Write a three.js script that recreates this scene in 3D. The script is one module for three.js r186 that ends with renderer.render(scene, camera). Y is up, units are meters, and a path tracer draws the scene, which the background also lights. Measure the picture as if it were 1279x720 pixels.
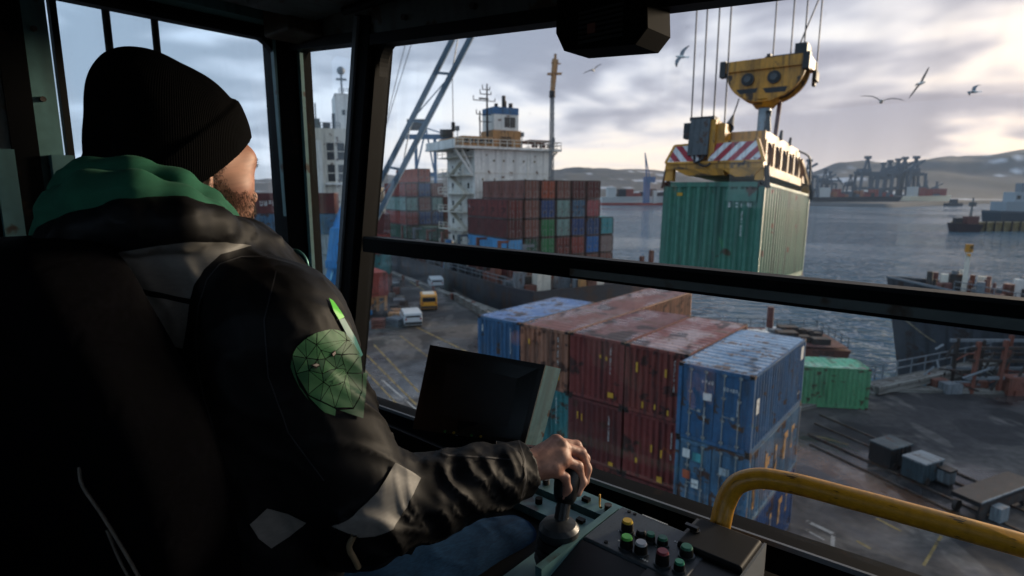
import * as THREE from 'three';
import { mergeGeometries, toCreasedNormals } from 'three/addons/utils/BufferGeometryUtils.js';
import { RoundedBoxGeometry } from 'three/addons/geometries/RoundedBoxGeometry.js';

// ---------------------------------------------------------------- camera, sky, sun, exposure
const scene = new THREE.Scene();
const EYE = new THREE.Vector3(0, 13.4, 0);
const PITCH = Math.atan(122 / 720);
const camera = new THREE.PerspectiveCamera(2 * Math.atan(360 / 720) * 180 / Math.PI, 1024 / 576, 0.05, 9000);
camera.position.copy(EYE);
camera.rotation.set(-PITCH, 0, 0);
camera.focus = 1.02;
camera.userData.fStop = 5;
const renderer = new THREE.WebGLRenderer({ antialias: true });
renderer.toneMapping = THREE.LinearToneMapping;
renderer.toneMappingExposure = 3.1;
renderer.shadowMap.enabled = true;

const SUN_AZ = 60 * Math.PI / 180, SUN_EL = 9 * Math.PI / 180;
const sunDir = new THREE.Vector3(Math.sin(SUN_AZ) * Math.cos(SUN_EL), Math.sin(SUN_EL), -Math.cos(SUN_AZ) * Math.cos(SUN_EL));

// ---------------------------------------------------------------- noise
function rng(seed) { let a = seed >>> 0; return () => { a = (a + 0x6D2B79F5) | 0; let t = Math.imul(a ^ (a >>> 15), 1 | a); t = (t + Math.imul(t ^ (t >>> 7), 61 | t)) ^ t; return ((t ^ (t >>> 14)) >>> 0) / 4294967296; }; }
function hash3(x, y, z) { let h = (Math.imul(x, 374761393) + Math.imul(y, 668265263) + Math.imul(z, 2147483647 ^ 0x5bd1e995)) | 0; h = Math.imul(h ^ (h >>> 13), 1274126177); h ^= h >>> 16; return (h >>> 0) / 4294967296; }
const sm = (t) => t * t * (3 - 2 * t), lerp = (a, b, t) => a + (b - a) * t, clamp = (x, a = 0, b = 1) => Math.min(b, Math.max(a, x));
const step = (a, b, x) => sm(clamp((x - a) / (b - a)));
function vnoise(x, y, z) {
  const xi = Math.floor(x), yi = Math.floor(y), zi = Math.floor(z), u = sm(x - xi), v = sm(y - yi), w = sm(z - zi), h = (a, b, c) => hash3(xi + a, yi + b, zi + c);
  return lerp(lerp(lerp(h(0, 0, 0), h(1, 0, 0), u), lerp(h(0, 1, 0), h(1, 1, 0), u), v), lerp(lerp(h(0, 0, 1), h(1, 0, 1), u), lerp(h(0, 1, 1), h(1, 1, 1), u), v), w);
}
function fbm3(x, y, z, o = 4) { let s = 0, a = 0.5, n = 0; for (let i = 0; i < o; i++) { s += a * vnoise(x, y, z); n += a; a *= 0.5; x = x * 2.03 + 7.1; y = y * 2.03 + 3.7; z = z * 2.03 + 1.3; } return s / n; }
// tileable 2-D value noise: u, v in 0..1, px x py cells
function tnoise(u, v, px, py, seed) {
  const x = u * px, y = v * py, xi = Math.floor(x), yi = Math.floor(y), a = sm(x - xi), b = sm(y - yi), m = (k, n) => ((k % n) + n) % n;
  const h = (i, j) => hash3(m(xi + i, px), m(yi + j, py), seed);
  return lerp(lerp(h(0, 0), h(1, 0), a), lerp(h(0, 1), h(1, 1), a), b);
}
function tfbm(u, v, px, py, seed, o = 4) { let s = 0, a = 0.5, n = 0; for (let i = 0; i < o; i++) { s += a * tnoise(u, v, px << i, py << i, seed + i * 17); n += a; a *= 0.5; } return s / n; }

// ---------------------------------------------------------------- the sky: broken overcast at sundown, glow low over the hills
{
  const W = 1792, H = 896, data = new Float32Array(W * H * 4);
  const mix = (a, b, t) => [lerp(a[0], b[0], t), lerp(a[1], b[1], t), lerp(a[2], b[2], t)];
  for (let j = 0; j < H; j++) {
    const el = ((j + 0.5) / H - 0.5) * Math.PI, y = Math.sin(el), ce = Math.cos(el);
    for (let i = 0; i < W; i++) {
      if (y < -0.17) { const o = (j * W + i) * 4; data[o] = 0.16; data[o + 1] = 0.18; data[o + 2] = 0.2; data[o + 3] = 1; continue; }
      const a = ((i + 0.5) / W - 0.5) * 2 * Math.PI, x = Math.cos(a) * ce, z = Math.sin(a) * ce;
      const sd = x * sunDir.x + y * sunDir.y + z * sunDir.z, e = Math.max(y, 0);
      // how far toward the sun, mostly by bearing
      const hz = Math.hypot(x, z) || 1, bear = (x * Math.sin(SUN_AZ) - z * Math.cos(SUN_AZ)) / hz;
      const toSun = step(-0.2, 1.0, bear);
      const glow = Math.pow(clamp(sd), 16), low = Math.exp(-e * 7);
      // clear air between the clouds
      let clear = mix([0.20, 0.29, 0.40], [0.34, 0.355, 0.375], toSun * 0.95);
      clear = mix(clear, [0.50, 0.37, 0.245], clamp(low * (0.10 + 0.95 * toSun)));
      // clouds on a plane overhead, flattened toward the horizon
      const k = 1 / (e + 0.13), px = x * k, pz = z * k;
      const w1 = fbm3(px * 0.7 + 3.1, pz * 0.7, 1.7, 3) - 0.5, w2 = fbm3(px * 0.7, pz * 0.7 + 5.2, 4.4, 3) - 0.5;
      const big = fbm3(px * 0.62 + w1 * 1.6 + 11.3, pz * 0.62 + w2 * 1.6 + 2.2, 0.4, 5);
      const fine = fbm3(px * 2.3 + w2 * 2, pz * 2.3 + w1 * 2, 8.2, 4);
      const up = step(0.10, 0.42, e), bias = 0.055 * up - 0.02 * Math.exp(-e * 9);
      const d = step(0.42, 0.55, big * 0.74 + fine * 0.30 + bias);
      const thick = step(0.47, 0.62, big * 0.80 + fine * 0.25 + bias);
      let cloud = mix([0.22, 0.28, 0.36], [0.245, 0.258, 0.30], toSun * 0.8);
      cloud = mix(cloud, mix([0.105, 0.145, 0.195], [0.098, 0.106, 0.145], toSun), thick);
      cloud = mix(cloud, [0.40, 0.325, 0.28], clamp(low * toSun * 0.8 * (1 - thick * 0.6)));
      let c = mix(clear, cloud, d * 0.94);
      const g = glow * (1 - 0.55 * d * (0.5 + thick));
      c = [c[0] + 0.34 * g, c[1] + 0.19 * g, c[2] + 0.05 * g];
      // the band just over the horizon hazes out
      const hzb = Math.exp(-e * 26);
      c = mix(c, mix([0.27, 0.33, 0.39], [0.48, 0.395, 0.32], toSun), hzb * 0.5);
      // sky behind the viewer is the plain dull overcast
      const back = step(0.25, -0.9, bear);
      c = [c[0] * (1 - 0.06 * back), c[1] * (1 - 0.03 * back), c[2]];
      if (y < 0) c = mix(c, [0.16, 0.18, 0.2], clamp(-y * 6));
      const o = (j * W + i) * 4;
      data[o] = c[0]; data[o + 1] = c[1]; data[o + 2] = c[2]; data[o + 3] = 1;
    }
  }
  const t = new THREE.DataTexture(data, W, H, THREE.RGBAFormat, THREE.FloatType);
  t.mapping = THREE.EquirectangularReflectionMapping; t.magFilter = THREE.LinearFilter; t.minFilter = THREE.LinearFilter; t.needsUpdate = true;
  scene.background = t; scene.environment = t;
}
const sun = new THREE.DirectionalLight(new THREE.Color(1.0, 0.80, 0.58), 1.5);
sun.position.copy(sunDir).multiplyScalar(400).add(new THREE.Vector3(0, 0, -60));
sun.target.position.set(0, 0, -60); sun.castShadow = true; sun.shadow.radius = 22;
sun.shadow.mapSize.set(4096, 4096);
Object.assign(sun.shadow.camera, { left: -160, right: 160, top: 120, bottom: -120, near: 1, far: 900 });
scene.add(sun, sun.target);
scene.fog = new THREE.FogExp2(new THREE.Color(0.76, 0.84, 0.95), 0.00007);

// ---------------------------------------------------------------- pixels of the photograph to directions and places
const CP = Math.cos(PITCH), SP = Math.sin(PITCH);
function ray(px, py) { const a = (px - 639.5) / 720, b = (360 - py) / 720; return new THREE.Vector3(a, b * CP - SP, -(CP + b * SP)); }
const V = (x, y, z) => new THREE.Vector3(x, y, z);
function P(px, py, d) { const r = ray(px, py); return r.multiplyScalar(d / -r.z).add(EYE); }          // d: metres ahead
function G(px, py, h = 0) { const r = ray(px, py); return r.multiplyScalar((h - EYE.y) / r.y).add(EYE); }  // where it meets the level h

// ---------------------------------------------------------------- naming and building helpers
const taken = new Map();
function numbered(n) { const k = taken.get(n) ?? 0; taken.set(n, k + 1); return k ? n + '_' + String(k).padStart(3, '0') : n; }
const originOf = new WeakMap();
function setTag(o, label, category, group, kind) { o.userData = { ...o.userData, label, category }; if (group) o.userData.group = group; if (kind) o.userData.kind = kind; return o; }
// a thing authored in world coordinates
function thingW(name, label, category, base, group) {
  const o = new THREE.Group(); o.name = numbered(name); scene.add(o); o.position.set(...base); originOf.set(o, V(...base)); return setTag(o, label, category, group);
}
// a thing authored in its own coordinates and put at pos, turned by ry
function thingL(name, label, category, pos, ry = 0, group) {
  const o = new THREE.Group(); o.name = numbered(name); scene.add(o); o.position.set(...pos); o.rotation.y = ry; originOf.set(o, V(0, 0, 0)); return setTag(o, label, category, group);
}
// the crane cab: s across, y up, n ahead, all from the eye
const CAB = 41 * Math.PI / 180;
const cabF = V(Math.sin(CAB), 0, -Math.cos(CAB)), cabR = V(Math.cos(CAB), 0, Math.sin(CAB));
function cabToWorld(s, y, n) { return V(0, 0, 0).addScaledVector(cabR, s).addScaledVector(cabF, n).add(EYE).add(V(0, y, 0)); }
function toCab(p) { const q = p.clone().sub(EYE); return V(q.dot(cabR), q.y, -q.dot(cabF)); }      // cab-local x, y, z
function thingC(name, label, category, base, group) {      // authored in cab coordinates x = s, y, z = -n
  const o = new THREE.Group(); o.name = numbered(name); scene.add(o); o.position.copy(cabToWorld(base[0], base[1], -base[2])); o.rotation.y = -CAB; originOf.set(o, V(...base)); return setTag(o, label, category, group);
}
function addMesh(name, geo, mat, parent) {
  const m = new THREE.Mesh(geo, mat); m.castShadow = m.receiveShadow = true;
  if (parent === undefined) { m.name = numbered(name); scene.add(m); } else { m.name = name; parent.add(m); if (originOf.has(parent)) originOf.set(m, originOf.get(parent)); }
  return m;
}
// quads with flat normals and uv in metres
class MB {
  constructor() { this.p = []; this.n = []; this.uv = []; this.extra = []; }
  tri(a, b, c, ua, ub, uc, n) { n ??= b.clone().sub(a).cross(c.clone().sub(a)).normalize(); for (const q of [a, b, c]) { this.p.push(q.x, q.y, q.z); this.n.push(n.x, n.y, n.z); } this.uv.push(...ua, ...ub, ...uc); return this; }
  quad(a, b, c, d, uo = 0, vo = 0) {
    const w = a.distanceTo(b), h = b.distanceTo(c);
    this.tri(a, b, c, [uo, vo], [uo + w, vo], [uo + w, vo + h]); this.tri(a, c, d, [uo, vo], [uo + w, vo + h], [uo, vo + h]); return this;
  }
  box(x0, x1, y0, y1, z0, z1) {
    const v = (a, b, c) => V(a ? x1 : x0, b ? y1 : y0, c ? z1 : z0);
    this.quad(v(0, 0, 1), v(1, 0, 1), v(1, 1, 1), v(0, 1, 1), x0, y0); this.quad(v(1, 0, 0), v(0, 0, 0), v(0, 1, 0), v(1, 1, 0), -x1, y0);
    this.quad(v(1, 0, 1), v(1, 0, 0), v(1, 1, 0), v(1, 1, 1), -z1, y0); this.quad(v(0, 0, 0), v(0, 0, 1), v(0, 1, 1), v(0, 1, 0), z0, y0);
    this.quad(v(0, 1, 1), v(1, 1, 1), v(1, 1, 0), v(0, 1, 0), x0, -z1); this.quad(v(0, 0, 0), v(1, 0, 0), v(1, 0, 1), v(0, 0, 1), x0, z0); return this;
  }
  cbox(x, y, z, w, h, d) { return this.box(x - w / 2, x + w / 2, y - h / 2, y + h / 2, z - d / 2, z + d / 2); }
  // eight corners: bottom ring then top ring, anticlockwise from above
  hexa(b, t) { for (let i = 0; i < 4; i++) { const j = (i + 1) % 4; this.quad(b[i], b[j], t[j], t[i]); } this.quad(t[0], t[1], t[2], t[3]); this.quad(b[3], b[2], b[1], b[0]); return this; }
  // a bar of rectangular section from a to b
  bar(a, b, w, h = w, up = V(0, 1, 0), w2 = w, h2 = h) {
    const d = b.clone().sub(a).normalize(); let s = d.clone().cross(up); if (s.lengthSq() < 1e-6) s = d.clone().cross(V(1, 0, 0)); s.normalize(); const u = s.clone().cross(d).normalize();
    const c = (o, i, ww, hh) => o.clone().addScaledVector(s, [-1, 1, 1, -1][i] * ww / 2).addScaledVector(u, [-1, -1, 1, 1][i] * hh / 2);
    const A = [0, 1, 2, 3].map((i) => c(a, i, w, h)), B = [0, 1, 2, 3].map((i) => c(b, i, w2, h2));
    for (let i = 0; i < 4; i++) { const j = (i + 1) % 4; this.quad(A[i], A[j], B[j], B[i]); }
    this.quad(A[3], A[2], A[1], A[0]); this.quad(B[0], B[1], B[2], B[3]); return this;
  }
  rod(a, b, r, seg = 8, r2 = r) { const g = new THREE.CylinderGeometry(r2, r, a.distanceTo(b), seg); g.translate(0, a.distanceTo(b) / 2, 0); g.applyQuaternion(new THREE.Quaternion().setFromUnitVectors(V(0, 1, 0), b.clone().sub(a).normalize())); g.translate(a.x, a.y, a.z); this.extra.push(g); return this; }
  pipe(pts, r, seg = 8, n = 0, closed = false) { this.extra.push(new THREE.TubeGeometry(new THREE.CatmullRomCurve3(pts, closed, 'centripetal'), n || pts.length * 5, r, seg, closed)); return this; }
  add(g) { this.extra.push(g); return this; }
  geo() {
    const list = [];
    if (this.p.length) { const g = new THREE.BufferGeometry(); g.setAttribute('position', new THREE.Float32BufferAttribute(this.p, 3)); g.setAttribute('normal', new THREE.Float32BufferAttribute(this.n, 3)); g.setAttribute('uv', new THREE.Float32BufferAttribute(this.uv, 2)); list.push(g); }
    for (let g of this.extra) { g = g.index ? g.toNonIndexed() : g.clone(); for (const k of Object.keys(g.attributes)) if (!['position', 'normal', 'uv'].includes(k)) g.deleteAttribute(k); if (!g.attributes.uv) g.setAttribute('uv', new THREE.Float32BufferAttribute(new Float32Array(g.attributes.position.count * 2), 2)); list.push(g); }
    return list.length === 1 ? list[0] : mergeGeometries(list);
  }
  build(name, mat, parent) { const g = this.geo(); const o = parent && originOf.get(parent); if (o) g.translate(-o.x, -o.y, -o.z); return addMesh(name, g, mat, parent); }
}
const rbox = (w, h, d, r, seg = 2) => new RoundedBoxGeometry(w, h, d, seg, r);

// ---------------------------------------------------------------- procedural materials
const s2l = (c) => (c <= 0.04045 ? c / 12.92 : Math.pow((c + 0.055) / 1.055, 2.4));
function dataTex(n, fn, tile, srgb = true) {       // fn(u, v) -> [r, g, b] in 0..1; repeats every `tile` metres
  const d = new Uint8Array(n * n * 4);
  for (let j = 0; j < n; j++) for (let i = 0; i < n; i++) { const c = fn((i + 0.5) / n, (j + 0.5) / n), o = (j * n + i) * 4; d[o] = clamp(c[0]) * 255; d[o + 1] = clamp(c[1]) * 255; d[o + 2] = clamp(c[2]) * 255; d[o + 3] = 255; }
  const t = new THREE.DataTexture(d, n, n); t.wrapS = t.wrapT = THREE.RepeatWrapping; t.magFilter = THREE.LinearFilter; t.minFilter = THREE.LinearMipmapLinearFilter; t.generateMipmaps = true;
  const [tx, ty] = Array.isArray(tile) ? tile : [tile, tile]; t.repeat.set(1 / tx, 1 / ty); if (srgb) t.colorSpace = THREE.SRGBColorSpace; t.needsUpdate = true; return t;
}
const rgb = (h) => [(h >> 16 & 255) / 255, (h >> 8 & 255) / 255, (h & 255) / 255];
const mix3 = (a, b, t) => [lerp(a[0], b[0], t), lerp(a[1], b[1], t), lerp(a[2], b[2], t)];
const std = (hex, roughness = 0.7, metalness = 0, more = {}) => new THREE.MeshStandardMaterial({ color: hex, roughness, metalness, ...more });
const ROUGH = dataTex(256, (u, v) => { const a = 0.62 + 0.4 * tfbm(u, v, 6, 6, 707, 4); return [a, a, a]; }, 3.7, false);
// weathered paint: fading, grime streaks that run down, chips and rust
function weathered(hex, { seed = 1, rust = 0.5, fade = 0.5, streak = 0.6, rough = 0.6, tile = 3.1, n = 336, rustHex = 0x5a3422, fadeHex = 0x9aa0a0, metal = 0, spec = 1 } = {}) {
  const base = rgb(hex), rc = rgb(rustHex), fc = rgb(fadeHex), rd = mix3(rc, [0.1, 0.06, 0.04], 0.6);
  const map = dataTex(n, (u, v) => {
    const big = tfbm(u, v, 3, 3, seed, 4), st = tfbm(u, v, 28, 2, seed + 40, 3), fine = tfbm(u, v, 40, 40, seed + 80, 3), pt = tfbm(u, v, 7, 9, seed + 120, 5), dr = tfbm(u, v, 16, 3, seed + 160, 4);
    let c = mix3(base, fc, fade * 0.42 * step(0.4, 0.75, big * 0.7 + fine * 0.3));
    const k = 1 - streak * 0.55 * step(0.45, 0.8, st * 0.75 + fine * 0.25); c = [c[0] * k, c[1] * k, c[2] * k];
    c = mix3(c, mix3(rc, rd, fine), step(0.70 - 0.16 * rust, 0.76 - 0.13 * rust, pt * 0.8 + fine * 0.2) * 0.9);
    c = mix3(c, rc, rust * 0.5 * step(0.6, 0.82, dr));
    const q = 0.9 + 0.2 * fine; return [c[0] * q, c[1] * q, c[2] * q];
  }, tile);
  return new THREE.MeshPhysicalMaterial({ map, roughnessMap: ROUGH, roughness: Math.min(1, rough * 1.22), metalness: metal, specularIntensity: spec });
}

// ================================================================ THE SETTING
const WATER = -2.5;
{ // water out to the horizon
  const bump = dataTex(768, (u, v) => {
    const w = (tfbm(u, v, 4, 5, 901, 2) - 0.5) * 0.02;
    const a = tfbm(u + w, v, 10, 24, 911, 4), b = 1 - Math.abs(2 * tfbm(u, v + w, 9, 17, 921, 4) - 1), c = tfbm(u, v, 40, 70, 931, 3);
    const h = 0.45 * a + 0.4 * b * b + 0.15 * c; return [h, h, h];
  }, [48, 46], false);
  const g = new THREE.PlaneGeometry(6800, 6800, 1, 1); g.rotateX(-Math.PI / 2);
  const uv = g.attributes.uv; for (let i = 0; i < uv.count; i++) { const x = g.attributes.position.getX(i), z = g.attributes.position.getZ(i); uv.setXY(i, x * 0.94 + z * 0.34, z * 0.94 - x * 0.34); }
  const wind = dataTex(256, (u, v) => { const a = lerp(0.3, 1, step(0.35, 0.65, tfbm(u, v, 3, 6, 941, 4))); return [a, a, a]; }, [420, 260], false);
  const m = new THREE.MeshPhysicalMaterial({ color: new THREE.Color(0.05, 0.11, 0.148), roughness: 0.2, roughnessMap: wind, ior: 1.4, bumpMap: bump, bumpScale: 1.7 });
  const w = addMesh('water', g, m); w.position.set(0, WATER, 0); setTag(w, 'choppy grey blue harbour water', 'water', null, 'structure');
}
// ---- the quay
const ASPHALT = (() => {
  const map = dataTex(768, (u, v) => {
    const big = tfbm(u, v, 4, 4, 11, 5), pat = tfbm(u, v, 9, 9, 21, 3), fine = tfbm(u, v, 120, 120, 31, 3), tr = tfbm(u, v, 3, 40, 51, 3), stain = tfbm(u, v, 12, 12, 61, 4);
    let c = mix3(rgb(0x312f30), rgb(0x4b4744), step(0.35, 0.7, big));
    c = mix3(c, rgb(0x222123), step(0.52, 0.58, pat) * 0.75);
    c = mix3(c, rgb(0x6d665e), step(0.6, 0.75, tr) * 0.35);
    c = mix3(c, rgb(0x171618), step(0.58, 0.66, stain) * 0.75); c = mix3(c, rgb(0x7a746c), step(0.66, 0.72, tfbm(u, v, 18, 6, 95, 4)) * 0.4);
    const q = 0.75 + 0.5 * fine; return [c[0] * q, c[1] * q, c[2] * q];
  }, 30);
  const rm = dataTex(512, (u, v) => { const w = tfbm(u, v, 5, 5, 71, 5); const a = lerp(0.95, 0.2, step(0.47, 0.66, w)); return [a, a, a]; }, 41, false);
  const bm = dataTex(512, (u, v) => { const a = 0.6 * tfbm(u, v, 6, 6, 81, 4) + 0.4 * tfbm(u, v, 90, 90, 85, 3); return [a, a, a]; }, 30, false);
  return new THREE.MeshStandardMaterial({ map, roughnessMap: rm, roughness: 1, bumpMap: bm, bumpScale: 0.05 });
})();
const CONCRETE = weathered(0x77736c, { seed: 301, rust: 0.25, fade: 0.5, streak: 0.7, rough: 0.85, tile: 4, rustHex: 0x3c3228 });
const EDGE = [[-320, -205], [-120, -150], [-62, -121], [-24, -101], [-3.6, -66], [15.4, -33], [24.6, -37.6], [34.5, -37], [60, -26], [240, 40]];
{
  const all = [...EDGE, [240, 320], [-320, 320]], sh = new THREE.Shape(all.map(([x, z]) => new THREE.Vector2(x, -z)));
  const g = new THREE.ShapeGeometry(sh); g.rotateX(-Math.PI / 2);
  const w = addMesh('quay', g, ASPHALT); setTag(w, 'wet dark asphalt quay of the container yard', 'quay', null, 'structure');
  const wall = new MB(), cope = new MB();
  for (let i = 0; i + 1 < EDGE.length; i++) {
    const [x0, z0] = EDGE[i], [x1, z1] = EDGE[i + 1];
    wall.quad(V(x1, -6, z1), V(x0, -6, z0), V(x0, 0.0, z0), V(x1, 0.0, z1));
    cope.bar(V(x0, 0.05, z0), V(x1, 0.05, z1), 0.9, 0.3);
  }
  setTag(wall.build('quay_wall', CONCRETE), 'stained concrete quay wall above the water', 'quay wall', null, 'structure');
  setTag(cope.build('kerb', CONCRETE), 'pale concrete coping along the quay edge', 'kerb', null, 'structure');
}
// ---- paint on the ground
{
  const yellow = weathered(0x86703c, { seed: 331, rust: 0.7, fade: 0.4, streak: 0.2, rough: 0.8, tile: 5, rustHex: 0x3d3a38, n: 256 });
  const white = weathered(0x9c9a95, { seed: 341, rust: 0.7, fade: 0.3, streak: 0.2, rough: 0.8, tile: 5, rustHex: 0x3d3a38, n: 256 });
  const line = (a, b, w, m, name) => { const A = G(...a), B = G(...b), d = B.clone().sub(A).normalize(), s = V(-d.z, 0, d.x).multiplyScalar(w / 2); A.y = B.y = 0.004; const o = new MB().quad(A.clone().add(s), B.clone().add(s), B.clone().sub(s), A.clone().sub(s)); for (let i = 1; i < o.n.length; i += 3) o.n[i] = Math.abs(o.n[i]); const k = o.build(name, m); setTag(k, name === 'yellow_line' ? 'worn yellow line painted on the asphalt quay' : 'worn white line painted on the asphalt quay', 'marking', 'painted lines on the quay', 'structure'); };
  for (const [a, b, w] of [[[520, 409], [590, 443], 0.16], [[467, 431], [523, 490], 0.14], [[454, 440], [520, 506], 0.14], [[448, 396], [470, 412], 0.14], [[500, 420], [540, 450], 0.12], [[455, 462], [505, 515], 0.12], [[1095, 648], [1126, 664], 0.13], [[1070, 676], [1088, 686], 0.13], [[1154, 707], [1176, 670], 0.1], [[1020, 545], [1060, 556], 0.08], [[530, 363], [512, 352], 0.2]]) line(a, b, w, yellow, 'yellow_line');
  for (const [a, b, w] of [[[1007, 651], [1041, 667], 0.2], [[1041, 667], [1040, 684], 0.14], [[476, 474], [520, 512], 0.12], [[1006, 662], [1030, 675], 0.1]]) line(a, b, w, white, 'white_line');
  // crane rails set in the asphalt
  const steel = weathered(0x4a4038, { seed: 351, rust: 0.8, rough: 0.5, tile: 2, n: 128, metal: 0.4 });
  for (const [a, b] of [[[1010, 543], [1300, 676]], [[1012, 556], [1300, 692]], [[1018, 530], [1300, 648]], [[1024, 519], [1300, 636]], [[566, 362], [700, 440]], [[556, 368], [690, 452]]]) {
    const A = G(...a), B = G(...b); A.y = B.y = 0.03; setTag(new MB().bar(A, B, 0.12, 0.08).build('crane_rail', steel), 'rusty steel rail set into the quay', 'rail', 'rails in the quay', 'structure');
  }
}
// ---- hills across the harbour
{
  const NA = 330, NR = 44, a0 = -66, a1 = 80, pos = [], col = [], idx = [];
  const ridge = (deg) => { // ridge height in picture pixels over the horizon, by bearing
    const k = [[-66, 14], [-30, 16], [-10, 22], [0, 25], [6, 30], [10, 30], [16, 26], [21, 18], [26, 24], [30, 33], [33, 34], [37, 38], [42, 44], [50, 46], [62, 40], [80, 30]];
    let i = 0; while (i < k.length - 2 && deg > k[i + 1][0]) i++; const t = sm(clamp((deg - k[i][0]) / (k[i + 1][0] - k[i][0]))); return lerp(k[i][1], k[i + 1][1], t);
  };
  for (let j = 0; j <= NR; j++) for (let i = 0; i <= NA; i++) {
    const deg = lerp(a0, a1, i / NA), a = deg * Math.PI / 180, t = j / NR, shore = 690 + 60 * Math.sin(deg * 0.13) + (deg > 33 ? (deg - 33) * 42 : 0), r = shore + (3300 - Math.min(shore, 1500)) * Math.pow(t, 1.4);
    const x = Math.sin(a) * r, z = -Math.cos(a) * r;
    const n = fbm3(x * 0.004, z * 0.004, 2.2, 4), n2 = fbm3(x * 0.012, z * 0.012, 5.1, 3);
    const rise = step(shore + 150, 2350, r) * (r > 2350 ? 1 - step(2350, 3500, r) * 0.5 : 1);
    let y = j === 0 ? WATER - 1 : 1.2 + rise * ((ridge(deg) - 6) / 720 * 2350 + 13) * (0.72 + 0.5 * n) + (n2 - 0.5) * 22 * rise;
    pos.push(x, y, z);
    const field = fbm3(x * 0.006 + 9, z * 0.009, 7.7, 4), f2 = fbm3(x * 0.03, z * 0.03, 3.3, 3);
    let c = mix3([0.034, 0.041, 0.047], [0.062, 0.066, 0.068], step(0.4, 0.65, field));
    c = mix3(c, [0.022, 0.028, 0.024], step(0.52, 0.6, f2 * 0.6 + n2 * 0.4) * 0.7);
    const snow = step(0.63, 0.67, field * 0.62 + f2 * 0.42) * (r < 2100 && r > 820 ? 1 : 0.25);
    c = mix3(c, [0.50, 0.52, 0.56], snow * 0.8);
    const k = 0.8 + 0.4 * f2; col.push(c[0] * k, c[1] * k, c[2] * k);
  }
  for (let j = 0; j < NR; j++) for (let i = 0; i < NA; i++) { const p = j * (NA + 1) + i, q = p + NA + 1; idx.push(p, p + 1, q, p + 1, q + 1, q); }
  const g = new THREE.BufferGeometry(); g.setAttribute('position', new THREE.Float32BufferAttribute(pos, 3)); g.setAttribute('color', new THREE.Float32BufferAttribute(col, 3)); g.setIndex(idx); g.computeVertexNormals();
  setTag(addMesh('hills', g, new THREE.MeshStandardMaterial({ vertexColors: true, roughness: 0.95, side: THREE.DoubleSide })), 'dark heath hills with patches of snow across the harbour', 'hills', null, 'structure');
}

// ================================================================ CONTAINERS
const CW = 2.44, CH = 2.59, L20 = 6.06, L40 = 12.19;
// a sheet folded into flats and slopes; runs along +x from x0 to x1, faces +z, outer flats at z = 0
function corrugated(x0, x1, y0, y1, pitch = 0.278, depth = 0.05) {
  const b = new MB(), w = x1 - x0, n = Math.max(2, Math.round(w / pitch)), p = w / n, prof = [];
  for (let i = 0; i < n; i++) { const x = x0 + i * p; prof.push([x, 0], [x + p * 0.26, 0], [x + p * 0.5, -depth], [x + p * 0.76, -depth]); }
  prof.push([x1, 0]);
  for (let i = 0; i + 1 < prof.length; i++) { const [ax, az] = prof[i], [bx, bz] = prof[i + 1]; b.quad(V(ax, y0, az), V(bx, y0, bz), V(bx, y1, bz), V(ax, y1, az), ax, y0); }
  return b.geo();
}
const CASTING = (() => { const sh = new THREE.Shape([V(-0.081, -0.059), V(0.081, -0.059), V(0.081, 0.059), V(-0.081, 0.059)].map((p) => new THREE.Vector2(p.x, p.y))); const h = new THREE.Path(); h.absellipse(0, 0, 0.05, 0.032, 0, Math.PI * 2); sh.holes.push(h); const g = new THREE.ExtrudeGeometry(sh, { depth: 0.178, bevelEnabled: false, curveSegments: 6 }); g.translate(0, 0, -0.178); return g; })();
const cGeo = new Map();
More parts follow.
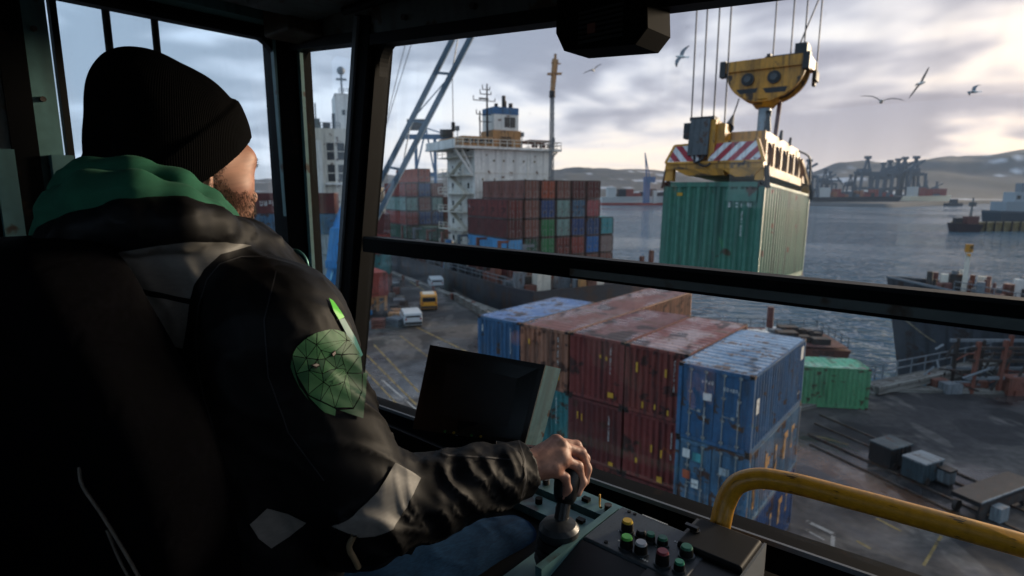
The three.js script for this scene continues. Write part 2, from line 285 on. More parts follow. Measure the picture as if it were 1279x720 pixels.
function containerGeo(L) {
  if (cGeo.has(L)) return cGeo.get(L);
  const hx = CW / 2, g = {};
  const fr = new MB();
  for (const sx of [-1, 1]) for (const z of [0, -L]) { const s = Math.sign(z + 0.1) ; fr.box(sx > 0 ? hx - 0.13 : -hx, sx > 0 ? hx : -hx + 0.13, 0.118, CH - 0.118, s > 0 ? -0.13 : -L, s > 0 ? 0 : -L + 0.13); }
  for (const sx of [-1, 1]) { fr.box(sx > 0 ? hx - 0.06 : -hx + 0.004, sx > 0 ? hx - 0.004 : -hx + 0.06, CH - 0.075, CH - 0.012, -L + 0.17, -0.17); fr.box(sx > 0 ? hx - 0.06 : -hx + 0.004, sx > 0 ? hx - 0.004 : -hx + 0.06, 0.02, 0.17, -L + 0.17, -0.17); }
  for (const z of [0, -L]) { const a = z === 0 ? -0.08 : -L + 0.004, b = z === 0 ? -0.004 : -L + 0.08; fr.box(-hx + 0.17, hx - 0.17, CH - 0.13, CH - 0.012, a, b); fr.box(-hx + 0.17, hx - 0.17, 0.02, 0.15, a, b); }
  g.frame = fr.geo();
  const side = corrugated(-L / 2 + 0.13, L / 2 - 0.13, 0.17, CH - 0.075); g.side = side;
  g.end = corrugated(-hx + 0.13, hx - 0.13, 0.15, CH - 0.13, 0.245, 0.065);
  // roof: shallow cross ribs
  const rf = new MB(), n = Math.round(L / 0.42), p = (L - 0.3) / n;
  for (let i = 0; i < n; i++) { const z = -0.15 - i * p, h = CH - 0.03; const pr = [[0, 0], [0.3, 0], [0.42, 0.022], [0.88, 0.022], [1, 0]]; for (let k = 0; k < 4; k++) rf.quad(V(-hx + 0.06, h + pr[k][1], z - pr[k][0] * p), V(hx - 0.06, h + pr[k][1], z - pr[k][0] * p), V(hx - 0.06, h + pr[k + 1][1], z - pr[k + 1][0] * p), V(-hx + 0.06, h + pr[k + 1][1], z - pr[k + 1][0] * p), 0, i * p + pr[k][0] * p); }
  rf.box(-hx + 0.06, hx - 0.06, CH - 0.04, CH - 0.016, -0.15, -0.08); rf.box(-hx + 0.06, hx - 0.06, CH - 0.04, CH - 0.016, -L + 0.08, -L + 0.15);
  g.roof = rf.geo();
  g.floor = new MB().box(-hx + 0.06, hx - 0.06, 0.03, 0.12, -L + 0.1, -0.1).geo();
  // one door leaf (hinged outer edge at -x), with pressed panels
  const dw = hx - 0.15, d = new MB(); d.box(0, dw, 0, CH - 0.3, -0.05, 0);
  for (let i = 0; i < 4; i++) d.box(0.08, dw - 0.08, 0.1 + i * 0.56, 0.1 + i * 0.56 + 0.44, 0, 0.02);
  g.door = d.geo();
  const lb = new MB(); lb.rod(V(0, -0.06, 0.05), V(0, CH - 0.24, 0.05), 0.019, 7); for (const y of [0.02, 0.75, 1.5, CH - 0.34]) lb.box(-0.06, 0.06, y, y + 0.07, 0.021, 0.07);
  g.bar = lb.geo(); const hd = new MB(); hd.rod(V(0, 0.95, 0.08), V(0.36, 0.93, 0.08), 0.014, 6); hd.box(0.28, 0.38, 0.9, 0.98, 0.021, 0.09); g.handle = hd.geo();
  cGeo.set(L, g); return g;
}
const CMAT = {};
function cmat(key) {
  if (CMAT[key]) return CMAT[key];
  const def = {
    green: [0x356a58, { seed: 3, rust: 0.1, fade: 0.3, streak: 0.55, rough: 0.5, fadeHex: 0x6f9a86 }], blue: [0x2b5578, { seed: 5, rust: 0.4, fade: 0.6, streak: 0.55, rough: 0.5, fadeHex: 0x6d86a3 }],
    navy: [0x22406a, { seed: 7, rust: 0.45, fade: 0.4, streak: 0.7, rough: 0.5, fadeHex: 0x5b7796 }], brown: [0x8a5c45, { seed: 9, rust: 0.7, fade: 0.4, streak: 0.8, rough: 0.65, rustHex: 0x4a2c1e, fadeHex: 0xa98570 }],
    red: [0x6d2c26, { seed: 13, rust: 0.6, fade: 0.25, streak: 0.85, rough: 0.6, rustHex: 0x3c211a, fadeHex: 0x94675c }], rustred: [0x74342a, { seed: 15, rust: 0.85, fade: 0.25, streak: 0.9, rough: 0.65, rustHex: 0x40231a, fadeHex: 0x936357 }],
    maroon: [0x5a2622, { seed: 17, rust: 0.4, fade: 0.3, streak: 0.7, rough: 0.6, fadeHex: 0x84615c }], teal: [0x2f6c6c, { seed: 19, rust: 0.5, fade: 0.5, streak: 0.8, rough: 0.6, fadeHex: 0x86a09f }],
    steelblue: [0x3a5f7a, { seed: 21, rust: 0.6, fade: 0.8, streak: 0.8, rough: 0.6, fadeHex: 0x8fa3ad }], lime: [0x4f8f63, { seed: 23, rust: 0.25, fade: 0.5, streak: 0.45, rough: 0.55, fadeHex: 0x86b394 }],
    orange: [0x9c4426, { seed: 25, rust: 0.3, fade: 0.3, streak: 0.5, n: 192 }], rust: [0x7c4a3c, { seed: 27, rust: 0.4, fade: 0.5, streak: 0.6, n: 192 }], brick: [0x8a3a30, { seed: 29, rust: 0.3, fade: 0.3, streak: 0.5, n: 192 }],
    leaf: [0x2c7040, { seed: 31, rust: 0.2, fade: 0.3, streak: 0.5, n: 192 }], sage: [0x76938a, { seed: 33, rust: 0.2, fade: 0.4, streak: 0.5, n: 192 }], indigo: [0x27406e, { seed: 35, rust: 0.25, fade: 0.35, streak: 0.5, n: 192 }],
    sky: [0x4f94c4, { seed: 37, rust: 0.15, fade: 0.4, streak: 0.4, n: 192 }], aqua: [0x3f8f93, { seed: 39, rust: 0.2, fade: 0.4, streak: 0.4, n: 192 }], pinkred: [0x9a4a4c, { seed: 41, rust: 0.2, fade: 0.4, streak: 0.4, n: 192 }],
    greyred: [0x8b766f, { seed: 43, rust: 0.4, fade: 0.5, streak: 0.6, n: 192 }], cobalt: [0x1f5f9c, { seed: 45, rust: 0.2, fade: 0.3, streak: 0.4, n: 192 }], dull: [0x98a3a6, { seed: 47, rust: 0.3, fade: 0.3, streak: 0.6, n: 192 }],
    moss: [0x2a4f3c, { seed: 49, rust: 0.4, fade: 0.3, streak: 0.6, n: 192 }],
  }[key];
  return (CMAT[key] = weathered(def[0], def[1]));
}
const ROOFROUGH = dataTex(256, (u, v) => { const a = lerp(0.75, 0.26, step(0.45, 0.6, tfbm(u, v, 3, 5, 733, 4))); return [a, a, a]; }, [2.6, 6.3], false);
// roofs: paint worn off, dust, rust and shallow puddles
function roofMat(hex, seed, pale = 0xa7a19c, amount = 0.6) {
  const base = rgb(hex), pc = rgb(pale), rc = rgb(0x5b3c2c);
  const map = dataTex(320, (u, v) => { const a = tfbm(u, v, 2, 3, seed, 5), b = tfbm(u, v, 4, 16, seed + 9, 4), f = tfbm(u, v, 40, 40, seed + 19, 3); let c = mix3(base, pc, amount * step(0.42, 0.62, a * 0.7 + b * 0.3)); c = mix3(c, rc, 0.65 * step(0.56, 0.66, b * 0.6 + f * 0.4)); c = mix3(c, [0.13, 0.12, 0.13], 0.55 * step(0.6, 0.68, tfbm(u, v, 3, 5, seed + 29, 4))); const q = 0.85 + 0.3 * f; return [c[0] * q, c[1] * q, c[2] * q]; }, [2.6, 6.3]);
  return new THREE.MeshStandardMaterial({ map, roughnessMap: ROOFROUGH, roughness: 1 });
}
const BARMAT = weathered(0x8f928f, { seed: 61, rust: 0.6, rough: 0.5, tile: 1.5, n: 128 });
const DARKSTEEL = weathered(0x2b2623, { seed: 63, rust: 0.7, rough: 0.7, tile: 2, n: 192 });
const WHITEMARK = weathered(0xd2d2cc, { seed: 65, rust: 0.2, fade: 0.3, streak: 0.3, rough: 0.7, tile: 1, n: 128 });
const YELLOWMARK = weathered(0xc49324, { seed: 67, rust: 0.3, fade: 0.2, streak: 0.3, rough: 0.7, tile: 1, n: 128 });
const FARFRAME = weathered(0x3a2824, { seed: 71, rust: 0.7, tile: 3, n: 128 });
const FLOORMAT = std(0x2a2520, 0.9);
// rows of small unreadable stencilled characters, in the plane z = 0
function stencil(mb, x, y, ch, count, down, R, z = 0.004) {
  for (let i = 0; i < count; i++) {
    if (R() < 0.12) continue; const cx = x + (down ? 0 : i * ch * 0.85), cy = y - (down ? i * ch * 1.25 : 0), w = ch * 0.55;
    const seg = [[0, 0, 0.22, 1], [0.78, 0, 1, 1], [0, 0.8, 1, 1], [0, 0.4, 1, 0.6], [0, 0, 1, 0.2]];
    for (const s of seg) if (R() < 0.62) mb.box(cx + s[0] * w, cx + s[2] * w, cy + s[1] * ch, cy + s[3] * ch, z, z + 0.002);
  }
}
// local frame: front end at z = 0 facing +z, body runs to z = -L, y = 0 under the container, x = 0 mid-width
function container({ name = 'shipping_container', label, group, pos, az, L = L20, mat, front = 'wall', roof, marks, far = false, tilt = 0 }) {
  const o = thingL(name, label, 'container', pos, -az, group), g = containerGeo(L), m = typeof mat === 'string' ? cmat(mat) : mat;
  if (tilt) { o.rotation.order = 'YXZ'; o.rotation.x = tilt; }
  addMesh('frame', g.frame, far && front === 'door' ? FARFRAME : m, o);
  for (const sx of [-1, 1]) { const w = addMesh('side_wall', g.side, m, o); w.position.set(sx * (CW / 2 - 0.012), 0, -L / 2); w.rotation.y = sx * Math.PI / 2; }
  const back = addMesh('end_wall', g.end, m, o); back.position.set(0, 0, -L + 0.02); back.rotation.y = Math.PI;
  if (front === 'wall') { const w = addMesh('end_wall', g.end, m, o); w.position.z = -0.015; }
  else for (const sx of [-1, 1]) {
    const d = addMesh('door', g.door, m, o); d.position.set(sx < 0 ? -CW / 2 + 0.14 : 0.01, 0.15, -0.045);
    for (const k of [0.28, 0.74]) { const b = addMesh('locking_bar', g.bar, BARMAT, d); b.position.x = k * (CW / 2 - 0.15); }
    const h = addMesh('handle', g.handle, BARMAT, d); h.position.x = 0.3;
  }
  addMesh('roof', g.roof, roof ?? m, o); addMesh('floor', g.floor, FLOORMAT, o);
  if (!far) for (const sx of [-1, 1]) for (const z of [0, -L]) for (const y of [0.059, CH - 0.059]) { const c = addMesh('corner_casting', CASTING, DARKSTEEL, o); c.position.set(sx * (CW / 2 - 0.081), y, z === 0 ? 0.004 : -L - 0.004); if (z) c.rotation.y = Math.PI; }
  marks?.(o);
  return o;
}
const mark = (o, name, fn, m = WHITEMARK) => { const b = new MB(); fn(b); const k = addMesh(name, b.geo(), m, o); if (/code|lettering|marking/.test(name)) k.userData.kind = 'stuff'; return k; };

// ---- the stacks in the yard, five abreast, below the cab
const YARD = 40 * Math.PI / 180, yL = V(Math.sin(YARD), 0, -Math.cos(YARD)), yW = V(Math.cos(YARD), 0, Math.sin(YARD));
{
  const A0 = V(-1.56, 0, -25.6), R = rng(77);
  const at = (col, along) => A0.clone().addScaledVector(yW, 2.52 * col + CW / 2).addScaledVector(yL, along);
  const code = (x, m = WHITEMARK) => (o) => { mark(o, 'stencilled_code', (b) => stencil(b, x, 2.2, 0.085, 11, true, R), m); };
  const both = (...f) => (o) => f.forEach((k) => k(o));
  const sticker = (x0, x1, y0, y1, m = YELLOWMARK) => (o) => mark(o, 'sticker', (b) => b.box(x0, x1, y0, y1, 0.001, 0.006), m);
  const roofs = { A: roofMat(0x5f769c, 401, 0x99a2b6, 0.6), B: roofMat(0x7d5048, 411, 0x9a8a88, 0.55), C: roofMat(0x6f3f3c, 421, 0x8f7672, 0.45), D: roofMat(0x84504a, 431, 0xb9a9a6, 0.75), E: roofMat(0x64809c, 441, 0x9dabba, 0.7) };
  const place = (col, along, tier, cfg) => container({ pos: at(col, along).setY(0.02 + tier * (CH + 0.012)).toArray(), az: YARD, group: 'containers stacked in the yard below the cab', ...cfg });
  // A: blue
  place(0, 0, 2, { mat: 'blue', roof: roofs.A, label: 'blue corrugated container topping the stack beside the tan one', marks: both(code(0.7), sticker(-0.95, -0.9, 1.9, 2.2, WHITEMARK)) });
  place(0, 0, 1, { mat: 'navy', label: 'navy container under the blue one that tops the outermost stack' });
  place(0, 0, 0, { mat: 'teal', label: 'teal container at the foot of the outermost stack, under a navy one' });
  // B: tan, forty feet
  place(1, 0, 2, { mat: 'brown', roof: roofs.B, L: L40, label: 'long tan rusty container topping its stack, roof patched with rust', marks: both(code(0.72), sticker(0.62, 0.82, 0.5, 0.72), sticker(-0.8, -0.72, 1.75, 1.98)) });
  place(1, 0.1, 1, { mat: 'teal', L: L40, label: 'long faded teal container under the tan one', marks: code(0.6) });
  place(1, 0, 0, { mat: 'rust', L: L40, label: 'long rust coloured container at the foot of the stack under the teal one' });
  // C: dark red
  place(2, 0.05, 2, { mat: 'red', roof: roofs.C, label: 'dark red container topping its stack, between the tan one and the pale roofed one', marks: both(code(0.62), sticker(0.55, 0.8, 0.3, 0.5), sticker(0.15, 0.22, 1.75, 1.92), sticker(0.42, 0.5, 1.74, 1.9)) });
  place(2, 0, 1, { mat: 'maroon', label: 'maroon container in the middle tier under the dark red one', marks: both(code(0.65), sticker(-0.8, -0.74, 1.7, 2.0), sticker(-0.6, -0.54, 1.65, 1.95), sticker(0.7, 0.9, 0.15, 0.3)) });
  place(2, 0.08, 0, { mat: 'rustred', label: 'rusty red container at the foot of the stack under a maroon one' });
  // D: red with the pale roof
  place(3, 0, 2, { mat: 'rustred', roof: roofs.D, label: 'rusty red container with a pale worn roof topping its stack beside the blue stack', marks: both(code(0.7), sticker(-0.78, -0.7, 1.55, 1.95), sticker(0.36, 0.44, 1.6, 1.9), sticker(-0.5, -0.42, 0.25, 0.5), sticker(0.0, 0.06, 0.3, 0.5), sticker(0.5, 0.58, 0.2, 0.4)) });
  place(3, 0.06, 1, { mat: 'red', label: 'dark red container in the middle tier under the pale roofed one', marks: both(code(0.68), sticker(-0.7, -0.62, 0.6, 0.8), sticker(-0.1, -0.03, 1.2, 1.5), sticker(0.3, 0.37, 1.1, 1.4), sticker(0.2, 0.4, 0.12, 0.35)) });
  place(3, 0, 0, { mat: 'maroon', label: 'maroon container at the foot of the stack beside the blue stack' });
  // E: blue, doors toward the cab, one metre nearer
  const tag = (x0, x1, y0, y1, m) => (o) => mark(o, 'sticker', (b) => b.box(x0, x1, y0, y1, 0.022, 0.027), m);
  const sideMark = (fn, m) => (o) => { const k = mark(o, 'side_marking', fn, m); k.position.set(CW / 2 - 0.006, 0, 0); k.rotation.y = Math.PI / 2; };
  const E1 = place(4, -1.0, 2, { mat: 'blue', roof: roofs.E, front: 'door', label: 'blue container topping its stack with barred doors and a pale blue roof', marks: both(tag(-0.34, -0.06, 1.5, 1.75, WHITEMARK), (o) => mark(o, 'stencilled_code', (b) => { stencil(b, -0.4, 2.05, 0.12, 4, false, R, 0.024); stencil(b, 0.3, 1.95, 0.11, 5, false, R, 0.024); stencil(b, -0.3, 1.2, 0.07, 7, true, R, 0.024); stencil(b, 0.75, 1.9, 0.07, 9, true, R, 0.024); }), sideMark((b) => { b.box(5.45, 5.8, 1.85, 2.35, 0, 0.004); b.box(0.35, 0.62, 1.25, 1.75, 0, 0.004); stencil(b, 5.4, 0.5, 0.1, 5, false, R, 0); }, WHITEMARK)) });
  const logo = (b) => { // worn block lettering, mostly flaked away
    const R2 = rng(9); const bl = (x, y, w, h) => b.box(x, x + w, y, y + h, 0, 0.004);
    for (const [x, s] of [[0.55, [[0, 0, 0.22, 1.1], [0.22, 0.85, 0.5, 0.25], [0.55, 0.1, 0.2, 0.7]]], [1.75, [[0, 0.2, 0.25, 1.2], [0.3, 1.0, 0.45, 0.3]]], [2.85, [[0, 0.1, 0.24, 0.9], [0.24, 0.6, 0.3, 0.2], [0.5, 0.3, 0.22, 1.1]]], [3.9, [[0, 0.5, 0.24, 1.0], [0.3, 1.25, 0.5, 0.25], [0.5, 0.8, 0.3, 0.2]]], [4.9, [[0, 0.6, 0.2, 0.9], [0.2, 1.3, 0.4, 0.2]]]]) for (const q of s) bl(x + R2() * 0.05, 0.5 + q[1], q[2], q[3] * (0.8 + 0.3 * R2()));
  };
  const OCHRE = weathered(0xa8783a, { seed: 69, rust: 0.9, fade: 0.3, streak: 0.4, rough: 0.7, tile: 2, n: 192, rustHex: 0x2a4a78 });
  place(4, -0.95, 1, { mat: 'steelblue', front: 'door', label: 'faded grey blue container in the middle tier with stickers on its doors', marks: both(tag(-0.95, -0.7, 1.95, 2.25, WHITEMARK), tag(-0.6, -0.32, 1.9, 2.2, cmat('aqua')), tag(-0.92, -0.66, 1.2, 1.5, cmat('orange')), tag(-0.6, -0.36, 0.95, 1.25, WHITEMARK), tag(0.3, 0.62, 1.7, 1.95, cmat('dull')), sideMark(logo, OCHRE)) });
  place(4, -1.0, 0, { mat: 'navy', front: 'door', label: 'navy container at the foot of the stack under the stickered one', marks: sideMark((b) => logo(b), OCHRE) });
}
// ---- the container hanging from the spreader
const HANG = 36 * Math.PI / 180, HTILT = -0.055;
const hangPos = (() => { const near = V(5.78, 0, -13.43); const w = V(Math.cos(HANG), 0, Math.sin(HANG)); return near.addScaledVector(w, -CW / 2).setY(EYE.y + 0.22 - CH); })();
{
  const R = rng(31);
  container({ pos: hangPos.toArray(), az: HANG, tilt: HTILT, mat: 'green', label: 'green corrugated container hanging under the yellow spreader', marks: (o) => {
    mark(o, 'stencilled_code', (b) => { stencil(b, 0.42, 1.98, 0.1, 4, false, R, 0.003); stencil(b, 0.76, 1.98, 0.1, 3, false, R, 0.003); stencil(b, 0.74, 1.82, 0.06, 8, true, R, 0.003); });
    mark(o, 'smooth_plate', (b) => { b.box(0.34, 1.05, 2.12, 2.4, -0.012, 0.0015); }, cmat('green'));
    mark(o, 'sticker', (b) => { b.box(-0.86, -0.72, 2.24, 2.32, 0.001, 0.006); }, YELLOWMARK);
    mark(o, 'fork_pocket', (b) => { for (const z of [-1.9, -4.1]) b.box(CW / 2 - 0.01, CW / 2 + 0.001, 0.03, 0.14, z - 0.18, z + 0.18); for (const x of [-0.62, 0.55]) b.box(x, x + 0.14, 0.0, 0.1, -0.02, 0.001); }, DARKSTEEL);
  } });
}
// ---- the low green one by the water
{ const az = -1.40, c = G(1084, 513); container({ pos: c.addScaledVector(V(Math.cos(-az), 0, -Math.sin(-az)), CW / 2).setY(0.02).toArray(), az, mat: 'lime', roof: roofMat(0x62ab87, 451, 0x9fc7ae, 0.3), label: 'bright green container standing on the quay by the water' }); }

// ================================================================ SPREADER, HEAD BLOCK, WIRES
const YPAINT = weathered(0xc08526, { seed: 81, rust: 0.6, fade: 0.15, streak: 0.75, rough: 0.5, tile: 2.2, rustHex: 0x3a2a1c, fadeHex: 0xc9b383 });
const GREYBOX = weathered(0x4a4f52, { seed: 83, rust: 0.3, fade: 0.3, streak: 0.6, rough: 0.6, tile: 1.4, n: 192 });
const BLACKISH = weathered(0x1b1c1e, { seed: 85, rust: 0.3, fade: 0.2, streak: 0.4, rough: 0.55, tile: 1.2, n: 192 });
const WIRE = std(0x1e2226, 0.5, 0.4);
const STRIPER = weathered(0xa02430, { seed: 87, rust: 0.2, fade: 0.2, streak: 0.4, tile: 1, n: 128 }), STRIPEW = weathered(0xd9d6d4, { seed: 89, rust: 0.15, fade: 0.2, streak: 0.4, tile: 1, n: 128 });
const STEELPOLE = weathered(0x737b80, { seed: 91, rust: 0.2, streak: 0.4, rough: 0.35, tile: 1, n: 128, metal: 0.6 });
const hangM = new THREE.Matrix4().compose(hangPos, new THREE.Quaternion().setFromEuler(new THREE.Euler(HTILT, -HANG, 0, 'YXZ')), V(1, 1, 1));
{
  const base = V(0, CH, -L20 / 2);
  const o = thingL('spreader', 'yellow container spreader with striped end panel gripping the green container', 'spreader', base.clone().applyMatrix4(hangM).toArray());
  o.rotation.order = 'YXZ'; o.rotation.set(HTILT, -HANG, 0); originOf.set(o, base);
  const T = CH;
  // near and far cross beams with corner guides
  for (const [z, s] of [[-0.05, 1], [-L20 + 0.05, -1]]) {
    const b = new MB();
    b.hexa([V(-1.18, T + 0.3, z + 0.16), V(1.18, T + 0.3, z + 0.16), V(1.18, T + 0.3, z - 0.16), V(-1.18, T + 0.3, z - 0.16)], [V(-1.16, T + 0.44, z + 0.16), V(1.16, T + 0.44, z + 0.16), V(1.16, T + 0.44, z - 0.16), V(-1.16, T + 0.44, z - 0.16)]);
    b.hexa([V(-0.62, T + 0.14, z + 0.13), V(0.3, T + 0.14, z + 0.13), V(0.3, T + 0.14, z - 0.13), V(-0.62, T + 0.14, z - 0.13)], [V(-0.95, T + 0.3, z + 0.15), V(0.25, T + 0.3, z + 0.15), V(0.25, T + 0.3, z - 0.15), V(-0.95, T + 0.3, z - 0.15)]);
    b.hexa([V(0.55, T + 0.1, z + 0.13), V(0.95, T + 0.1, z + 0.13), V(0.95, T + 0.1, z - 0.13), V(0.55, T + 0.1, z - 0.13)], [V(0.2, T + 0.3, z + 0.15), V(1.12, T + 0.3, z + 0.15), V(1.12, T + 0.3, z - 0.15), V(0.2, T + 0.3, z - 0.15)]);
    b.build('cross_beam', YPAINT, o);
    for (const sx of [-1, 1]) {
      const c = new MB(); c.hexa([V(sx * 1.09 - 0.1, T + 0.02, z + 0.12), V(sx * 1.09 + 0.1, T + 0.02, z + 0.12), V(sx * 1.09 + 0.1, T + 0.02, z - 0.12), V(sx * 1.09 - 0.1, T + 0.02, z - 0.12)], [V(sx * 1.07 - 0.09, T + 0.34, z + 0.1), V(sx * 1.07 + 0.09, T + 0.34, z + 0.1), V(sx * 1.07 + 0.09, T + 0.34, z - 0.1), V(sx * 1.07 - 0.09, T + 0.34, z - 0.1)]);
      const leg = c.build('corner_leg', YPAINT, o);
      new MB().rod(V(sx * 1.13, T - 0.02, z), V(sx * 1.13, T + 0.12, z), 0.05, 8).build('twist_lock', BLACKISH, leg);
      const f = new MB(); f.bar(V(sx * 1.2, T + 0.36, z), V(sx * 1.27, T - 0.16, z + s * 0.04), 0.12, 0.05); f.build('corner_guide', DARKSTEEL, o);
    }
  }
  // striped warning panel: a trapezoid leaning back a little, frame and two striped plates
  {
    const zf = 0.13, yb = T + 0.45, yt = T + 0.92, tp = (x, y) => V(x, y, zf - (y - yb) * 0.25);
    const fr = new MB(); const L0 = tp(-1.16, yb), L1 = tp(-0.98, yt - 0.03), R0 = tp(1.18, yb), R1 = tp(0.98, yt + 0.03);
    fr.bar(L0, L1, 0.06, 0.06, V(0, 0, 1)); fr.bar(R0, R1, 0.07, 0.09, V(0, 0, 1)); fr.bar(L0, R0, 0.05, 0.05); fr.bar(L1, R1, 0.04, 0.05);
    fr.build('panel_frame', YPAINT, o);
    const sheet = (pts, name, m, lift) => { const b = new MB(), q = pts.map(([x, y]) => tp(x, y).add(V(0, 0, lift))); const bk = q.map((p) => p.clone().add(V(0, 0, -0.012))); for (let i = 1; i + 1 < q.length; i++) { b.tri(q[0], q[i], q[i + 1], [pts[0][0], pts[0][1]], [pts[i][0], pts[i][1]], [pts[i + 1][0], pts[i + 1][1]]); b.tri(bk[0], bk[i + 1], bk[i], [0, 0], [1, 0], [1, 1]); } for (let i = 0; i < q.length; i++) { const j = (i + 1) % q.length; b.quad(q[i], bk[i], bk[j], q[j]); } return b.build(name, m, o); };
    const clip = (poly, nx, ny, d) => { const r = []; for (let i = 0; i < poly.length; i++) { const a = poly[i], c = poly[(i + 1) % poly.length], da = nx * a[0] + ny * a[1] - d, dc = nx * c[0] + ny * c[1] - d; if (da >= 0) r.push(a); if (da * dc < 0) { const t = da / (da - dc); r.push([lerp(a[0], c[0], t), lerp(a[1], c[1], t)]); } } return r; };
    for (const [poly, lean] of [[[[-1.12, yb + 0.03], [-0.3, yb + 0.03], [-0.45, yt - 0.05], [-0.96, yt - 0.05]], -1], [[[-0.1, yb + 0.03], [1.12, yb + 0.03], [0.96, yt], [0.06, yt - 0.02]], 1]]) {
      const plate = sheet(poly, 'warning_plate', STRIPEW, 0.02);
      const k = 0.74, nx = lean * k, ny = -Math.sqrt(1 - k * k), ds = poly.map((p) => nx * p[0] + ny * p[1]), lo = Math.min(...ds), hi = Math.max(...ds);
      for (let d = lo; d < hi; d += 0.25) { let q = clip(clip(poly, nx, ny, d), -nx, -ny, -(d + 0.125)); if (q.length > 2) { const st = sheet(q, 'red_stripe', STRIPER, 0.026); o.remove(st); plate.add(st); } }
    }
  }
  // junction cabinet and the yellow hopper beside it
  const cab = new MB(); cab.hexa([V(-0.60, T + 0.62, 0.2), V(-0.12, T + 0.62, 0.2), V(-0.12, T + 0.62, -0.15), V(-0.6, T + 0.62, -0.15)], [V(-0.58, T + 1.48, 0.16), V(-0.1, T + 1.48, 0.16), V(-0.1, T + 1.48, -0.2), V(-0.58, T + 1.48, -0.2)]); cab.build('cabinet', GREYBOX, o);
  const ch = new MB(); ch.box(-0.12, 0.02, T + 0.5, T + 1.46, -0.5, 0.1); ch.box(0.02, 0.22, T + 0.9, T + 1.36, -0.5, 0.02); ch.bar(V(0.22, T + 0.9, -0.2), V(0.34, T + 0.42, -0.2), 0.12, 0.4); ch.build('cabinet_bracket', YPAINT, o);
  new MB().box(-0.78, -0.58, T + 1.05, T + 1.42, -0.2, 0.06).build('sheave_cover', BLACKISH, o);
  new MB().box(-0.62, -0.02, T + 1.46, T + 1.54, -0.3, 0.12).build('cabinet_lid', BLACKISH, o);
  { const j = new MB(); j.pipe([V(-0.45, T + 0.62, 0.1), V(-0.4, T + 0.45, 0.18), V(-0.25, T + 0.5, 0.2), V(-0.2, T + 0.62, 0.12)], 0.03, 6); j.pipe([V(-0.3, T + 0.62, 0.12), V(-0.28, T + 0.4, 0.2), V(-0.1, T + 0.36, 0.18), V(0.0, T + 0.5, 0.1)], 0.025, 6); j.build('hose', BLACKISH, o); }
  // main box frame with openings along its side
  const mb = new MB();
  mb.box(0.12, 1.0, T + 1.0, T + 1.24, -5.0, -0.6); mb.box(0.05, 1.08, T + 0.2, T + 0.42, -5.2, -0.5); mb.box(-0.9, 0.05, T + 0.22, T + 0.4, -5.2, -0.6); mb.box(-0.95, 0.12, T + 0.95, T + 1.12, -4.9, -0.8);
  mb.box(0.1, 0.96, T + 0.4, T + 1.02, -0.75, -0.62); mb.box(-0.92, -0.8, T + 0.38, T + 0.96, -4.8, -0.9);
  mb.build('main_frame', YPAINT, o);
  for (let i = 0; i < 6; i++) { const z = -0.66 - i * 0.86; new MB().box(0.9, 1.04, T + 0.4, T + 1.03, z - 0.07, z + 0.07).build('upright', YPAINT, o); }
  for (let i = 0; i < 5; i++) { const z0 = -0.73 - i * 0.86, z1 = z0 - 0.72, g = new MB(); // rounded plates in the corners of each opening
    for (const [y, sy] of [[T + 0.42, 1], [T + 1.0, -1]]) for (const [z, sz] of [[z0, -1], [z1, 1]]) { g.tri(V(1.0, y, z), V(1.0, y + sy * 0.18, z), V(1.0, y, z + sz * 0.18), [0, 0], [1, 0], [0, 1]); g.tri(V(0.99, y, z), V(0.99, y, z + sz * 0.18), V(0.99, y + sy * 0.18, z), [0, 0], [1, 0], [0, 1]); } g.build('gusset', YPAINT, o); }
  { const e = new MB(); for (let i = 0; i < 4; i++) e.box(0.3, 0.7, T + 0.42, T + 0.85, -1.5 - i * 0.95, -1.0 - i * 0.95); e.build('hydraulic_unit', BLACKISH, o); }
  { const e = new MB(); e.rod(V(0.98, T + 1.24, -0.8), V(0.98, T + 1.62, -0.8), 0.09, 8, 0.05); e.rod(V(0.98, T + 1.6, -0.8), V(0.98, T + 1.72, -0.8), 0.07, 8); e.build('beacon', BLACKISH, o); }
  { const e = new MB(); e.rod(V(1.0, T + 1.2, -2.2), V(1.02, T + 1.45, -2.2), 0.06, 8, 0.03); e.rod(V(1.0, T + 1.2, -3.4), V(1.02, T + 1.42, -3.4), 0.05, 8, 0.03); e.build('post', DARKSTEEL, o); }
  { const e = new MB(); e.pipe([V(1.05, T + 1.18, -4.6), V(1.25, T + 1.05, -5.1), V(1.22, T + 0.6, -5.7), V(1.2, T + 0.25, -5.95)], 0.03, 6); e.pipe([V(0.5, T + 1.25, -4.5), V(0.7, T + 1.4, -4.9), V(1.1, T + 0.7, -5.5), V(1.1, T + 0.3, -5.9)], 0.025, 6); e.build('hose', BLACKISH, o); }
  { const e = new MB(); e.bar(V(1.0, T + 0.95, -5.0), V(1.1, T + 0.3, -5.9), 0.2, 0.12); e.bar(V(-0.8, T + 0.95, -4.8), V(-0.95, T + 0.3, -5.9), 0.2, 0.12); e.box(-1.0, 1.1, T + 0.3, T + 0.5, -6.0, -5.2); e.build('end_frame', YPAINT, o); }
  // column up to the head block
  const cx = 0.32, cz = -3.2;
  const col = new MB(); col.rod(V(cx, T + 1.3, cz), V(cx, T + 2.5, cz), 0.165, 18); col.build('column', STEELPOLE, o);
  const fl = new MB(); fl.rod(V(cx, T + 1.2, cz), V(cx, T + 1.36, cz), 0.34, 18, 0.24); fl.rod(V(cx, T + 1.36, cz), V(cx, T + 1.5, cz), 0.22, 18, 0.18); fl.build('column_foot', BLACKISH, o);
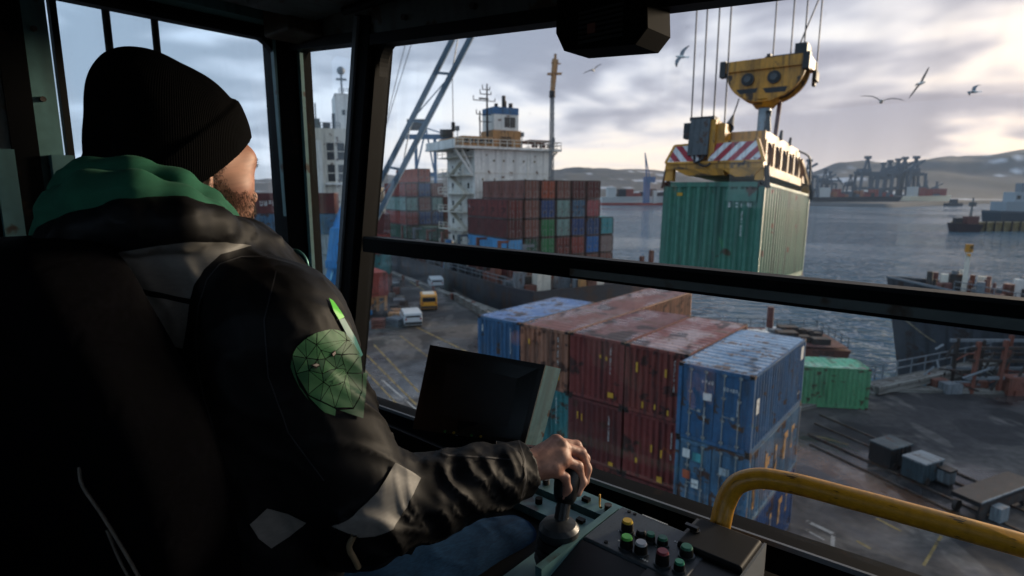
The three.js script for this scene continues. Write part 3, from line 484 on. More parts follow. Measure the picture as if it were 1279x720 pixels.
  const rp = new MB(); rp.rod(V(cx + 0.3, T + 1.2, cz - 0.1), V(cx + 0.36, T + 2.4, cz - 0.1), 0.06, 8); rp.build('hose_reel_arm', weathered(0x6a403c, { seed: 93, tile: 1, n: 64 }), o);
}
const headTop = [];
{
  const base = V(0.32, CH + 2.35, -3.2), o = thingL('head_block', 'yellow rounded sheave block with two bolts above the spreader', 'head block', base.clone().applyMatrix4(hangM).toArray());
  o.rotation.order = 'YXZ'; o.rotation.set(HTILT, -HANG, 0);
  // drum profile: flat top, rounded underside
  const prof = new THREE.Shape(); prof.moveTo(-0.98, 1.02); prof.lineTo(-0.98, 0.72); prof.quadraticCurveTo(-0.9, 0.36, -0.52, 0.14); prof.lineTo(-0.2, 0.02); prof.lineTo(0.2, 0.02); prof.lineTo(0.5, 0.14); prof.quadraticCurveTo(0.94, 0.36, 1.0, 0.8); prof.lineTo(1.0, 1.02); prof.closePath();
  const ex = (sh, d, z0, bev = 0.02) => { const g = new THREE.ExtrudeGeometry(sh, { depth: d, bevelEnabled: bev > 0, bevelThickness: bev, bevelSize: bev, bevelSegments: 2, curveSegments: 14 }); g.translate(0, 0, z0); return g; };
  addMesh('side_plate', ex(prof, 0.07, 0.27), YPAINT, o); addMesh('side_plate', ex(prof, 0.07, -0.36), YPAINT, o);
  // the belly between the plates, with the slots left open
  const belly = new THREE.Shape(); belly.moveTo(-0.8, 0.6); belly.quadraticCurveTo(-0.8, 0.36, -0.45, 0.17); belly.lineTo(0.45, 0.17); belly.quadraticCurveTo(0.86, 0.38, 0.88, 0.98); belly.lineTo(-0.8, 0.98); belly.closePath();
  addMesh('belly', ex(belly, 0.52, -0.26, 0), BLACKISH, o);
  const rib = new MB(); rib.box(-1.06, 1.06, 0.86, 1.14, 0.33, 0.44); rib.box(-1.06, 1.06, 0.86, 1.14, -0.46, -0.35); rib.box(0.98, 1.1, 0.84, 1.12, -0.6, 0.46); rib.box(-1.1, -0.98, 0.84, 1.1, -0.5, 0.46);
  addMesh('top_beam', rib.geo(), YPAINT, o);
  for (const x of [-0.42, 0.26]) { const b = new MB(); b.rod(V(x, 0.62, 0.34), V(x, 0.62, 0.42), 0.17, 18); const m = addMesh('sheave_pin', b.geo(), BLACKISH, o); addMesh('pin_cap', new MB().rod(V(x, 0.62, 0.42), V(x, 0.62, 0.46), 0.09, 14).geo(), GREYBOX, m); }
  { const b = new MB(); const sl = (x0, x1, y0, y1) => b.hexa([V(x0 + 0.1, y0, 0.363), V(x1 - 0.05, y0, 0.363), V(x1 - 0.05, y0, 0.35), V(x0 + 0.1, y0, 0.35)], [V(x0, y1, 0.363), V(x1, y1, 0.363), V(x1, y1, 0.35), V(x0, y1, 0.35)]); sl(-0.72, -0.14, 0.25, 0.38); sl(-0.02, 0.62, 0.22, 0.36); addMesh('drain_slot', b.geo(), BLACKISH, o); }
  { const b = new MB(); b.rod(V(0, -0.12, 0), V(0, 0.08, 0), 0.24, 18, 0.4); addMesh('swivel_collar', b.geo(), YPAINT, o); }
  const blk = new MB(); blk.box(-0.05, 0.75, 1.04, 1.22, -0.25, 0.25); blk.box(0.7, 1.0, 1.1, 1.45, -0.3, 0.3); blk.box(0.0, 0.1, 1.2, 1.28, -0.28, 0.28); addMesh('rope_anchor', blk.geo(), BLACKISH, o);
  for (const x of [-1.12, 1.02]) { const b = new MB(); b.box(x - 0.06, x + 0.1, 0.74, 1.16, 0.25, 0.5); addMesh('rope_guide', b.geo(), BLACKISH, o); }
  { const b = new MB(); b.box(1.08, 1.18, 0.6, 0.85, -0.75, -0.3); b.box(1.04, 1.12, 0.5, 1.12, -0.75, -0.55); addMesh('end_bracket', b.geo(), DARKSTEEL, o); }
  for (const [x, z] of [[0.1, 0.0], [0.55, 0.0], [0.9, 0.15], [1.12, -0.6], [-1.06, 0.36]]) headTop.push(V(x, 1.15, z).applyMatrix4(new THREE.Matrix4().compose(o.position, new THREE.Quaternion().setFromEuler(o.rotation), V(1, 1, 1))));
}
{ // hoisting ropes, straight up to the trolley
  const rope = (a, label, b) => { const m = new MB(), top = b ?? V(a.x, 46, a.z); m.rod(V(0, 0, 0), top.clone().sub(a), 0.018, 6); const o = addMesh('wire_rope', m.geo(), WIRE); o.position.copy(a); setTag(o, label, 'rope', 'hoisting ropes of the crane'); };
  const cabTop = [[-0.62, 1.44, 0.0], [-0.36, 1.5, 0.02], [-0.08, 1.5, 0.0], [0.1, 1.36, -0.3]].map(([x, y, z]) => V(x, CH + y, z).applyMatrix4(hangM));
  cabTop.forEach((p) => rope(p, 'thin dark wire rope running straight up from the grey spreader cabinet'));
  headTop.slice(0, 4).forEach((p) => rope(p, 'thin dark wire rope running straight up from the yellow head block'));
  rope(headTop[2].clone().add(V(-0.15, 0.2, 0)), 'slack wire slanting up from the yellow head block', V(headTop[2].x + 1.6, 22, headTop[2].z));
  const a = V(0.2, CH + 1.3, -0.35).applyMatrix4(hangM), b = V(-0.35, 2.45 + CH + 0.05, -3.0).applyMatrix4(hangM);
  const m = new MB(); m.rod(V(0, 0, 0), b.clone().sub(a), 0.02, 6); m.rod(V(0, 0, 0), b.clone().sub(a).multiplyScalar(0.4), 0.12, 8, 0.03);
  const o = addMesh('feed_cable', m.geo(), BLACKISH); o.position.copy(a); setTag(o, 'thick black cable with a sleeve slanting from spreader to head block', 'cable');
}

// ================================================================ SHIPS AND THEIR LOADS
const WHITEP = weathered(0xdedad2, { seed: 201, rust: 0.1, fade: 0.15, streak: 0.3, rough: 0.6, tile: 9, rustHex: 0x7a5138 });
const CREAMP = weathered(0xd0c8b8, { seed: 203, rust: 0.15, fade: 0.2, streak: 0.4, rough: 0.65, tile: 9, rustHex: 0x6a5344 });
const HULLDARK = weathered(0x2b2d33, { seed: 205, rust: 0.55, fade: 0.3, streak: 0.8, rough: 0.55, tile: 11, rustHex: 0x4a362e, fadeHex: 0x5d6068 });
const DECKRED = weathered(0x5e322b, { seed: 207, rust: 0.6, rough: 0.8, tile: 6, n: 256 });
const TANP = weathered(0xa97a4a, { seed: 209, rust: 0.4, streak: 0.6, rough: 0.6, tile: 4, n: 192 });
const BLUEP = weathered(0x2f628f, { seed: 211, rust: 0.3, streak: 0.5, rough: 0.5, tile: 4, n: 256 });
const CRANEBLUE = weathered(0x335f86, { seed: 213, rust: 0.2, streak: 0.5, rough: 0.5, tile: 5, n: 256 });
const BASEBLUE = weathered(0x2f80bd, { seed: 214, rust: 0.15, streak: 0.4, rough: 0.5, tile: 5, n: 192 });
const GLASSDARK = std(0x11171c, 0.15);
const RUSTP = weathered(0x6b3a2c, { seed: 215, rust: 0.7, streak: 0.6, rough: 0.7, tile: 3, n: 192 });
const GREYP = weathered(0x676d72, { seed: 217, rust: 0.4, streak: 0.6, rough: 0.6, tile: 4, n: 192 });
// railing posts and two bars along a polyline
function railing(b, pts, h = 1.05, every = 1.6, r = 0.03) {
  for (let i = 0; i + 1 < pts.length; i++) { const a = pts[i], c = pts[i + 1], n = Math.max(1, Math.round(a.distanceTo(c) / every)); for (let k = 0; k <= n; k++) { const q = a.clone().lerp(c, k / n); b.bar(q, q.clone().add(V(0, h, 0)), r * 2, r * 2, V(0, 0, 1)); } for (const y of [h, h * 0.55]) b.bar(a.clone().add(V(0, y, 0)), c.clone().add(V(0, y, 0)), r * 2, r * 2); }
}
const SHIP_AZ = -30 * Math.PI / 180, shipBase = V(-2.0, 0, -66.9);
const shipM = new THREE.Matrix4().compose(shipBase, new THREE.Quaternion().setFromEuler(new THREE.Euler(0, -SHIP_AZ, 0)), V(1, 1, 1));
{ // the container ship along the quay; local x from the quay outwards, -z along the quay away from the cab
  const s = thingL('container_ship', 'dark hulled container ship with white bridge block moored along the quay', 'ship', shipBase.toArray(), -SHIP_AZ);
  const D = 1.3;
  // hull: plan outline, transom at the near end
  const plan = [[2.2, 5], [22.5, 5], [24.6, 1], [24.8, -110], [20, -135], [13, -150], [6, -135], [1.2, -110], [1.2, 1]];
  const h = new MB(); for (let i = 0; i < plan.length; i++) { const [x0, z0] = plan[i], [x1, z1] = plan[(i + 1) % plan.length]; h.quad(V(x0, -4, z0), V(x0, D + 0.9, z0), V(x1, D + 0.9, z1), V(x1, -4, z1)); h.quad(V(x0, D + 0.9, z0), V(x0 * 0.97 + 13 * 0.03, D + 0.9, z0 * 0.995), V(x1 * 0.97 + 13 * 0.03, D + 0.9, z1 * 0.995), V(x1, D + 0.9, z1)); }
  h.build('hull', HULLDARK, s);
  { const sh = new THREE.ShapeGeometry(new THREE.Shape(plan.map(([x, z]) => new THREE.Vector2(x * 0.98 + 0.26, -z * 0.99)))); sh.rotateX(-Math.PI / 2); sh.translate(0, D, 0); addMesh('deck', sh, DARKSTEEL, s); }
  { const b = new MB(); railing(b, [V(1.5, D + 0.9, 2), V(1.5, D + 0.9, -60)], 1.0, 2.2, 0.035); b.build('railing', GREYP, s); }
  // lashing bridges and clutter along the quayside deck
  const R = rng(5);
  for (let i = 0; i < 26; i++) { const z = 1 - i * 1.7 - R(), b = new MB(), hh = 0.8 + R() * 2.1, x = 2 + R() * 2.4; b.box(x, x + 0.5 + R() * 1.4, D, D + hh, z - 0.4 - R(), z); b.build('deck_fitting', [HULLDARK, RUSTP, GREYP, HULLDARK, DARKSTEEL][Math.floor(R() * 5)], s); }
  for (let i = 0; i < 8; i++) { const z = -1 - i * 6.3; const b = new MB(); b.bar(V(4.6, D, z), V(4.6, D + 5.6, z), 0.4, 0.4, V(0, 0, 1)); b.bar(V(4.6, D + 5.4, z), V(6, D + 5.4, z), 0.3, 0.3); b.bar(V(4.6, D + 2.9, z), V(6, D + 2.9, z), 0.3, 0.3); b.build('lashing_post', i % 3 ? RUSTP : GREYP, s); }
  for (let i = 0; i < 3; i++) { const b = new MB(); b.box(22.6 + i * 0.2, 23.1 + i * 0.2, D, D + 4.2 - i, 1.5 - i * 2, 2.0 - i * 2); b.bar(V(20, D + 2.2, 1.7), V(23, D + 2.2, 1.7), 0.35, 0.35); b.build('cell_guide', RUSTP, s); }
  for (let i = 0; i < 34; i++) { const x = 2.5 + R() * 19, z = 4.2 - R() * 9.5, w = 0.4 + R() * 1.8; new MB().box(x, x + w, D, D + 0.5 + R() * 2.2, z - w * 0.6, z).build('deck_fitting', [RUSTP, GREYP, TANP, DARKSTEEL, HULLDARK, CREAMP][Math.floor(R() * 6)], s); }
  // bridge block
  const X0 = 9.1, X1 = 23.4, Z0 = -23.4, Z1 = -34, TOP = 19.8;
  new MB().box(5.6, 24.2, D, D + 0.48, -21, -7).build('hatch_cover', RUSTP, s); new MB().box(4.4, 15, D, D + 0.48, -56, -42.6).build('hatch_cover', RUSTP, s); new MB().box(5.6, 9.4, D, D + 0.48, -42.5, -35.2).build('hatch_cover', RUSTP, s);
  new MB().box(X0, X1, D, TOP, Z1, Z0).build('bridge_block', WHITEP, s);
  { const b = new MB(); for (let k = 1; k < 6; k++) { const y = D + k * 2.95; b.box(X0 - 0.02, X1 + 0.02, y, y + 0.09, Z0, Z0 + 0.05); } for (const x of [X0 + 4.9, X0 + 9.6]) b.box(x, x + 0.06, D, TOP, Z0, Z0 + 0.04); b.build('plate_seam', CREAMP, s); }
  for (let k = 0; k < 6; k++) for (let i = 0; i < 7; i++) { if (R() < 0.25) continue; const x = X0 + 1.4 + i * 1.9 + (R() - 0.5) * 0.4, y = D + 2 + k * 2.95; const w = addMesh('porthole', new MB().rod(V(x, y, Z0), V(x, y, Z0 + 0.06), 0.19, 12).geo(), GLASSDARK, s); addMesh('rim', (() => { const t = new THREE.TorusGeometry(0.19, 0.05, 5, 12); t.translate(x, y, Z0 + 0.05); return t; })(), CREAMP, w); }
  // stairs and galleries on the quayward side
  for (let k = 0; k < 6; k++) { const y = D + 2.9 * (k + 1), b = new MB(); b.box(X0 - 2.0, X0 - 0.002, y - 0.12, y, Z1 + 0.5, Z0 - 0.3); railing(b, [V(X0 - 1.95, y, Z0 - 0.3), V(X0 - 1.95, y, Z1 + 0.5)], 1, 1.8, 0.04); b.bar(V(X0 - 1, y - 2.9, Z0 - 1 - (k % 2) * 6), V(X0 - 1, y, Z0 - 7 + (k % 2) * 6), 0.8, 0.15); b.build('gallery', CREAMP, s); for (let i = 0; i < 3; i++) { const z = Z0 - 2 - i * 3; const dd = addMesh('side_window', new MB().box(X0 - 0.03, X0, y + 0.8, y + 1.7, z - 0.7, z).geo(), GLASSDARK, s); dd.name = 'side_window'; } }
  // bridge deck with wings on brackets
  { const b = new MB(); b.box(X0 - 3.8, X1 + 1.6, TOP, TOP + 0.35, Z1 - 0.4, Z0 + 0.8); b.box(X0 - 3.8, X0 - 3.6, TOP + 0.3, TOP + 1.3, Z1, Z0 + 0.8); b.bar(V(X0 - 0.02, TOP - 4.2, Z0 - 0.5), V(X0 - 3.2, TOP, Z0 - 0.5), 0.35, 0.35); b.bar(V(X0 - 0.02, TOP - 3.6, Z0 - 0.5), V(X0 - 2, TOP, Z0 - 0.5), 0.25, 0.25); b.bar(V(X1, TOP - 1.4, Z0 - 0.5), V(X1 + 1.5, TOP, Z0 - 0.5), 0.3, 0.3); b.build('bridge_wing', WHITEP, s); }
  { const b = new MB(); railing(b, [V(X0 - 3.6, TOP + 0.35, Z0 + 0.7), V(X1 + 1.5, TOP + 0.35, Z0 + 0.7), V(X1 + 1.5, TOP + 0.35, Z1)], 1.1, 1.3, 0.045); b.build('bridge_railing', CREAMP, s); }
  const wh = new MB().box(X0 - 1.9, X0 + 3.6, TOP + 0.35, TOP + 1.9, Z1 + 1, Z0 - 0.2).build('wheelhouse', TANP, s);
  for (let i = 0; i < 6; i++) addMesh('window', new MB().box(X0 - 1.6 + i * 0.86, X0 - 0.95 + i * 0.86, TOP + 0.85, TOP + 1.5, Z0 - 0.2, Z0 - 0.15).geo(), GLASSDARK, wh);
  { const b = new MB(); b.box(X0 + 10, X0 + 14.5, TOP + 1.5, TOP + 1.75, Z0 - 5, Z0 + 0.3); b.build('canopy', RUSTP, s); const c = new MB(); for (let i = 0; i < 3; i++) c.box(X0 + 10.2 + i * 1.5, X0 + 11.4 + i * 1.5, TOP + 0.5, TOP + 1.2, Z0 + 0.3, Z0 + 0.4); c.build('rail_panel', DECKRED, s); }
  // funnel: tan foot, white body, blue top with pipes
  const fx0 = X0 + 4.0, fx1 = X0 + 8.5, fz0 = Z0 - 1, fz1 = Z0 - 5;
  const f1 = new MB().box(fx0 - 0.3, fx1 + 0.3, TOP + 0.35, TOP + 3.1, fz1, fz0 + 0.3).build('funnel_base', TANP, s);
  addMesh('vent_grille', (() => { const b = new MB(); for (let i = 0; i < 5; i++) b.box(fx0 + 1.0, fx0 + 3.0, TOP + 0.6 + i * 0.32, TOP + 0.78 + i * 0.32, fz0 + 0.3, fz0 + 0.36); return b.geo(); })(), DARKSTEEL, f1);
  const f2 = new MB().box(fx0, fx1, TOP + 3.1, TOP + 5.6, fz1, fz0).build('funnel', WHITEP, s);
  for (const k of [0, 1]) addMesh('louvre', new MB().box(fx0 + 1.9 + k * 1.05, fx0 + 2.85 + k * 1.05, TOP + 3.6, TOP + 5.2, fz0, fz0 + 0.05).geo(), GLASSDARK, f2);
  addMesh('blue_band', new MB().box(fx0 - 0.03, fx1 + 0.03, TOP + 5.6, TOP + 6.7, fz1, fz0 + 0.03).geo(), BLUEP, f2);
  for (const [x, hh, r] of [[1.2, 0.7, 0.3], [2.6, 2.0, 0.32], [2.9, 1.2, 0.22], [3.9, 0.9, 0.35]]) { const b = new MB(); b.rod(V(fx0 + x, TOP + 6.7, fz0 - 1.5), V(fx0 + x, TOP + 6.7 + hh, fz0 - 1.5), r, 10); b.build('exhaust_pipe', DARKSTEEL, s); }
  { // signal mast
    const x = fx0 - 0.7, z = Z0 - 2, b = new MB(); b.bar(V(x, TOP + 0.3, z), V(x, TOP + 10.2, z), 0.34, 0.34, V(0, 0, 1), 0.16, 0.16);
    for (const [y, w] of [[4.4, 1.4], [5.5, 1.9], [7.6, 2.4], [8.6, 1.2], [9.3, 0.8]]) { b.bar(V(x - w, TOP + y, z), V(x + w * 0.6, TOP + y, z), 0.12, 0.12); b.bar(V(x - w, TOP + y, z), V(x - w, TOP + y + 0.7, z), 0.1, 0.1, V(0, 0, 1)); b.bar(V(x + w * 0.6, TOP + y, z), V(x + w * 0.6, TOP + y + 0.5, z), 0.1, 0.1, V(0, 0, 1)); }
    b.bar(V(x - 1.3, TOP + 0.3, z), V(x - 1.3, TOP + 6, z), 0.16, 0.16, V(0, 0, 1)); b.cbox(x - 0.6, TOP + 7.9, z, 1.6, 0.22, 0.3); b.build('signal_mast', DARKSTEEL, s);
  }
  { // tall pole with the yellow head
    const x = X0 + 12.9, z = Z0 + 2.2, b = new MB(); for (const [dx, dz] of [[-0.3, -0.3], [0.3, -0.3], [0.3, 0.3], [-0.3, 0.3]]) b.bar(V(x + dx, D, z + dz), V(x + dx * 0.6, TOP + 9.4, z + dz * 0.6), 0.14, 0.14, V(0, 0, 1)); for (let k = 0; k < 30; k++) b.bar(V(x - 0.3, D + 1 + k * 0.88, z + 0.28), V(x + 0.3, D + 1.5 + k * 0.88, z + 0.28), 0.08, 0.08, V(0, 0, 1)); b.build('pole_mast', GREYP, s);
    const c = new MB(); c.bar(V(x, TOP + 8.8, z), V(x + 0.5, TOP + 14.2, z), 0.55, 0.55, V(0, 0, 1), 0.9, 0.5); c.bar(V(x - 0.9, TOP + 11.8, z), V(x + 1.7, TOP + 12.1, z), 0.35, 0.35); c.bar(V(x - 0.2, TOP + 13.6, z), V(x + 1.5, TOP + 13.6, z), 0.2, 0.2); c.bar(V(x + 0.5, TOP + 14, z), V(x + 0.5, TOP + 15, z), 0.3, 0.3, V(0, 0, 1)); c.build('mast_head', TANP, s); new MB().rod(V(x, TOP + 8.3, z), V(x, TOP + 9.3, z), 0.5, 10).build('mast_collar', DARKSTEEL, s);
  }
  { const b = new MB(); for (const [x, hh] of [[X0 - 2.4, 3], [X0 + 9.2, 2.6], [X1 + 1, 2]]) { b.bar(V(x, TOP + 0.3, Z0 - 1), V(x, TOP + hh, Z0 - 1), 0.1, 0.1, V(0, 0, 1)); b.cbox(x, TOP + hh, Z0 - 1, 0.5, 0.7, 0.5); } b.build('lamp_post', GREYP, s); }
  { const b = new MB(); for (const z of [-36.8, -39.4]) { b.bar(V(5.4, D, z), V(5.4, D + 3.4, z), 0.35, 0.35, V(0, 0, 1)); b.bar(V(9, D, z), V(9, D + 3.0, z), 0.35, 0.35, V(0, 0, 1)); b.bar(V(5.4, D + 3.2, z), V(9, D + 2.8, z), 0.35, 0.35); b.bar(V(5.4, D + 1.6, z), V(9, D + 1.4, z), 0.25, 0.25); } b.build('white_frame', WHITEP, s); }
  { const b = new MB(); b.rod(V(4.4, D, -23), V(4.4, D + 4.6, -23), 1.1, 10, 0.6); b.build('deck_house', BLUEP, s); }
}
{ // containers on the deck
  const put = (x, z, tier, mat, label, L = L40, front = 'door') => container({ pos: V(x + CW / 2, 1.8 + tier * 2.6, z).applyMatrix4(shipM).toArray(), az: SHIP_AZ, L, mat, front, far: true, label, group: 'containers stacked on the ship deck', marks: L === L40 && tier > 0 && x < 7 ? (o) => { const k = mark(o, 'side_lettering', (b) => { const R = rng(tier * 7 + 3); stencil(b, -6.2, 1.3, 0.5, 6, false, R, 0); }, WHITEMARK); k.position.set(-CW / 2 + 0.002, 0, 0); k.rotation.y = -Math.PI / 2; k.position.z = -7.4 + 0; } : undefined });
  const tiers = ['bottom', 'second', 'third', 'fourth', 'top'], cols = ['the quayward column', 'the second column from the quay', 'the third column from the quay', 'the fourth column from the quay', 'the fifth column from the quay', 'the sixth column from the quay', 'the short seaward column'];
  const names = { rust: 'brown', orange: 'orange', maroon: 'maroon', indigo: 'indigo', sage: 'sage green', dull: 'pale grey', pinkred: 'pink red', leaf: 'grass green', red: 'dark red', brick: 'brick red', cobalt: 'bright blue', aqua: 'turquoise', greyred: 'greyish red', sky: 'light blue', rustred: 'rusty red', moss: 'dark green', teal: 'teal', brown: 'tan', navy: 'navy', steelblue: 'grey blue' };
  const grid = [ // columns from the quay, tiers from the bottom
    ['maroon', 'sky', 'maroon', 'red', null], ['brown', 'moss', 'rust', 'rust', 'rust'], ['greyred', 'leaf', 'leaf', 'indigo', 'orange'], ['brown', 'rustred', 'sage', 'sage', 'rust'], ['brown', 'brick', 'indigo', 'steelblue', 'maroon'], ['rust', 'cobalt', 'navy', 'pinkred', 'maroon'], ['rust', 'greyred', 'aqua', null, null]];
  grid.forEach((col, c) => col.forEach((m, t) => { if (m) put(6.0 + c * 2.6, -7.6, t, m, `${names[m]} container with barred doors in the ${tiers[t]} tier, ${cols[c]}`); }));
  // beyond the bridge
  const grid2 = [['navy', 'moss', 'brick', 'sage', 'brick'], ['moss', 'leaf', 'indigo', 'rust', 'indigo'], ['teal', 'moss', 'navy', 'sage', 'rust'], ['rust', 'brick', 'maroon', 'maroon', null]];
  grid2.forEach((col, c) => col.forEach((m, t) => { if (m) put(4.7 + c * 2.52, -43, t, m, `${names[m]} container beyond the white bridge, ${tiers[t]} tier, ${cols[c]}`.replace('the short seaward column', 'seaward column')); }));
  put(7.2, -43, 5, 'orange', 'orange container alone on top of the stack beyond the white bridge');
  put(6.5, -35.6, 0, 'moss', 'dark green container on deck in front of the stack beyond the bridge', L20); put(6.5, -35.6, 1, 'moss', 'upper dark green container in front of the stack beyond the bridge', L20);
}
{ // second ship: only its tall accommodation block and stern show
  const p = P(393, 250, 126).setY(0), s = thingL('cargo_ship', 'cargo ship with a tall cream accommodation block and radar mast', 'ship', p.toArray(), 20 * Math.PI / 180);
  new MB().box(-8, 24, -4, 3, -70, 4).build('hull', HULLDARK, s);
  new MB().box(0, 14, 3, 26.5, -14, 0).build('accommodation_block', CREAMP, s);
  new MB().box(5.2, 15, 26.5, 34, -12, -1).build('upper_block', WHITEP, s);
  const R = rng(8); for (let k = 0; k < 2; k++) for (let i = 0; i < 2; i++) { const w = new MB().box(3.0 + i * 2.2, 4.5 + i * 2.2, 15.3 + k * 4.6, 18.9 + k * 4.6, 0, 0.05).build('window', GLASSDARK, s); addMesh('mullion', new MB().box(3.0 + i * 2.2, 4.5 + i * 2.2, 17 + k * 4.6, 17.2 + k * 4.6, 0.05, 0.1).geo(), CREAMP, w); }
  new MB().box(2.4, 8, 14.6, 15, 0, 1).build('balcony', WHITEP, s);
  new MB().box(0.2, 2.0, 4, 24, 0, 0.06).build('recess_panel', WHITEP, s);
  for (let i = 0; i < 4; i++) new MB().box(6.6 + i * 1.1, 7.3 + i * 1.1, 29.5, 30.6, -1, -0.95).build('wheelhouse_window', GLASSDARK, s);
  { const b = new MB(); railing(b, [V(0, 26.5, -0.2), V(6, 26.5, -0.2)], 1.2, 1, 0.06); railing(b, [V(6.2, 34, -1.1), V(15, 34, -1.1)], 1, 1, 0.06); b.build('railing', GREYP, s); }
  { const b = new MB(); b.bar(V(7, 34, -4), V(7, 38.6, -4), 0.4, 0.4, V(0, 0, 1)); b.cbox(7, 37.4, -4, 2.2, 0.4, 0.5); b.bar(V(9.4, 34, -4), V(9.4, 36.8, -4), 0.25, 0.25, V(0, 0, 1)); const g = new THREE.SphereGeometry(0.9, 10, 8); g.translate(7, 39.2, -4); b.add(g); b.build('radar_mast', GREYP, s); }
  { const b = new MB(); for (const [x, w, h] of [[0.8, 1.2, 2.2], [2.6, 1.4, 1.4], [4.6, 1.0, 3.4]]) b.box(x, x + w, 26.5, 26.5 + h, -4, -2); b.bar(V(1.2, 28, -3), V(1.2, 32, -3), 0.3, 0.3, V(0, 0, 1)); b.build('deck_fitting', GREYP, s); }
  new MB().box(15, 21, 3, 14, -14, -2).build('lower_block', WHITEP, s);
}
{ // long boxes stacked on land, seen through the side window
  const names = [['steelblue', 'grey blue'], ['dull', 'white grey'], ['dull', 'pale'], ['steelblue', 'grey blue'], ['maroon', 'dark red']];
  const base = P(302, 300, 74).setY(0), az = 86 * Math.PI / 180;
  names.forEach(([m, n], t) => container({ pos: [base.x, 0.02 + t * 2.62, base.z], az, L: L40, mat: m, far: true, label: `long ${n} container side on, ${['lowest', 'second', 'third', 'fourth', 'topmost'][t]} in its stack`, group: 'containers stacked on land past the side window', marks: t > 2 ? (o) => { const k = mark(o, 'side_lettering', (b) => { stencil(b, 3, 1.0, 0.62, 9, false, rng(40 + t), 0); }, t === 4 ? WHITEMARK : DARKSTEEL); k.position.set(CW / 2 - 0.006, 0, 0); k.rotation.y = Math.PI / 2; } : undefined }));
  names.slice(0, 4).forEach(([m, n], t) => { const q = base.clone().add(V(12.6, 0, -1)); container({ pos: [q.x, 0.02 + t * 2.62, q.z], az, L: L20, mat: ['rust', 'teal', 'brick', 'maroon'][t], far: true, label: `${['brown', 'teal', 'brick red', 'maroon'][t]} short container beside the blue crane, ${['lowest', 'second', 'third', 'topmost'][t]} in its stack`, group: 'containers stacked on land past the side window' }); });
}
{ // blue harbour crane
  const d = 60, foot = P(428, 330, d), s = thingW('harbour_crane', 'blue harbour crane with a long twin tube jib beside the quay road', 'crane', [foot.x, 0, foot.z]);
  const c = V(foot.x, 0, foot.z), X = (x, y, z) => c.clone().add(V(x, y, z));
  for (const [x, z] of [[-2.2, 1.8], [2.2, 1.8], [2.2, -1.8], [-2.2, -1.8]]) new MB().bar(X(x, 0, z), X(x * 0.45, 5.6, z * 0.5), 0.5, 0.5, V(0, 0, 1)).build('portal_leg', BASEBLUE, s);
  new MB().box(c.x - 1.4, c.x + 1.4, 5.5, 6.3, c.z - 1.4, c.z + 1.4).build('turntable', BASEBLUE, s);
  new MB().hexa([X(-1.3, 6.3, 1.3), X(1.2, 6.3, 1.3), X(1.2, 6.3, -2.5), X(-1.3, 6.3, -2.5)], [X(-0.9, 9.6, 0.8), X(0.9, 9.6, 0.8), X(0.9, 9.6, -2), X(-0.9, 9.6, -2)]).build('machine_house', BASEBLUE, s);
  { const b = new MB(); b.bar(X(-0.6, 9.4, -0.5), X(1.4, 15.2, -1.6), 0.8, 0.8, V(0, 0, 1), 0.5, 0.5); b.bar(X(0.8, 9.4, 0.4), X(1.6, 15.0, -1.4), 0.4, 0.4, V(0, 0, 1)); b.build('a_frame', BASEBLUE, s); }
  const jf = [X(0.5, 6.6, 0.9), X(0.5, 6.6, -0.9)], tip = [P(584, 12, d + 1), P(606, 12, d - 0.6)];
  const JIB = weathered(0x4a5f70, { seed: 219, rust: 0.3, streak: 0.5, rough: 0.5, tile: 4, n: 192 });
  tip.forEach((t, i) => new MB().bar(P(i ? 458 : 442, i ? 296 : 292, d + (i ? -0.4 : 0.8)), t, 0.5, 0.5).build('jib_chord', JIB, s));
  { const b = new MB(), a = [P(442, 292, d + 0.8), P(458, 296, d - 0.4)]; for (let k = 0; k < 5; k++) { const t = 0.1 + k * 0.21; b.bar(a[0].clone().lerp(tip[0], t), a[1].clone().lerp(tip[1], t), 0.24, 0.24); } b.build('jib_tie', JIB, s); }
  new MB().bar(X(0.2, 6.3, 0), P(450, 294, d), 1.2, 1.0).build('jib_foot', BASEBLUE, s);
  { const a = P(565, 95, d), b = new MB(); b.rod(a, a.clone().add(V(0, -4.5, 0)), 0.04, 5); b.cbox(a.x, a.y - 4.9, a.z, 0.35, 0.9, 0.35); b.build('hook', DARKSTEEL, s); }
  { const b = new MB(); for (const [px, py, e] of [[520, 60, 0.5], [505, 52, -0.5], [498, 55, 0.2], [530, 62, 0]]) b.rod(P(448 + e * 10, 268, d + e), P(px, py - 60, d + e), 0.035, 5); b.build('rigging', DARKSTEEL, s); const l = new MB(), a = [P(442, 292, d + 0.8), P(458, 296, d - 0.4)]; for (let k = 0; k < 5; k++) { const t = 0.1 + k * 0.21; l.bar(a[k % 2].clone().lerp(tip[k % 2], t), a[1 - k % 2].clone().lerp(tip[1 - k % 2], Math.min(1, t + 0.21)), 0.09, 0.09); } l.build('lattice_bar', JIB, s); }
  const b2 = new MB(); b2.bar(P(446, 300, d - 2), P(416, 372, d - 3), 0.5, 0.5, V(0, 0, 1)); b2.build('brace', DARKSTEEL, s);
}
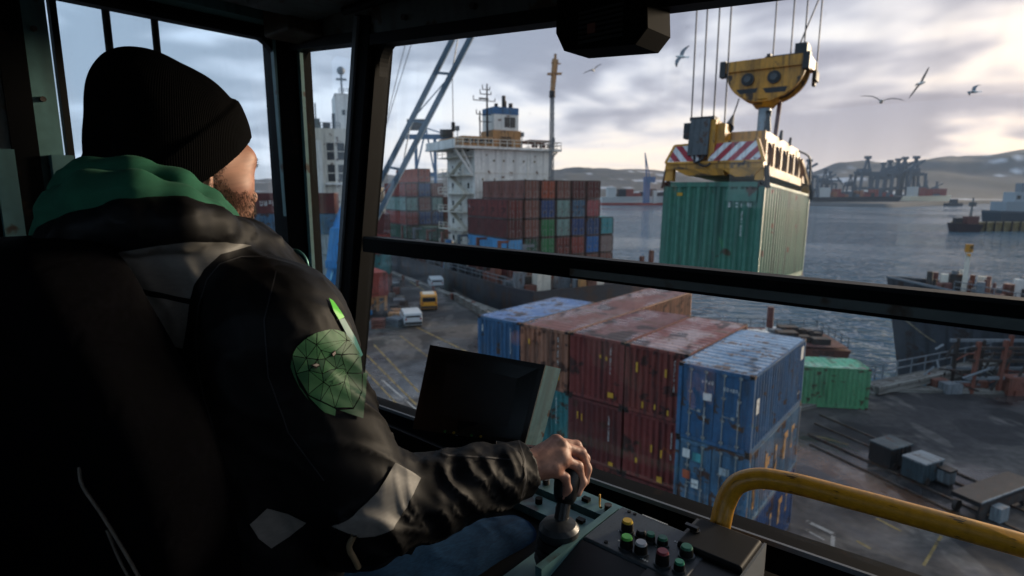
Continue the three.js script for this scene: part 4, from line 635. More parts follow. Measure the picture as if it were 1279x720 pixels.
{ // teal gantry beyond the ship
  const d = 205, f = P(540, 240, d), s = thingW('gantry_crane', 'distant blue gantry crane between the jib and the white bridge', 'crane', [f.x, 0, f.z]);
  const q = (px, py) => P(px, py, d), b = new MB();
  for (const x of [519, 543]) new MB().bar(q(x, 170), V(q(x, 170).x, -1, q(x, 170).z), 1.0, 1.0, V(0, 0, 1)).build('leg', CRANEBLUE, s);
  b.bar(q(506, 171), q(566, 171), 1.3, 1.6); b.bar(q(510, 218), q(545, 218), 1.2, 1.4); b.bar(q(519, 218), q(532, 160), 0.5, 0.5, V(0, 0, 1)); b.bar(q(543, 218), q(532, 160), 0.5, 0.5, V(0, 0, 1)); b.bar(q(532, 160), q(566, 171), 0.4, 0.4); b.build('frame', CRANEBLUE, s);
  new MB().cbox(q(558, 167).x, q(558, 167).y, f.z, 4.4, 2.6, 3).build('trolley_house', DARKSTEEL, s);
  new MB().cbox(q(520, 156).x, q(520, 156).y, f.z, 6, 3.5, 3).build('machine_house', DARKSTEEL, s);
}

// ================================================================ THE REST OF THE HARBOUR
{ // dark ship, bow on, behind the quay edge
  const stemTop = P(1108, 345, 49), AZ = Math.atan2(-0.85, 0.52) ; // bearing of the bow
  const s = thingL('moored_ship', 'dark grey ship with a cluttered red deck, bow toward the open water', 'ship', [stemTop.x, WATER, stemTop.z], -AZ);
  // local: bow at z = 0, aft along +z, x to starboard
  const sec = [[0, 0.05, 8.6, 0.03, 1.9], [1.2, 0.9, 8.5, 0.15, 1.2], [3, 2.0, 8.3, 0.6, 0.9], [6, 3.6, 7.9, 1.7, 0.5], [10, 4.9, 7.4, 3.2, 0.2], [16, 5.6, 7.0, 4.6, 0], [60, 5.8, 6.8, 5.4, 0]];
  const b = new MB(), ring = sec.map(([z, hw, h, ww, rake]) => { const r = []; for (let k = 0; k <= 8; k++) { const t = k / 8; r.push([lerp(ww, hw, Math.pow(t, 1.7)), lerp(-1.5, h, t), z + rake * (1 - t)]); } return r; });
  for (let i = 0; i + 1 < ring.length; i++) for (let k = 0; k < 8; k++) for (const sx of [-1, 1]) { const q = (n, m) => V(sx * ring[n][m][0], ring[n][m][1], ring[n][m][2]); sx < 0 ? b.quad(q(i, k), q(i + 1, k), q(i + 1, k + 1), q(i, k + 1), i * 4, k) : b.quad(q(i + 1, k), q(i, k), q(i, k + 1), q(i + 1, k + 1), i * 4, k); }
  b.build('hull', weathered(0x3b3e43, { seed: 221, rust: 0.75, fade: 0.45, streak: 0.7, rough: 0.5, tile: 8, rustHex: 0x3a2f2c, fadeHex: 0x7a8088 }), s);
  const dk = new MB(); for (let i = 0; i + 1 < sec.length; i++) { const [z0, w0, h0] = sec[i], [z1, w1, h1] = sec[i + 1]; dk.quad(V(-w0 * 0.97, h0 - 0.9, z0), V(-w1 * 0.97, h1 - 0.9, z1), V(w1 * 0.97, h1 - 0.9, z1), V(w0 * 0.97, h0 - 0.9, z0)); } dk.build('deck', DECKRED, s);
  const rl = new MB(); for (const sx of [-1, 1]) for (let i = 0; i + 1 < sec.length; i++) rl.bar(V(sx * sec[i][1], sec[i][2], sec[i][0]), V(sx * sec[i + 1][1], sec[i + 1][2], sec[i + 1][0]), 0.16, 0.16); rl.build('gunwale', GREYP, s);
  const R = rng(66), mats = [RUSTP, GREYP, WHITEP, DECKRED, DARKSTEEL, CREAMP, GREYP];
  for (let i = 0; i < 70; i++) { const z = 2.5 + R() * 24, hw = z < 10 ? 0.4 * z + 0.4 : 4.8, x = (R() * 2 - 1) * hw, w = 0.3 + R() * 0.9, h = 0.5 + R() * 1.5; const m = new MB(); if (R() < 0.4) m.rod(V(x, 6.0, z), V(x, 7.7 + h, z), w * 0.35, 8); else m.box(x - w / 2, x + w / 2, 6.0, 7.4 + h, z - w / 2, z + w / 2); m.build('deck_fitting', mats[Math.floor(R() * 7)], s); }
  { const m = new MB(); m.bar(V(-1, 6, 5.2), V(-1, 11.4, 5.2), 0.4, 0.4, V(0, 0, 1), 0.25, 0.25); m.build('foremast', CREAMP, s); const h = new MB(); h.bar(V(-1.8, 10.9, 5.2), V(-0.2, 10.9, 5.2), 0.16, 0.16); h.cbox(-1, 11.4, 5.2, 0.5, 0.6, 0.5); h.build('mast_head', YPAINT, s); }
  { const m = new MB(); m.bar(V(0.5, 6, 17), V(0.5, 14.5, 17), 0.8, 0.8, V(0, 0, 1)); m.bar(V(0.5, 14, 17), V(-3, 9, 10), 0.35, 0.35); m.build('deck_crane', DARKSTEEL, s); }
  { const m = new MB(); m.box(-3, 3, 6, 13, 24, 32); m.build('deck_house', GREYP, s); }
  { const m = new MB(); railing(m, [V(-2.6, 7.9, 4.4), V(-4.6, 7.4, 9), V(-5.4, 7.0, 15), V(-5.5, 6.9, 30)], 1.0, 1.2, 0.03); m.build('railing', GREYP, s); }
}
{ const m = new MB(), a = P(1131, 400, 47), b = G(1208, 448); m.pipe([a, a.clone().lerp(b, 0.5).add(V(0, -0.25, 0)), b.setY(0.6)], 0.06, 6); const o = m.build('mooring_rope', weathered(0x8a7a60, { seed: 225, tile: 1, n: 64, rust: 0.1 })); setTag(o, 'tan mooring rope from the dark bow down to the quay', 'rope'); }
{ // trestle, footbridge and scrap on the quay to the right of the green box
  const R = rng(12), q = (px, py, d) => P(px, py, d);
  const w = thingW('footbridge', 'pale footbridge with a pipe railing along the quay edge', 'footbridge', G(1150, 492).toArray());
  { const a = G(1088, 492).setY(0.35), b = G(1240, 468).setY(0.9); const m = new MB(); m.bar(a, b, 1.1, 0.5); m.build('walkway', CONCRETE, w); const n = new MB(); const off = V(0, 0.25, -0.5); railing(n, [a.clone().add(off), b.clone().add(off)], 1.1, 1.4, 0.035); n.build('railing', GREYP, w); const k = new MB(); for (let i = 0; i < 7; i++) { const p = a.clone().lerp(b, i / 6); k.box(p.x - 0.2, p.x + 0.2, -0.01, p.y - 0.2, p.z - 0.3, p.z + 0.3); } k.build('pier_block', CONCRETE, w); }
  const t = thingW('steel_trestle', 'rusty steel trestle of posts and beams below the dark bow', 'trestle', G(1240, 486).toArray());
  const c = G(1240, 486), X = (x, y, z) => V(c.x + x, y, c.z + z);
  for (const x of [-2.2, -0.4, 1.5, 3.4, 5.4]) for (const z of [-0.9, 0.9]) new MB().bar(X(x, 0, z), X(x + 0.1, 3.1 + R() * 0.8, z), 0.22, 0.22, V(0, 0, 1)).build('post', R() < 0.5 ? DARKSTEEL : RUSTP, t);
  for (let i = 0; i < 34; i++) { const x = -4.5 + R() * 10, z = -1.4 + R() * 2.8, y = R() * 3.2; new MB().bar(X(x, y, z), X(x + (R() - 0.4) * 3, y + (R() - 0.5) * 2 + 0.3, z + (R() - 0.5)), 0.06 + R() * 0.08, 0.08, V(0.1, 1, 0.2)).build('brace', [DARKSTEEL, RUSTP, DARKSTEEL, GREYP][i % 4], t); }
  for (const y of [1.0, 2.1, 3.0]) for (const z of [-0.9, 0.9]) new MB().bar(X(-2.6, y + R() * 0.2, z), X(5.8, y + 0.15, z), 0.16, 0.2).build('beam', [RUSTP, DARKSTEEL, GREYP][Math.floor(R() * 3)], t);
  for (let i = 0; i < 6; i++) new MB().bar(X(-2.2 + i * 1.3, 0.2, 0.92), X(-1.0 + i * 1.3, 2.9, 0.92), 0.1, 0.1).build('brace', DARKSTEEL, t);
  for (let i = 0; i < 14; i++) { const x = -5 + R() * 11, z = -1.5 + R() * 3, h = 0.3 + R() * 1.2, ww = 0.4 + R() * 1.1; const m = new MB(); m.box(c.x + x, c.x + x + ww, 0.003, h, c.z + z, c.z + z + ww * 0.7); const ci = Math.floor(R() * 4), o = m.build('scrap_box', [RUSTP, DARKSTEEL, GREYP, CONCRETE][ci]); setTag(o, `small ${['rusty', 'black', 'grey', 'pale'][ci]} scrap box lying around the trestle`, 'scrap', 'scrap around the trestle'); }
}
{ // small units on the ground by the rails
  const unit = (px, py, w, h, d, az, mat, lid, label, name) => { const p = G(px, py), o = thingL(name, label, name === 'tool_box' ? 'box' : 'wagon', p.toArray(), -az); if (name !== 'tool_box') for (const sx of [-1, 1]) for (const z of [0.02, -d - 0.06]) addMesh('wheel', new MB().rod(V(sx * w * 0.3, 0.17, z - 0.03), V(sx * w * 0.3, 0.17, z + 0.05), 0.17, 12).geo(), DARKSTEEL, o); addMesh('body', (() => { const m = new MB(); m.box(-w / 2, w / 2, 0.12, h, -d, 0); for (let i = 0; i < 5; i++) { const x = -w / 2 + (i + 0.5) * w / 5; m.box(x - 0.03, x + 0.03, 0.12, h - 0.02, 0, 0.03); } return m.geo(); })(), mat, o); addMesh('lid', new MB().box(-w / 2 - 0.03, w / 2 + 0.03, h, h + 0.08, -d - 0.03, 0.05).geo(), lid, o); addMesh('skid', new MB().box(-w / 2 + 0.1, -w / 2 + 0.25, 0, 0.12, -d, 0).box(w / 2 - 0.25, w / 2 - 0.1, 0, 0.12, -d, 0).geo(), DARKSTEEL, o); return o; };
  const sl = weathered(0x34444a, { seed: 231, rust: 0.3, tile: 2, n: 128 }), dk = weathered(0x1a1d20, { seed: 233, rust: 0.3, tile: 2, n: 128 }), pale = weathered(0x7a8286, { seed: 235, rust: 0.2, tile: 2, n: 128 });
  unit(1124, 585, 1.5, 1.05, 1.1, -0.4, dk, sl, 'dark small wagon with a slate roof standing on the rails', 'rail_wagon');
  unit(1164, 604, 1.35, 1.0, 1.0, -0.4, sl, pale, 'slate small wagon with a pale roof standing on the rails', 'rail_wagon');
  unit(1188, 608, 0.5, 0.7, 0.5, -0.4, pale, dk, 'small pale box between the slate wagon and the flat one', 'tool_box');
  const p = G(1250, 645), o = thingL('flat_wagon', 'dark flat topped wagon standing on the rails', 'wagon', p.toArray(), 0.42);
  addMesh('bed', new MB().box(-1.6, 2.6, 0.75, 0.95, -1.1, 0).geo(), BLACKISH, o); addMesh('side', new MB().box(-1.6, 2.6, 0.3, 0.74, -0.08, -0.02).geo(), DARKSTEEL, o); addMesh('edge_strip', new MB().box(-1.62, 2.62, 0.93, 0.99, -0.02, 0.04).geo(), pale, o); addMesh('cargo', new MB().box(-0.9, -0.3, 0.1, 0.7, 0.02, 0.4).geo(), pale, o);
  for (const x of [-1.2, 0.4, 2.0]) addMesh('wheel', new MB().rod(V(x, 0.25, -0.2), V(x, 0.25, -0.05), 0.25, 14).geo(), DARKSTEEL, o);
  for (const x of [-1.2, 0.4, 2.0]) addMesh('wheel', new MB().rod(V(x, 0.25, -1.1), V(x, 0.25, -0.95), 0.25, 14).geo(), DARKSTEEL, o);
}
{ // rusty barge moored behind the yard stacks
  const p = P(905, 400, 55).setY(WATER), s = thingL('barge', 'rusty flat barge with a red and white post moored behind the stacks', 'barge', p.toArray(), -0.12);
  new MB().hexa([V(-4, -1, 4), V(9, -1, 4), V(9, -1, -3), V(-4, -1, -3)], [V(-4.6, 2.0, 4.3), V(10, 1.8, 4.3), V(10, 1.8, -3.2), V(-4.6, 2.0, -3.2)]).build('hull', RUSTP, s);
  new MB().box(-4.4, 9.8, 2.0, 2.06, -3.0, 4.1).build('deck', DECKRED, s);
  const R = rng(3); for (let i = 0; i < 30; i++) { const x = -3.5 + R() * 12, z = -2.4 + R() * 5, w = 0.4 + R() * 1.3; new MB().box(x, x + w, 2.06, 2.3 + R() * 0.9, z, z + w * 0.7).build('deck_fitting', [RUSTP, GREYP, DARKSTEEL, WHITEP][Math.floor(R() * 4)], s); }
  new MB().rod(V(4.1, 2.06, 0.5), V(4.1, 2.9, 0.5), 0.34, 10).build('white_post', WHITEP, s); new MB().rod(V(4.1, 2.9, 0.5), V(4.1, 4.9, 0.5), 0.3, 10).build('red_post', DECKRED, s);
  { const b = new MB(); railing(b, [V(-4.4, 2.06, -3), V(9.8, 2.06, -3), V(9.8, 2.06, 4)], 0.9, 1.3, 0.03); b.build('railing', GREYP, s); }
  { const b = new MB(); railing(b, [G(1020, 462).sub(s.position), G(1130, 478).sub(s.position)].map((v) => v.setY(0.3 - WATER)), 0.0001, 1.2, 0.001); }
}
{ // thin railing on the quay edge behind the low green box
  const a = G(1022, 466), b = G(1092, 478); const m = new MB(); railing(m, [a.clone().setY(0.2), b.clone().setY(0.2)], 1.1, 1.2, 0.03); const o = m.build('quay_railing', GREYP); setTag(o, 'thin grey pipe railing on the quay edge behind the green container', 'railing');
}
// ---- far shore
const FARG = std(0x4a5560, 0.9), FARB = std(0x3d6486, 0.9), FARR = std(0x7d3c38, 0.9), FARW = std(0xb4b2ae, 0.85), FARD = std(0x2c3138, 0.9);
function farCrane(px, topPy, d, mat, label, boom = 1, luff = false) {
  const p = P(px, 252, d).setY(0), s = thingW('quay_crane', label, 'crane', p.toArray(), 'cranes along the far shore'), h = P(px, topPy, d).y, w = h * 0.2;
  for (const x of [-w, w]) for (const z of [-w * 0.6, w * 0.6]) new MB().bar(V(p.x + x, -1, p.z + z), V(p.x + x * 0.8, h * 0.62, p.z + z), h * 0.045, h * 0.045, V(0, 0, 1)).build('leg', mat, s);
  const b = new MB(); b.bar(V(p.x - w * 1.1, h * 0.3, p.z), V(p.x + w * 1.1, h * 0.3, p.z), h * 0.045, h * 0.05); b.bar(V(p.x - w, h * 0.6, p.z), V(p.x + w, h * 0.6, p.z), h * 0.06, h * 0.07); b.build('cross_beam', mat, s);
  const c = new MB(); if (luff) c.bar(V(p.x, h * 0.6, p.z), V(p.x + boom * w * 1.4, h, p.z), h * 0.04, h * 0.04, V(0, 0, 1)); else c.bar(V(p.x - w * 1.4, h * 0.64, p.z), V(p.x + boom * w * 3.2, h * (boom > 0.6 ? 0.64 : 0.9), p.z), h * 0.04, h * 0.05); c.bar(V(p.x - w * 0.4, h * 0.6, p.z), V(p.x, h, p.z), h * 0.035, h * 0.035, V(0, 0, 1)); c.bar(V(p.x + w * 0.4, h * 0.6, p.z), V(p.x, h, p.z), h * 0.035, h * 0.035, V(0, 0, 1)); c.cbox(p.x, h * 0.97, p.z, h * 0.12, h * 0.06, h * 0.08); c.build('boom', mat, s);
  new MB().cbox(p.x - w * 0.3, h * 0.68, p.z, w * 1.1, h * 0.09, w).build('machine_house', mat, s); return s;
}
for (const [px, top, d, bm] of [[1079, 195, 690, 1], [1099, 203, 720, 0.3], [1107, 200, 740, 0.4], [1117, 198, 735, 0.3], [1125, 196, 745, 0.4], [1139, 195, 730, 0.3], [1028, 211, 660, 0.8], [1034, 214, 668, 0.3], [1060, 218, 700, -0.8], [1007, 199, 640, 0.3], [1155, 226, 760, -0.6], [1168, 227, 770, 0.5]]) farCrane(px, top, d, FARG, 'hazy grey quay crane on the far shore', bm);
{ // the blue slewing crane on the far shore
  const d = 620, p = P(807, 254, d).setY(0), s = thingW('slewing_crane', 'tall blue slewing crane on the far shore with raised jib', 'crane', p.toArray()), m = FARB;
  const h = (py) => P(807, py, d).y, x = (px) => P(px, 240, d).x;
  new MB().box(x(804), x(811), 0, h(228), p.z - 3, p.z + 3).build('portal', m, s); new MB().bar(V(x(808), h(230), p.z), V(x(804), h(191), p.z), 1.5, 1.5, V(0, 0, 1), 0.9, 0.9).build('jib', m, s); new MB().bar(V(x(804), h(192), p.z), V(x(812), h(226), p.z), 0.9, 0.9, V(0, 0, 1)).build('tie', m, s); new MB().box(x(804), x(817), h(228), h(221), p.z - 4, p.z + 4).build('machine_house', m, s); new MB().box(x(816), x(820), 0, h(238), p.z - 3, p.z + 3).build('tower', FARW, s);
}
function farShip(px0, px1, d, hullMat, stripe, label, cargo) {
  const a = P(px0, 255, d), b = P(px1, 255, d), L = b.x - a.x, s = thingW('distant_ship', label, 'ship', [a.x + L / 2, WATER, a.z]), z = a.z, hh = d * 0.0095;
  const g = new MB(); const prof = [[0, WATER], [L * 0.93, WATER], [L, hh + 1], [0, hh]], q = (i, zz) => V(a.x + prof[i][0], prof[i][1], zz);
  g.hexa([q(0, z + 7), q(1, z + 7), q(1, z - 7), q(0, z - 7)], [q(3, z + 9), q(2, z + 7), q(2, z - 7), q(3, z - 9)]); g.build('hull', hullMat, s);
  new MB().hexa([V(a.x - 0.3, WATER - 0.5, z + 7.4), V(a.x + L * 0.94, WATER - 0.5, z + 7.4), V(a.x + L * 0.94, WATER - 0.5, z - 7.4), V(a.x - 0.3, WATER - 0.5, z - 7.4)], [V(a.x - 0.3, WATER + hh * 0.35, z + 8.2), V(a.x + L * 0.95, WATER + hh * 0.35, z + 7.6), V(a.x + L * 0.95, WATER + hh * 0.35, z - 8), V(a.x - 0.3, WATER + hh * 0.35, z - 8.2)]).build('boot_stripe', stripe, s);
  new MB().box(a.x + L * 0.08, a.x + L * 0.2, hh * 0.8, hh + d * 0.016, z - 6, z + 6).build('bridge', FARW, s);
  if (cargo) { const R = rng(px0); for (let i = 0; i < cargo; i++) { const x = a.x + L * (0.24 + 0.66 * i / cargo), w = L * 0.62 / cargo; new MB().box(x, x + w, hh * 0.7, hh + d * (0.004 + 0.011 * R()), z - 6, z + 6).build('deck_cargo', [FARR, FARR, FARD, FARG, std(0x8a5a44, 0.9)][Math.floor(R() * 5)], s); } }
}
farShip(751, 836, 655, FARW, std(0xa03a30, 0.8), 'white ship with a red waterline across the harbour', 6);
farShip(838, 905, 640, FARR, FARD, 'red hulled ship across the harbour behind the hanging container', 6);
farShip(1010, 1122, 640, FARD, std(0x8a3a34, 0.8), 'dark ship with red deck cargo under the far cranes', 16);
farShip(1131, 1182, 690, std(0xe6d3b4, 0.8), FARR, 'cream hulled ship beside the far cranes', 4);
farShip(985, 1020, 660, FARD, FARR, 'dark low ship by the far quay', 5);
{ // sheds and stacked boxes along the far quay
  const R = rng(909); for (let i = 0; i < 34; i++) { const px = 745 + R() * 440, d = 715 + R() * 130, p = P(px, 252, d).setY(0.5), w = 8 + R() * 30, h = 4 + R() * 8; if (px > 900 && px < 985) continue; const ci = Math.floor(R() * 6), m = [FARR, FARG, FARW, FARD, FARB, FARR][ci], s = thingW('harbour_shed', `low ${['dull red', 'grey', 'white', 'dark', 'blue', 'dull red'][ci]} shed on the far quay`, 'shed', p.toArray(), 'sheds on the far quay'); new MB().box(p.x, p.x + w, 0, h, p.z - 8, p.z).build('wall', m, s); new MB().hexa([V(p.x - 0.5, h, p.z + 0.5), V(p.x + w + 0.5, h, p.z + 0.5), V(p.x + w + 0.5, h, p.z - 8.5), V(p.x - 0.5, h, p.z - 8.5)], [V(p.x, h + 1.6, p.z - 3.5), V(p.x + w, h + 1.6, p.z - 3.5), V(p.x + w, h + 1.6, p.z - 4.5), V(p.x, h + 1.6, p.z - 4.5)]).build('roof', m === FARW ? FARG : FARW, s); }
}
{ // pier, grey ship and workboat to the right
  const d = 228, q = (px, py) => P(px, py, d), s = thingW('timber_pier', 'low ochre pier with dark piles in the harbour', 'pier', q(1250, 290).toArray());
  const a = q(1206, 284), b = q(1340, 284); new MB().box(a.x, b.x, WATER - 1, -0.3 + 1.2, a.z - 8, a.z).build('deck', weathered(0x7a6a44, { seed: 241, rust: 0.6, tile: 6, n: 128 }), s);
  for (let i = 0; i < 12; i++) { const x = a.x + 1 + i * 3.4; new MB().rod(V(x, WATER - 1, a.z + 0.4), V(x, 1.6, a.z + 0.4), 0.3, 6).build('pile', DARKSTEEL, s); }
  const g = thingW('grey_ship', 'grey patrol style ship moored behind the ochre pier', 'ship', q(1262, 286).toArray()), X = (px) => P(px, 280, d + 14).x, Y = (py) => P(1260, py, d + 14).y, z = -(d + 14);
  new MB().hexa([V(X(1240), WATER, z + 5), V(X(1330), WATER, z + 5), V(X(1330), WATER, z - 5), V(X(1240), WATER, z - 5)], [V(X(1236), Y(263), z + 5), V(X(1330), Y(266), z + 5), V(X(1330), Y(266), z - 5), V(X(1236), Y(263), z - 5)]).build('hull', std(0x39424b, 0.7), g);
  new MB().box(X(1244), X(1330), Y(264), Y(252), z - 4, z + 4).build('deck_house', std(0x7d858b, 0.7), g); new MB().box(X(1256), X(1330), Y(252), Y(240), z - 3, z + 3).build('bridge', std(0x8b9297, 0.7), g); new MB().box(X(1266), X(1276), Y(240), Y(229), z - 1.5, z + 1.5).build('mast', std(0x656d74, 0.7), g);
  for (let i = 0; i < 5; i++) new MB().box(X(1258 + i * 9), X(1263 + i * 9), Y(249), Y(244), z + 3, z + 3.05).build('window', GLASSDARK, g);
  const w = thingW('workboat', 'small dark workboat with a pole mast beside the ochre pier', 'boat', q(1198, 289).toArray()), x = (px) => q(px, 285).x, y = (py) => q(1198, py).y, zz = -d + 3;
  new MB().hexa([V(x(1184), WATER - 0.3, zz + 2), V(x(1212), WATER - 0.3, zz + 2), V(x(1212), WATER - 0.3, zz - 2), V(x(1184), WATER - 0.3, zz - 2)], [V(x(1181), y(278), zz + 2.4), V(x(1215), y(280), zz + 2.4), V(x(1215), y(280), zz - 2.4), V(x(1181), y(278), zz - 2.4)]).build('hull', std(0x30282c, 0.7), w);
  new MB().box(x(1197), x(1211), y(279), y(270), zz - 1.4, zz + 1.4).build('cabin', std(0x5c3a36, 0.7), w); new MB().bar(V(x(1203), y(279), zz), V(x(1204), y(247), zz), 0.7, 0.7, V(0, 0, 1), 0.4, 0.4).build('mast', std(0x6d6a66, 0.7), w); new MB().cbox(x(1204), y(255), zz, 2.4, 1.6, 0.8).build('radar', std(0x4c4a48, 0.7), w); new MB().box(x(1184), x(1192), y(278), y(272), zz - 1, zz + 1).build('winch', std(0x2a2a2c, 0.7), w);
}
{ const q = (px, py, d) => P(px, py, d); const a = thingW('tug_boat', 'small dark tug by the cream ship across the harbour', 'boat', q(1192, 257, 600).setY(WATER).toArray()), c = q(1192, 257, 600); new MB().box(c.x - 9, c.x + 9, WATER, WATER + 3, c.z - 3, c.z).build('hull', FARD, a); new MB().box(c.x - 3, c.x + 4, WATER + 3, WATER + 7, c.z - 3, c.z - 0.5).build('wheelhouse', FARD, a); }
// ---- road traffic and clutter on the quay by the ship
function vehicle(name, label, px, py, az, paint, len = 4.2, wid = 1.75, hgt = 1.75) {
  const o = thingL(name, label, 'car', G(px, py).toArray(), -az, 'vehicles on the quay road');
  const hw = wid / 2; // nose at -z
  const prof = new THREE.Shape([[-len / 2, 0.32], [len / 2, 0.32], [len / 2, 0.95], [len / 2 - 0.08, hgt - 0.06], [len / 2 - 0.4, hgt], [-len * 0.14, hgt], [-len * 0.29, 1.02], [-len / 2 + 0.1, 0.86], [-len / 2, 0.6]].map(([z, y]) => new THREE.Vector2(z, y)));
  const g = new THREE.ExtrudeGeometry(prof, { depth: wid - 0.1, bevelEnabled: true, bevelThickness: 0.05, bevelSize: 0.04, bevelSegments: 2 }); g.translate(0, 0, -(wid - 0.1) / 2); g.rotateY(-Math.PI / 2); addMesh('body', g, paint, o);
  const gl = new MB(); gl.box(-hw + 0.16, hw - 0.16, 1.06, hgt - 0.22, len / 2 + 0.0, len / 2 + 0.045); addMesh('rear_window', gl.geo(), GLASSDARK, o);
  for (const sx of [-1, 1]) { const k = new MB(); k.box(sx > 0 ? hw - 0.01 : -hw - 0.006, sx > 0 ? hw + 0.006 : -hw + 0.01, 1.06, hgt - 0.2, -len * 0.1, len / 2 - 0.4); addMesh('side_window', k.geo(), GLASSDARK, o); for (const z of [-len * 0.3, len * 0.3]) { const w = addMesh('wheel', new MB().rod(V(sx * (hw - 0.14), 0.32, z), V(sx * (hw + 0.02), 0.32, z), 0.32, 14).geo(), std(0x141414, 0.9), o); addMesh('rim', new MB().rod(V(sx * (hw + 0.02), 0.32, z), V(sx * (hw + 0.03), 0.32, z), 0.18, 10).geo(), GREYP, w); } addMesh('tail_lamp', new MB().box(sx * (hw - 0.16) - 0.09, sx * (hw - 0.16) + 0.09, 0.8, 0.98, len / 2 + 0.0, len / 2 + 0.045).geo(), std(0x8a1c18, 0.3), o); }
  addMesh('windscreen', new MB().hexa([V(-hw + 0.16, 1.03, -len * 0.29 - 0.02), V(hw - 0.16, 1.03, -len * 0.29 - 0.02), V(hw - 0.16, 1.02, -len * 0.25), V(-hw + 0.16, 1.02, -len * 0.25)], [V(-hw + 0.2, hgt - 0.1, -len * 0.155 - 0.05), V(hw - 0.2, hgt - 0.1, -len * 0.155 - 0.05), V(hw - 0.2, hgt - 0.12, -len * 0.13), V(-hw + 0.2, hgt - 0.12, -len * 0.13)]).geo(), GLASSDARK, o);
  addMesh('bumper', new MB().box(-hw + 0.02, hw - 0.02, 0.35, 0.6, len / 2 + 0.02, len / 2 + 0.1).geo(), BLACKISH, o); return o;
}
{
  const y = vehicle('parked_van', 'yellow van driving on the quay road', 535, 385, -0.2, std(0xc98a1c, 0.4), 3.6, 1.8, 1.8); addMesh('roof_panel', new MB().box(-0.65, 0.65, 1.845, 1.88, -0.4, 1.3).geo(), std(0xc9c4b4, 0.6), y);
  vehicle('parked_car', 'white car parked by the crane rails near the low wall', 513, 404, -0.3, std(0xb9bcbc, 0.4), 4.2, 1.75, 1.45); vehicle('parked_car', 'pale car far up the quay beside the hull', 544, 359, -0.25, std(0xb2b8bb, 0.4), 4.1, 1.75, 1.5);
}
{ // orange box on a steel stand
  const p = G(472, 396), o = thingL('site_container', 'orange red container raised on a timber stand beside the road', 'container', p.toArray(), 0.55), g = containerGeo(L20), m = cmat('brick');
  const up = 2.2; for (const [n, geo] of [['frame', g.frame], ['roof', g.roof], ['floor', g.floor]]) addMesh(n, geo, m, o).position.y = up; for (const sx of [-1, 1]) { const w = addMesh('side_wall', g.side, m, o); w.position.set(sx * (CW / 2 - 0.012), up, -L20 / 2); w.rotation.y = sx * Math.PI / 2; } const e = addMesh('end_wall', g.end, m, o); e.position.set(0, up, -0.015);
  for (const sx of [-1, 1]) for (const z of [-0.3, -3, -5.7]) addMesh('stand_post', new MB().bar(V(sx * 1.0, 0, z), V(sx * 1.0, up, z), 0.3, 0.3, V(0, 0, 1)).geo(), TANP, o); addMesh('stand_beam', new MB().bar(V(-1.2, up - 0.12, -0.3), V(1.2, up - 0.12, -0.3), 0.22, 0.22).bar(V(-1.2, 0.6, -0.3), V(1.2, 1.8, -0.3), 0.12, 0.12).geo(), TANP, o);
}
{ // pallets, bollards and blocks scattered along the road
  const R = rng(404);
  for (let i = 0; i < 26; i++) { const px = 446 + R() * 60, py = 350 + R() * 60, p = G(px, py), w = 0.4 + R() * 1.3, h = 0.25 + R() * 0.8; const m = new MB(); for (let k = 0; k < 3; k++) m.box(-w / 2, w / 2, k * h / 3, (k + 0.8) * h / 3, -w * 0.4, w * 0.4); const ci = Math.floor(R() * 5), o = addMesh('timber_pile', m.geo(), [TANP, GREYP, DARKSTEEL, RUSTP, CONCRETE][ci]); o.position.copy(p); o.rotation.y = R() * 3; setTag(o, `low pile of ${['tan', 'grey', 'black', 'rusty', 'pale'][ci]} dunnage beside the road`, 'pile', 'dunnage piles beside the road'); }
  const bol = (p, k) => { const s = thingL('bollard', 'rusty mooring bollard on the quay edge beside the ship', 'bollard', p, 0, 'mooring bollards'); addMesh('post', new MB().rod(V(0, 0, 0), V(0, 0.55, 0), 0.2, 10, 0.16).geo(), RUSTP, s); addMesh('cap', new MB().rod(V(0, 0.55, 0), V(0, 0.72, 0), 0.27, 10, 0.24).geo(), RUSTP, s); };
  for (let i = 0; i < 7; i++) { const t = i * 6, x = -3.6 - 0.5 * t + 0.0, z = -66 - 0.866 * t; bol([x - 0.9, 0, z + 0.5]); }
  const w = thingW('low_wall', 'low pale concrete barrier between the road and the ship', 'barrier', G(590, 384).toArray()); const a = G(566, 372).setY(0.35), b = G(618, 402).setY(0.35); for (let k = 0; k < 6; k++) new MB().bar(a.clone().lerp(b, k / 6 + 0.01), a.clone().lerp(b, (k + 0.9) / 6), 0.5, 0.7).build('block', CONCRETE, w);
}
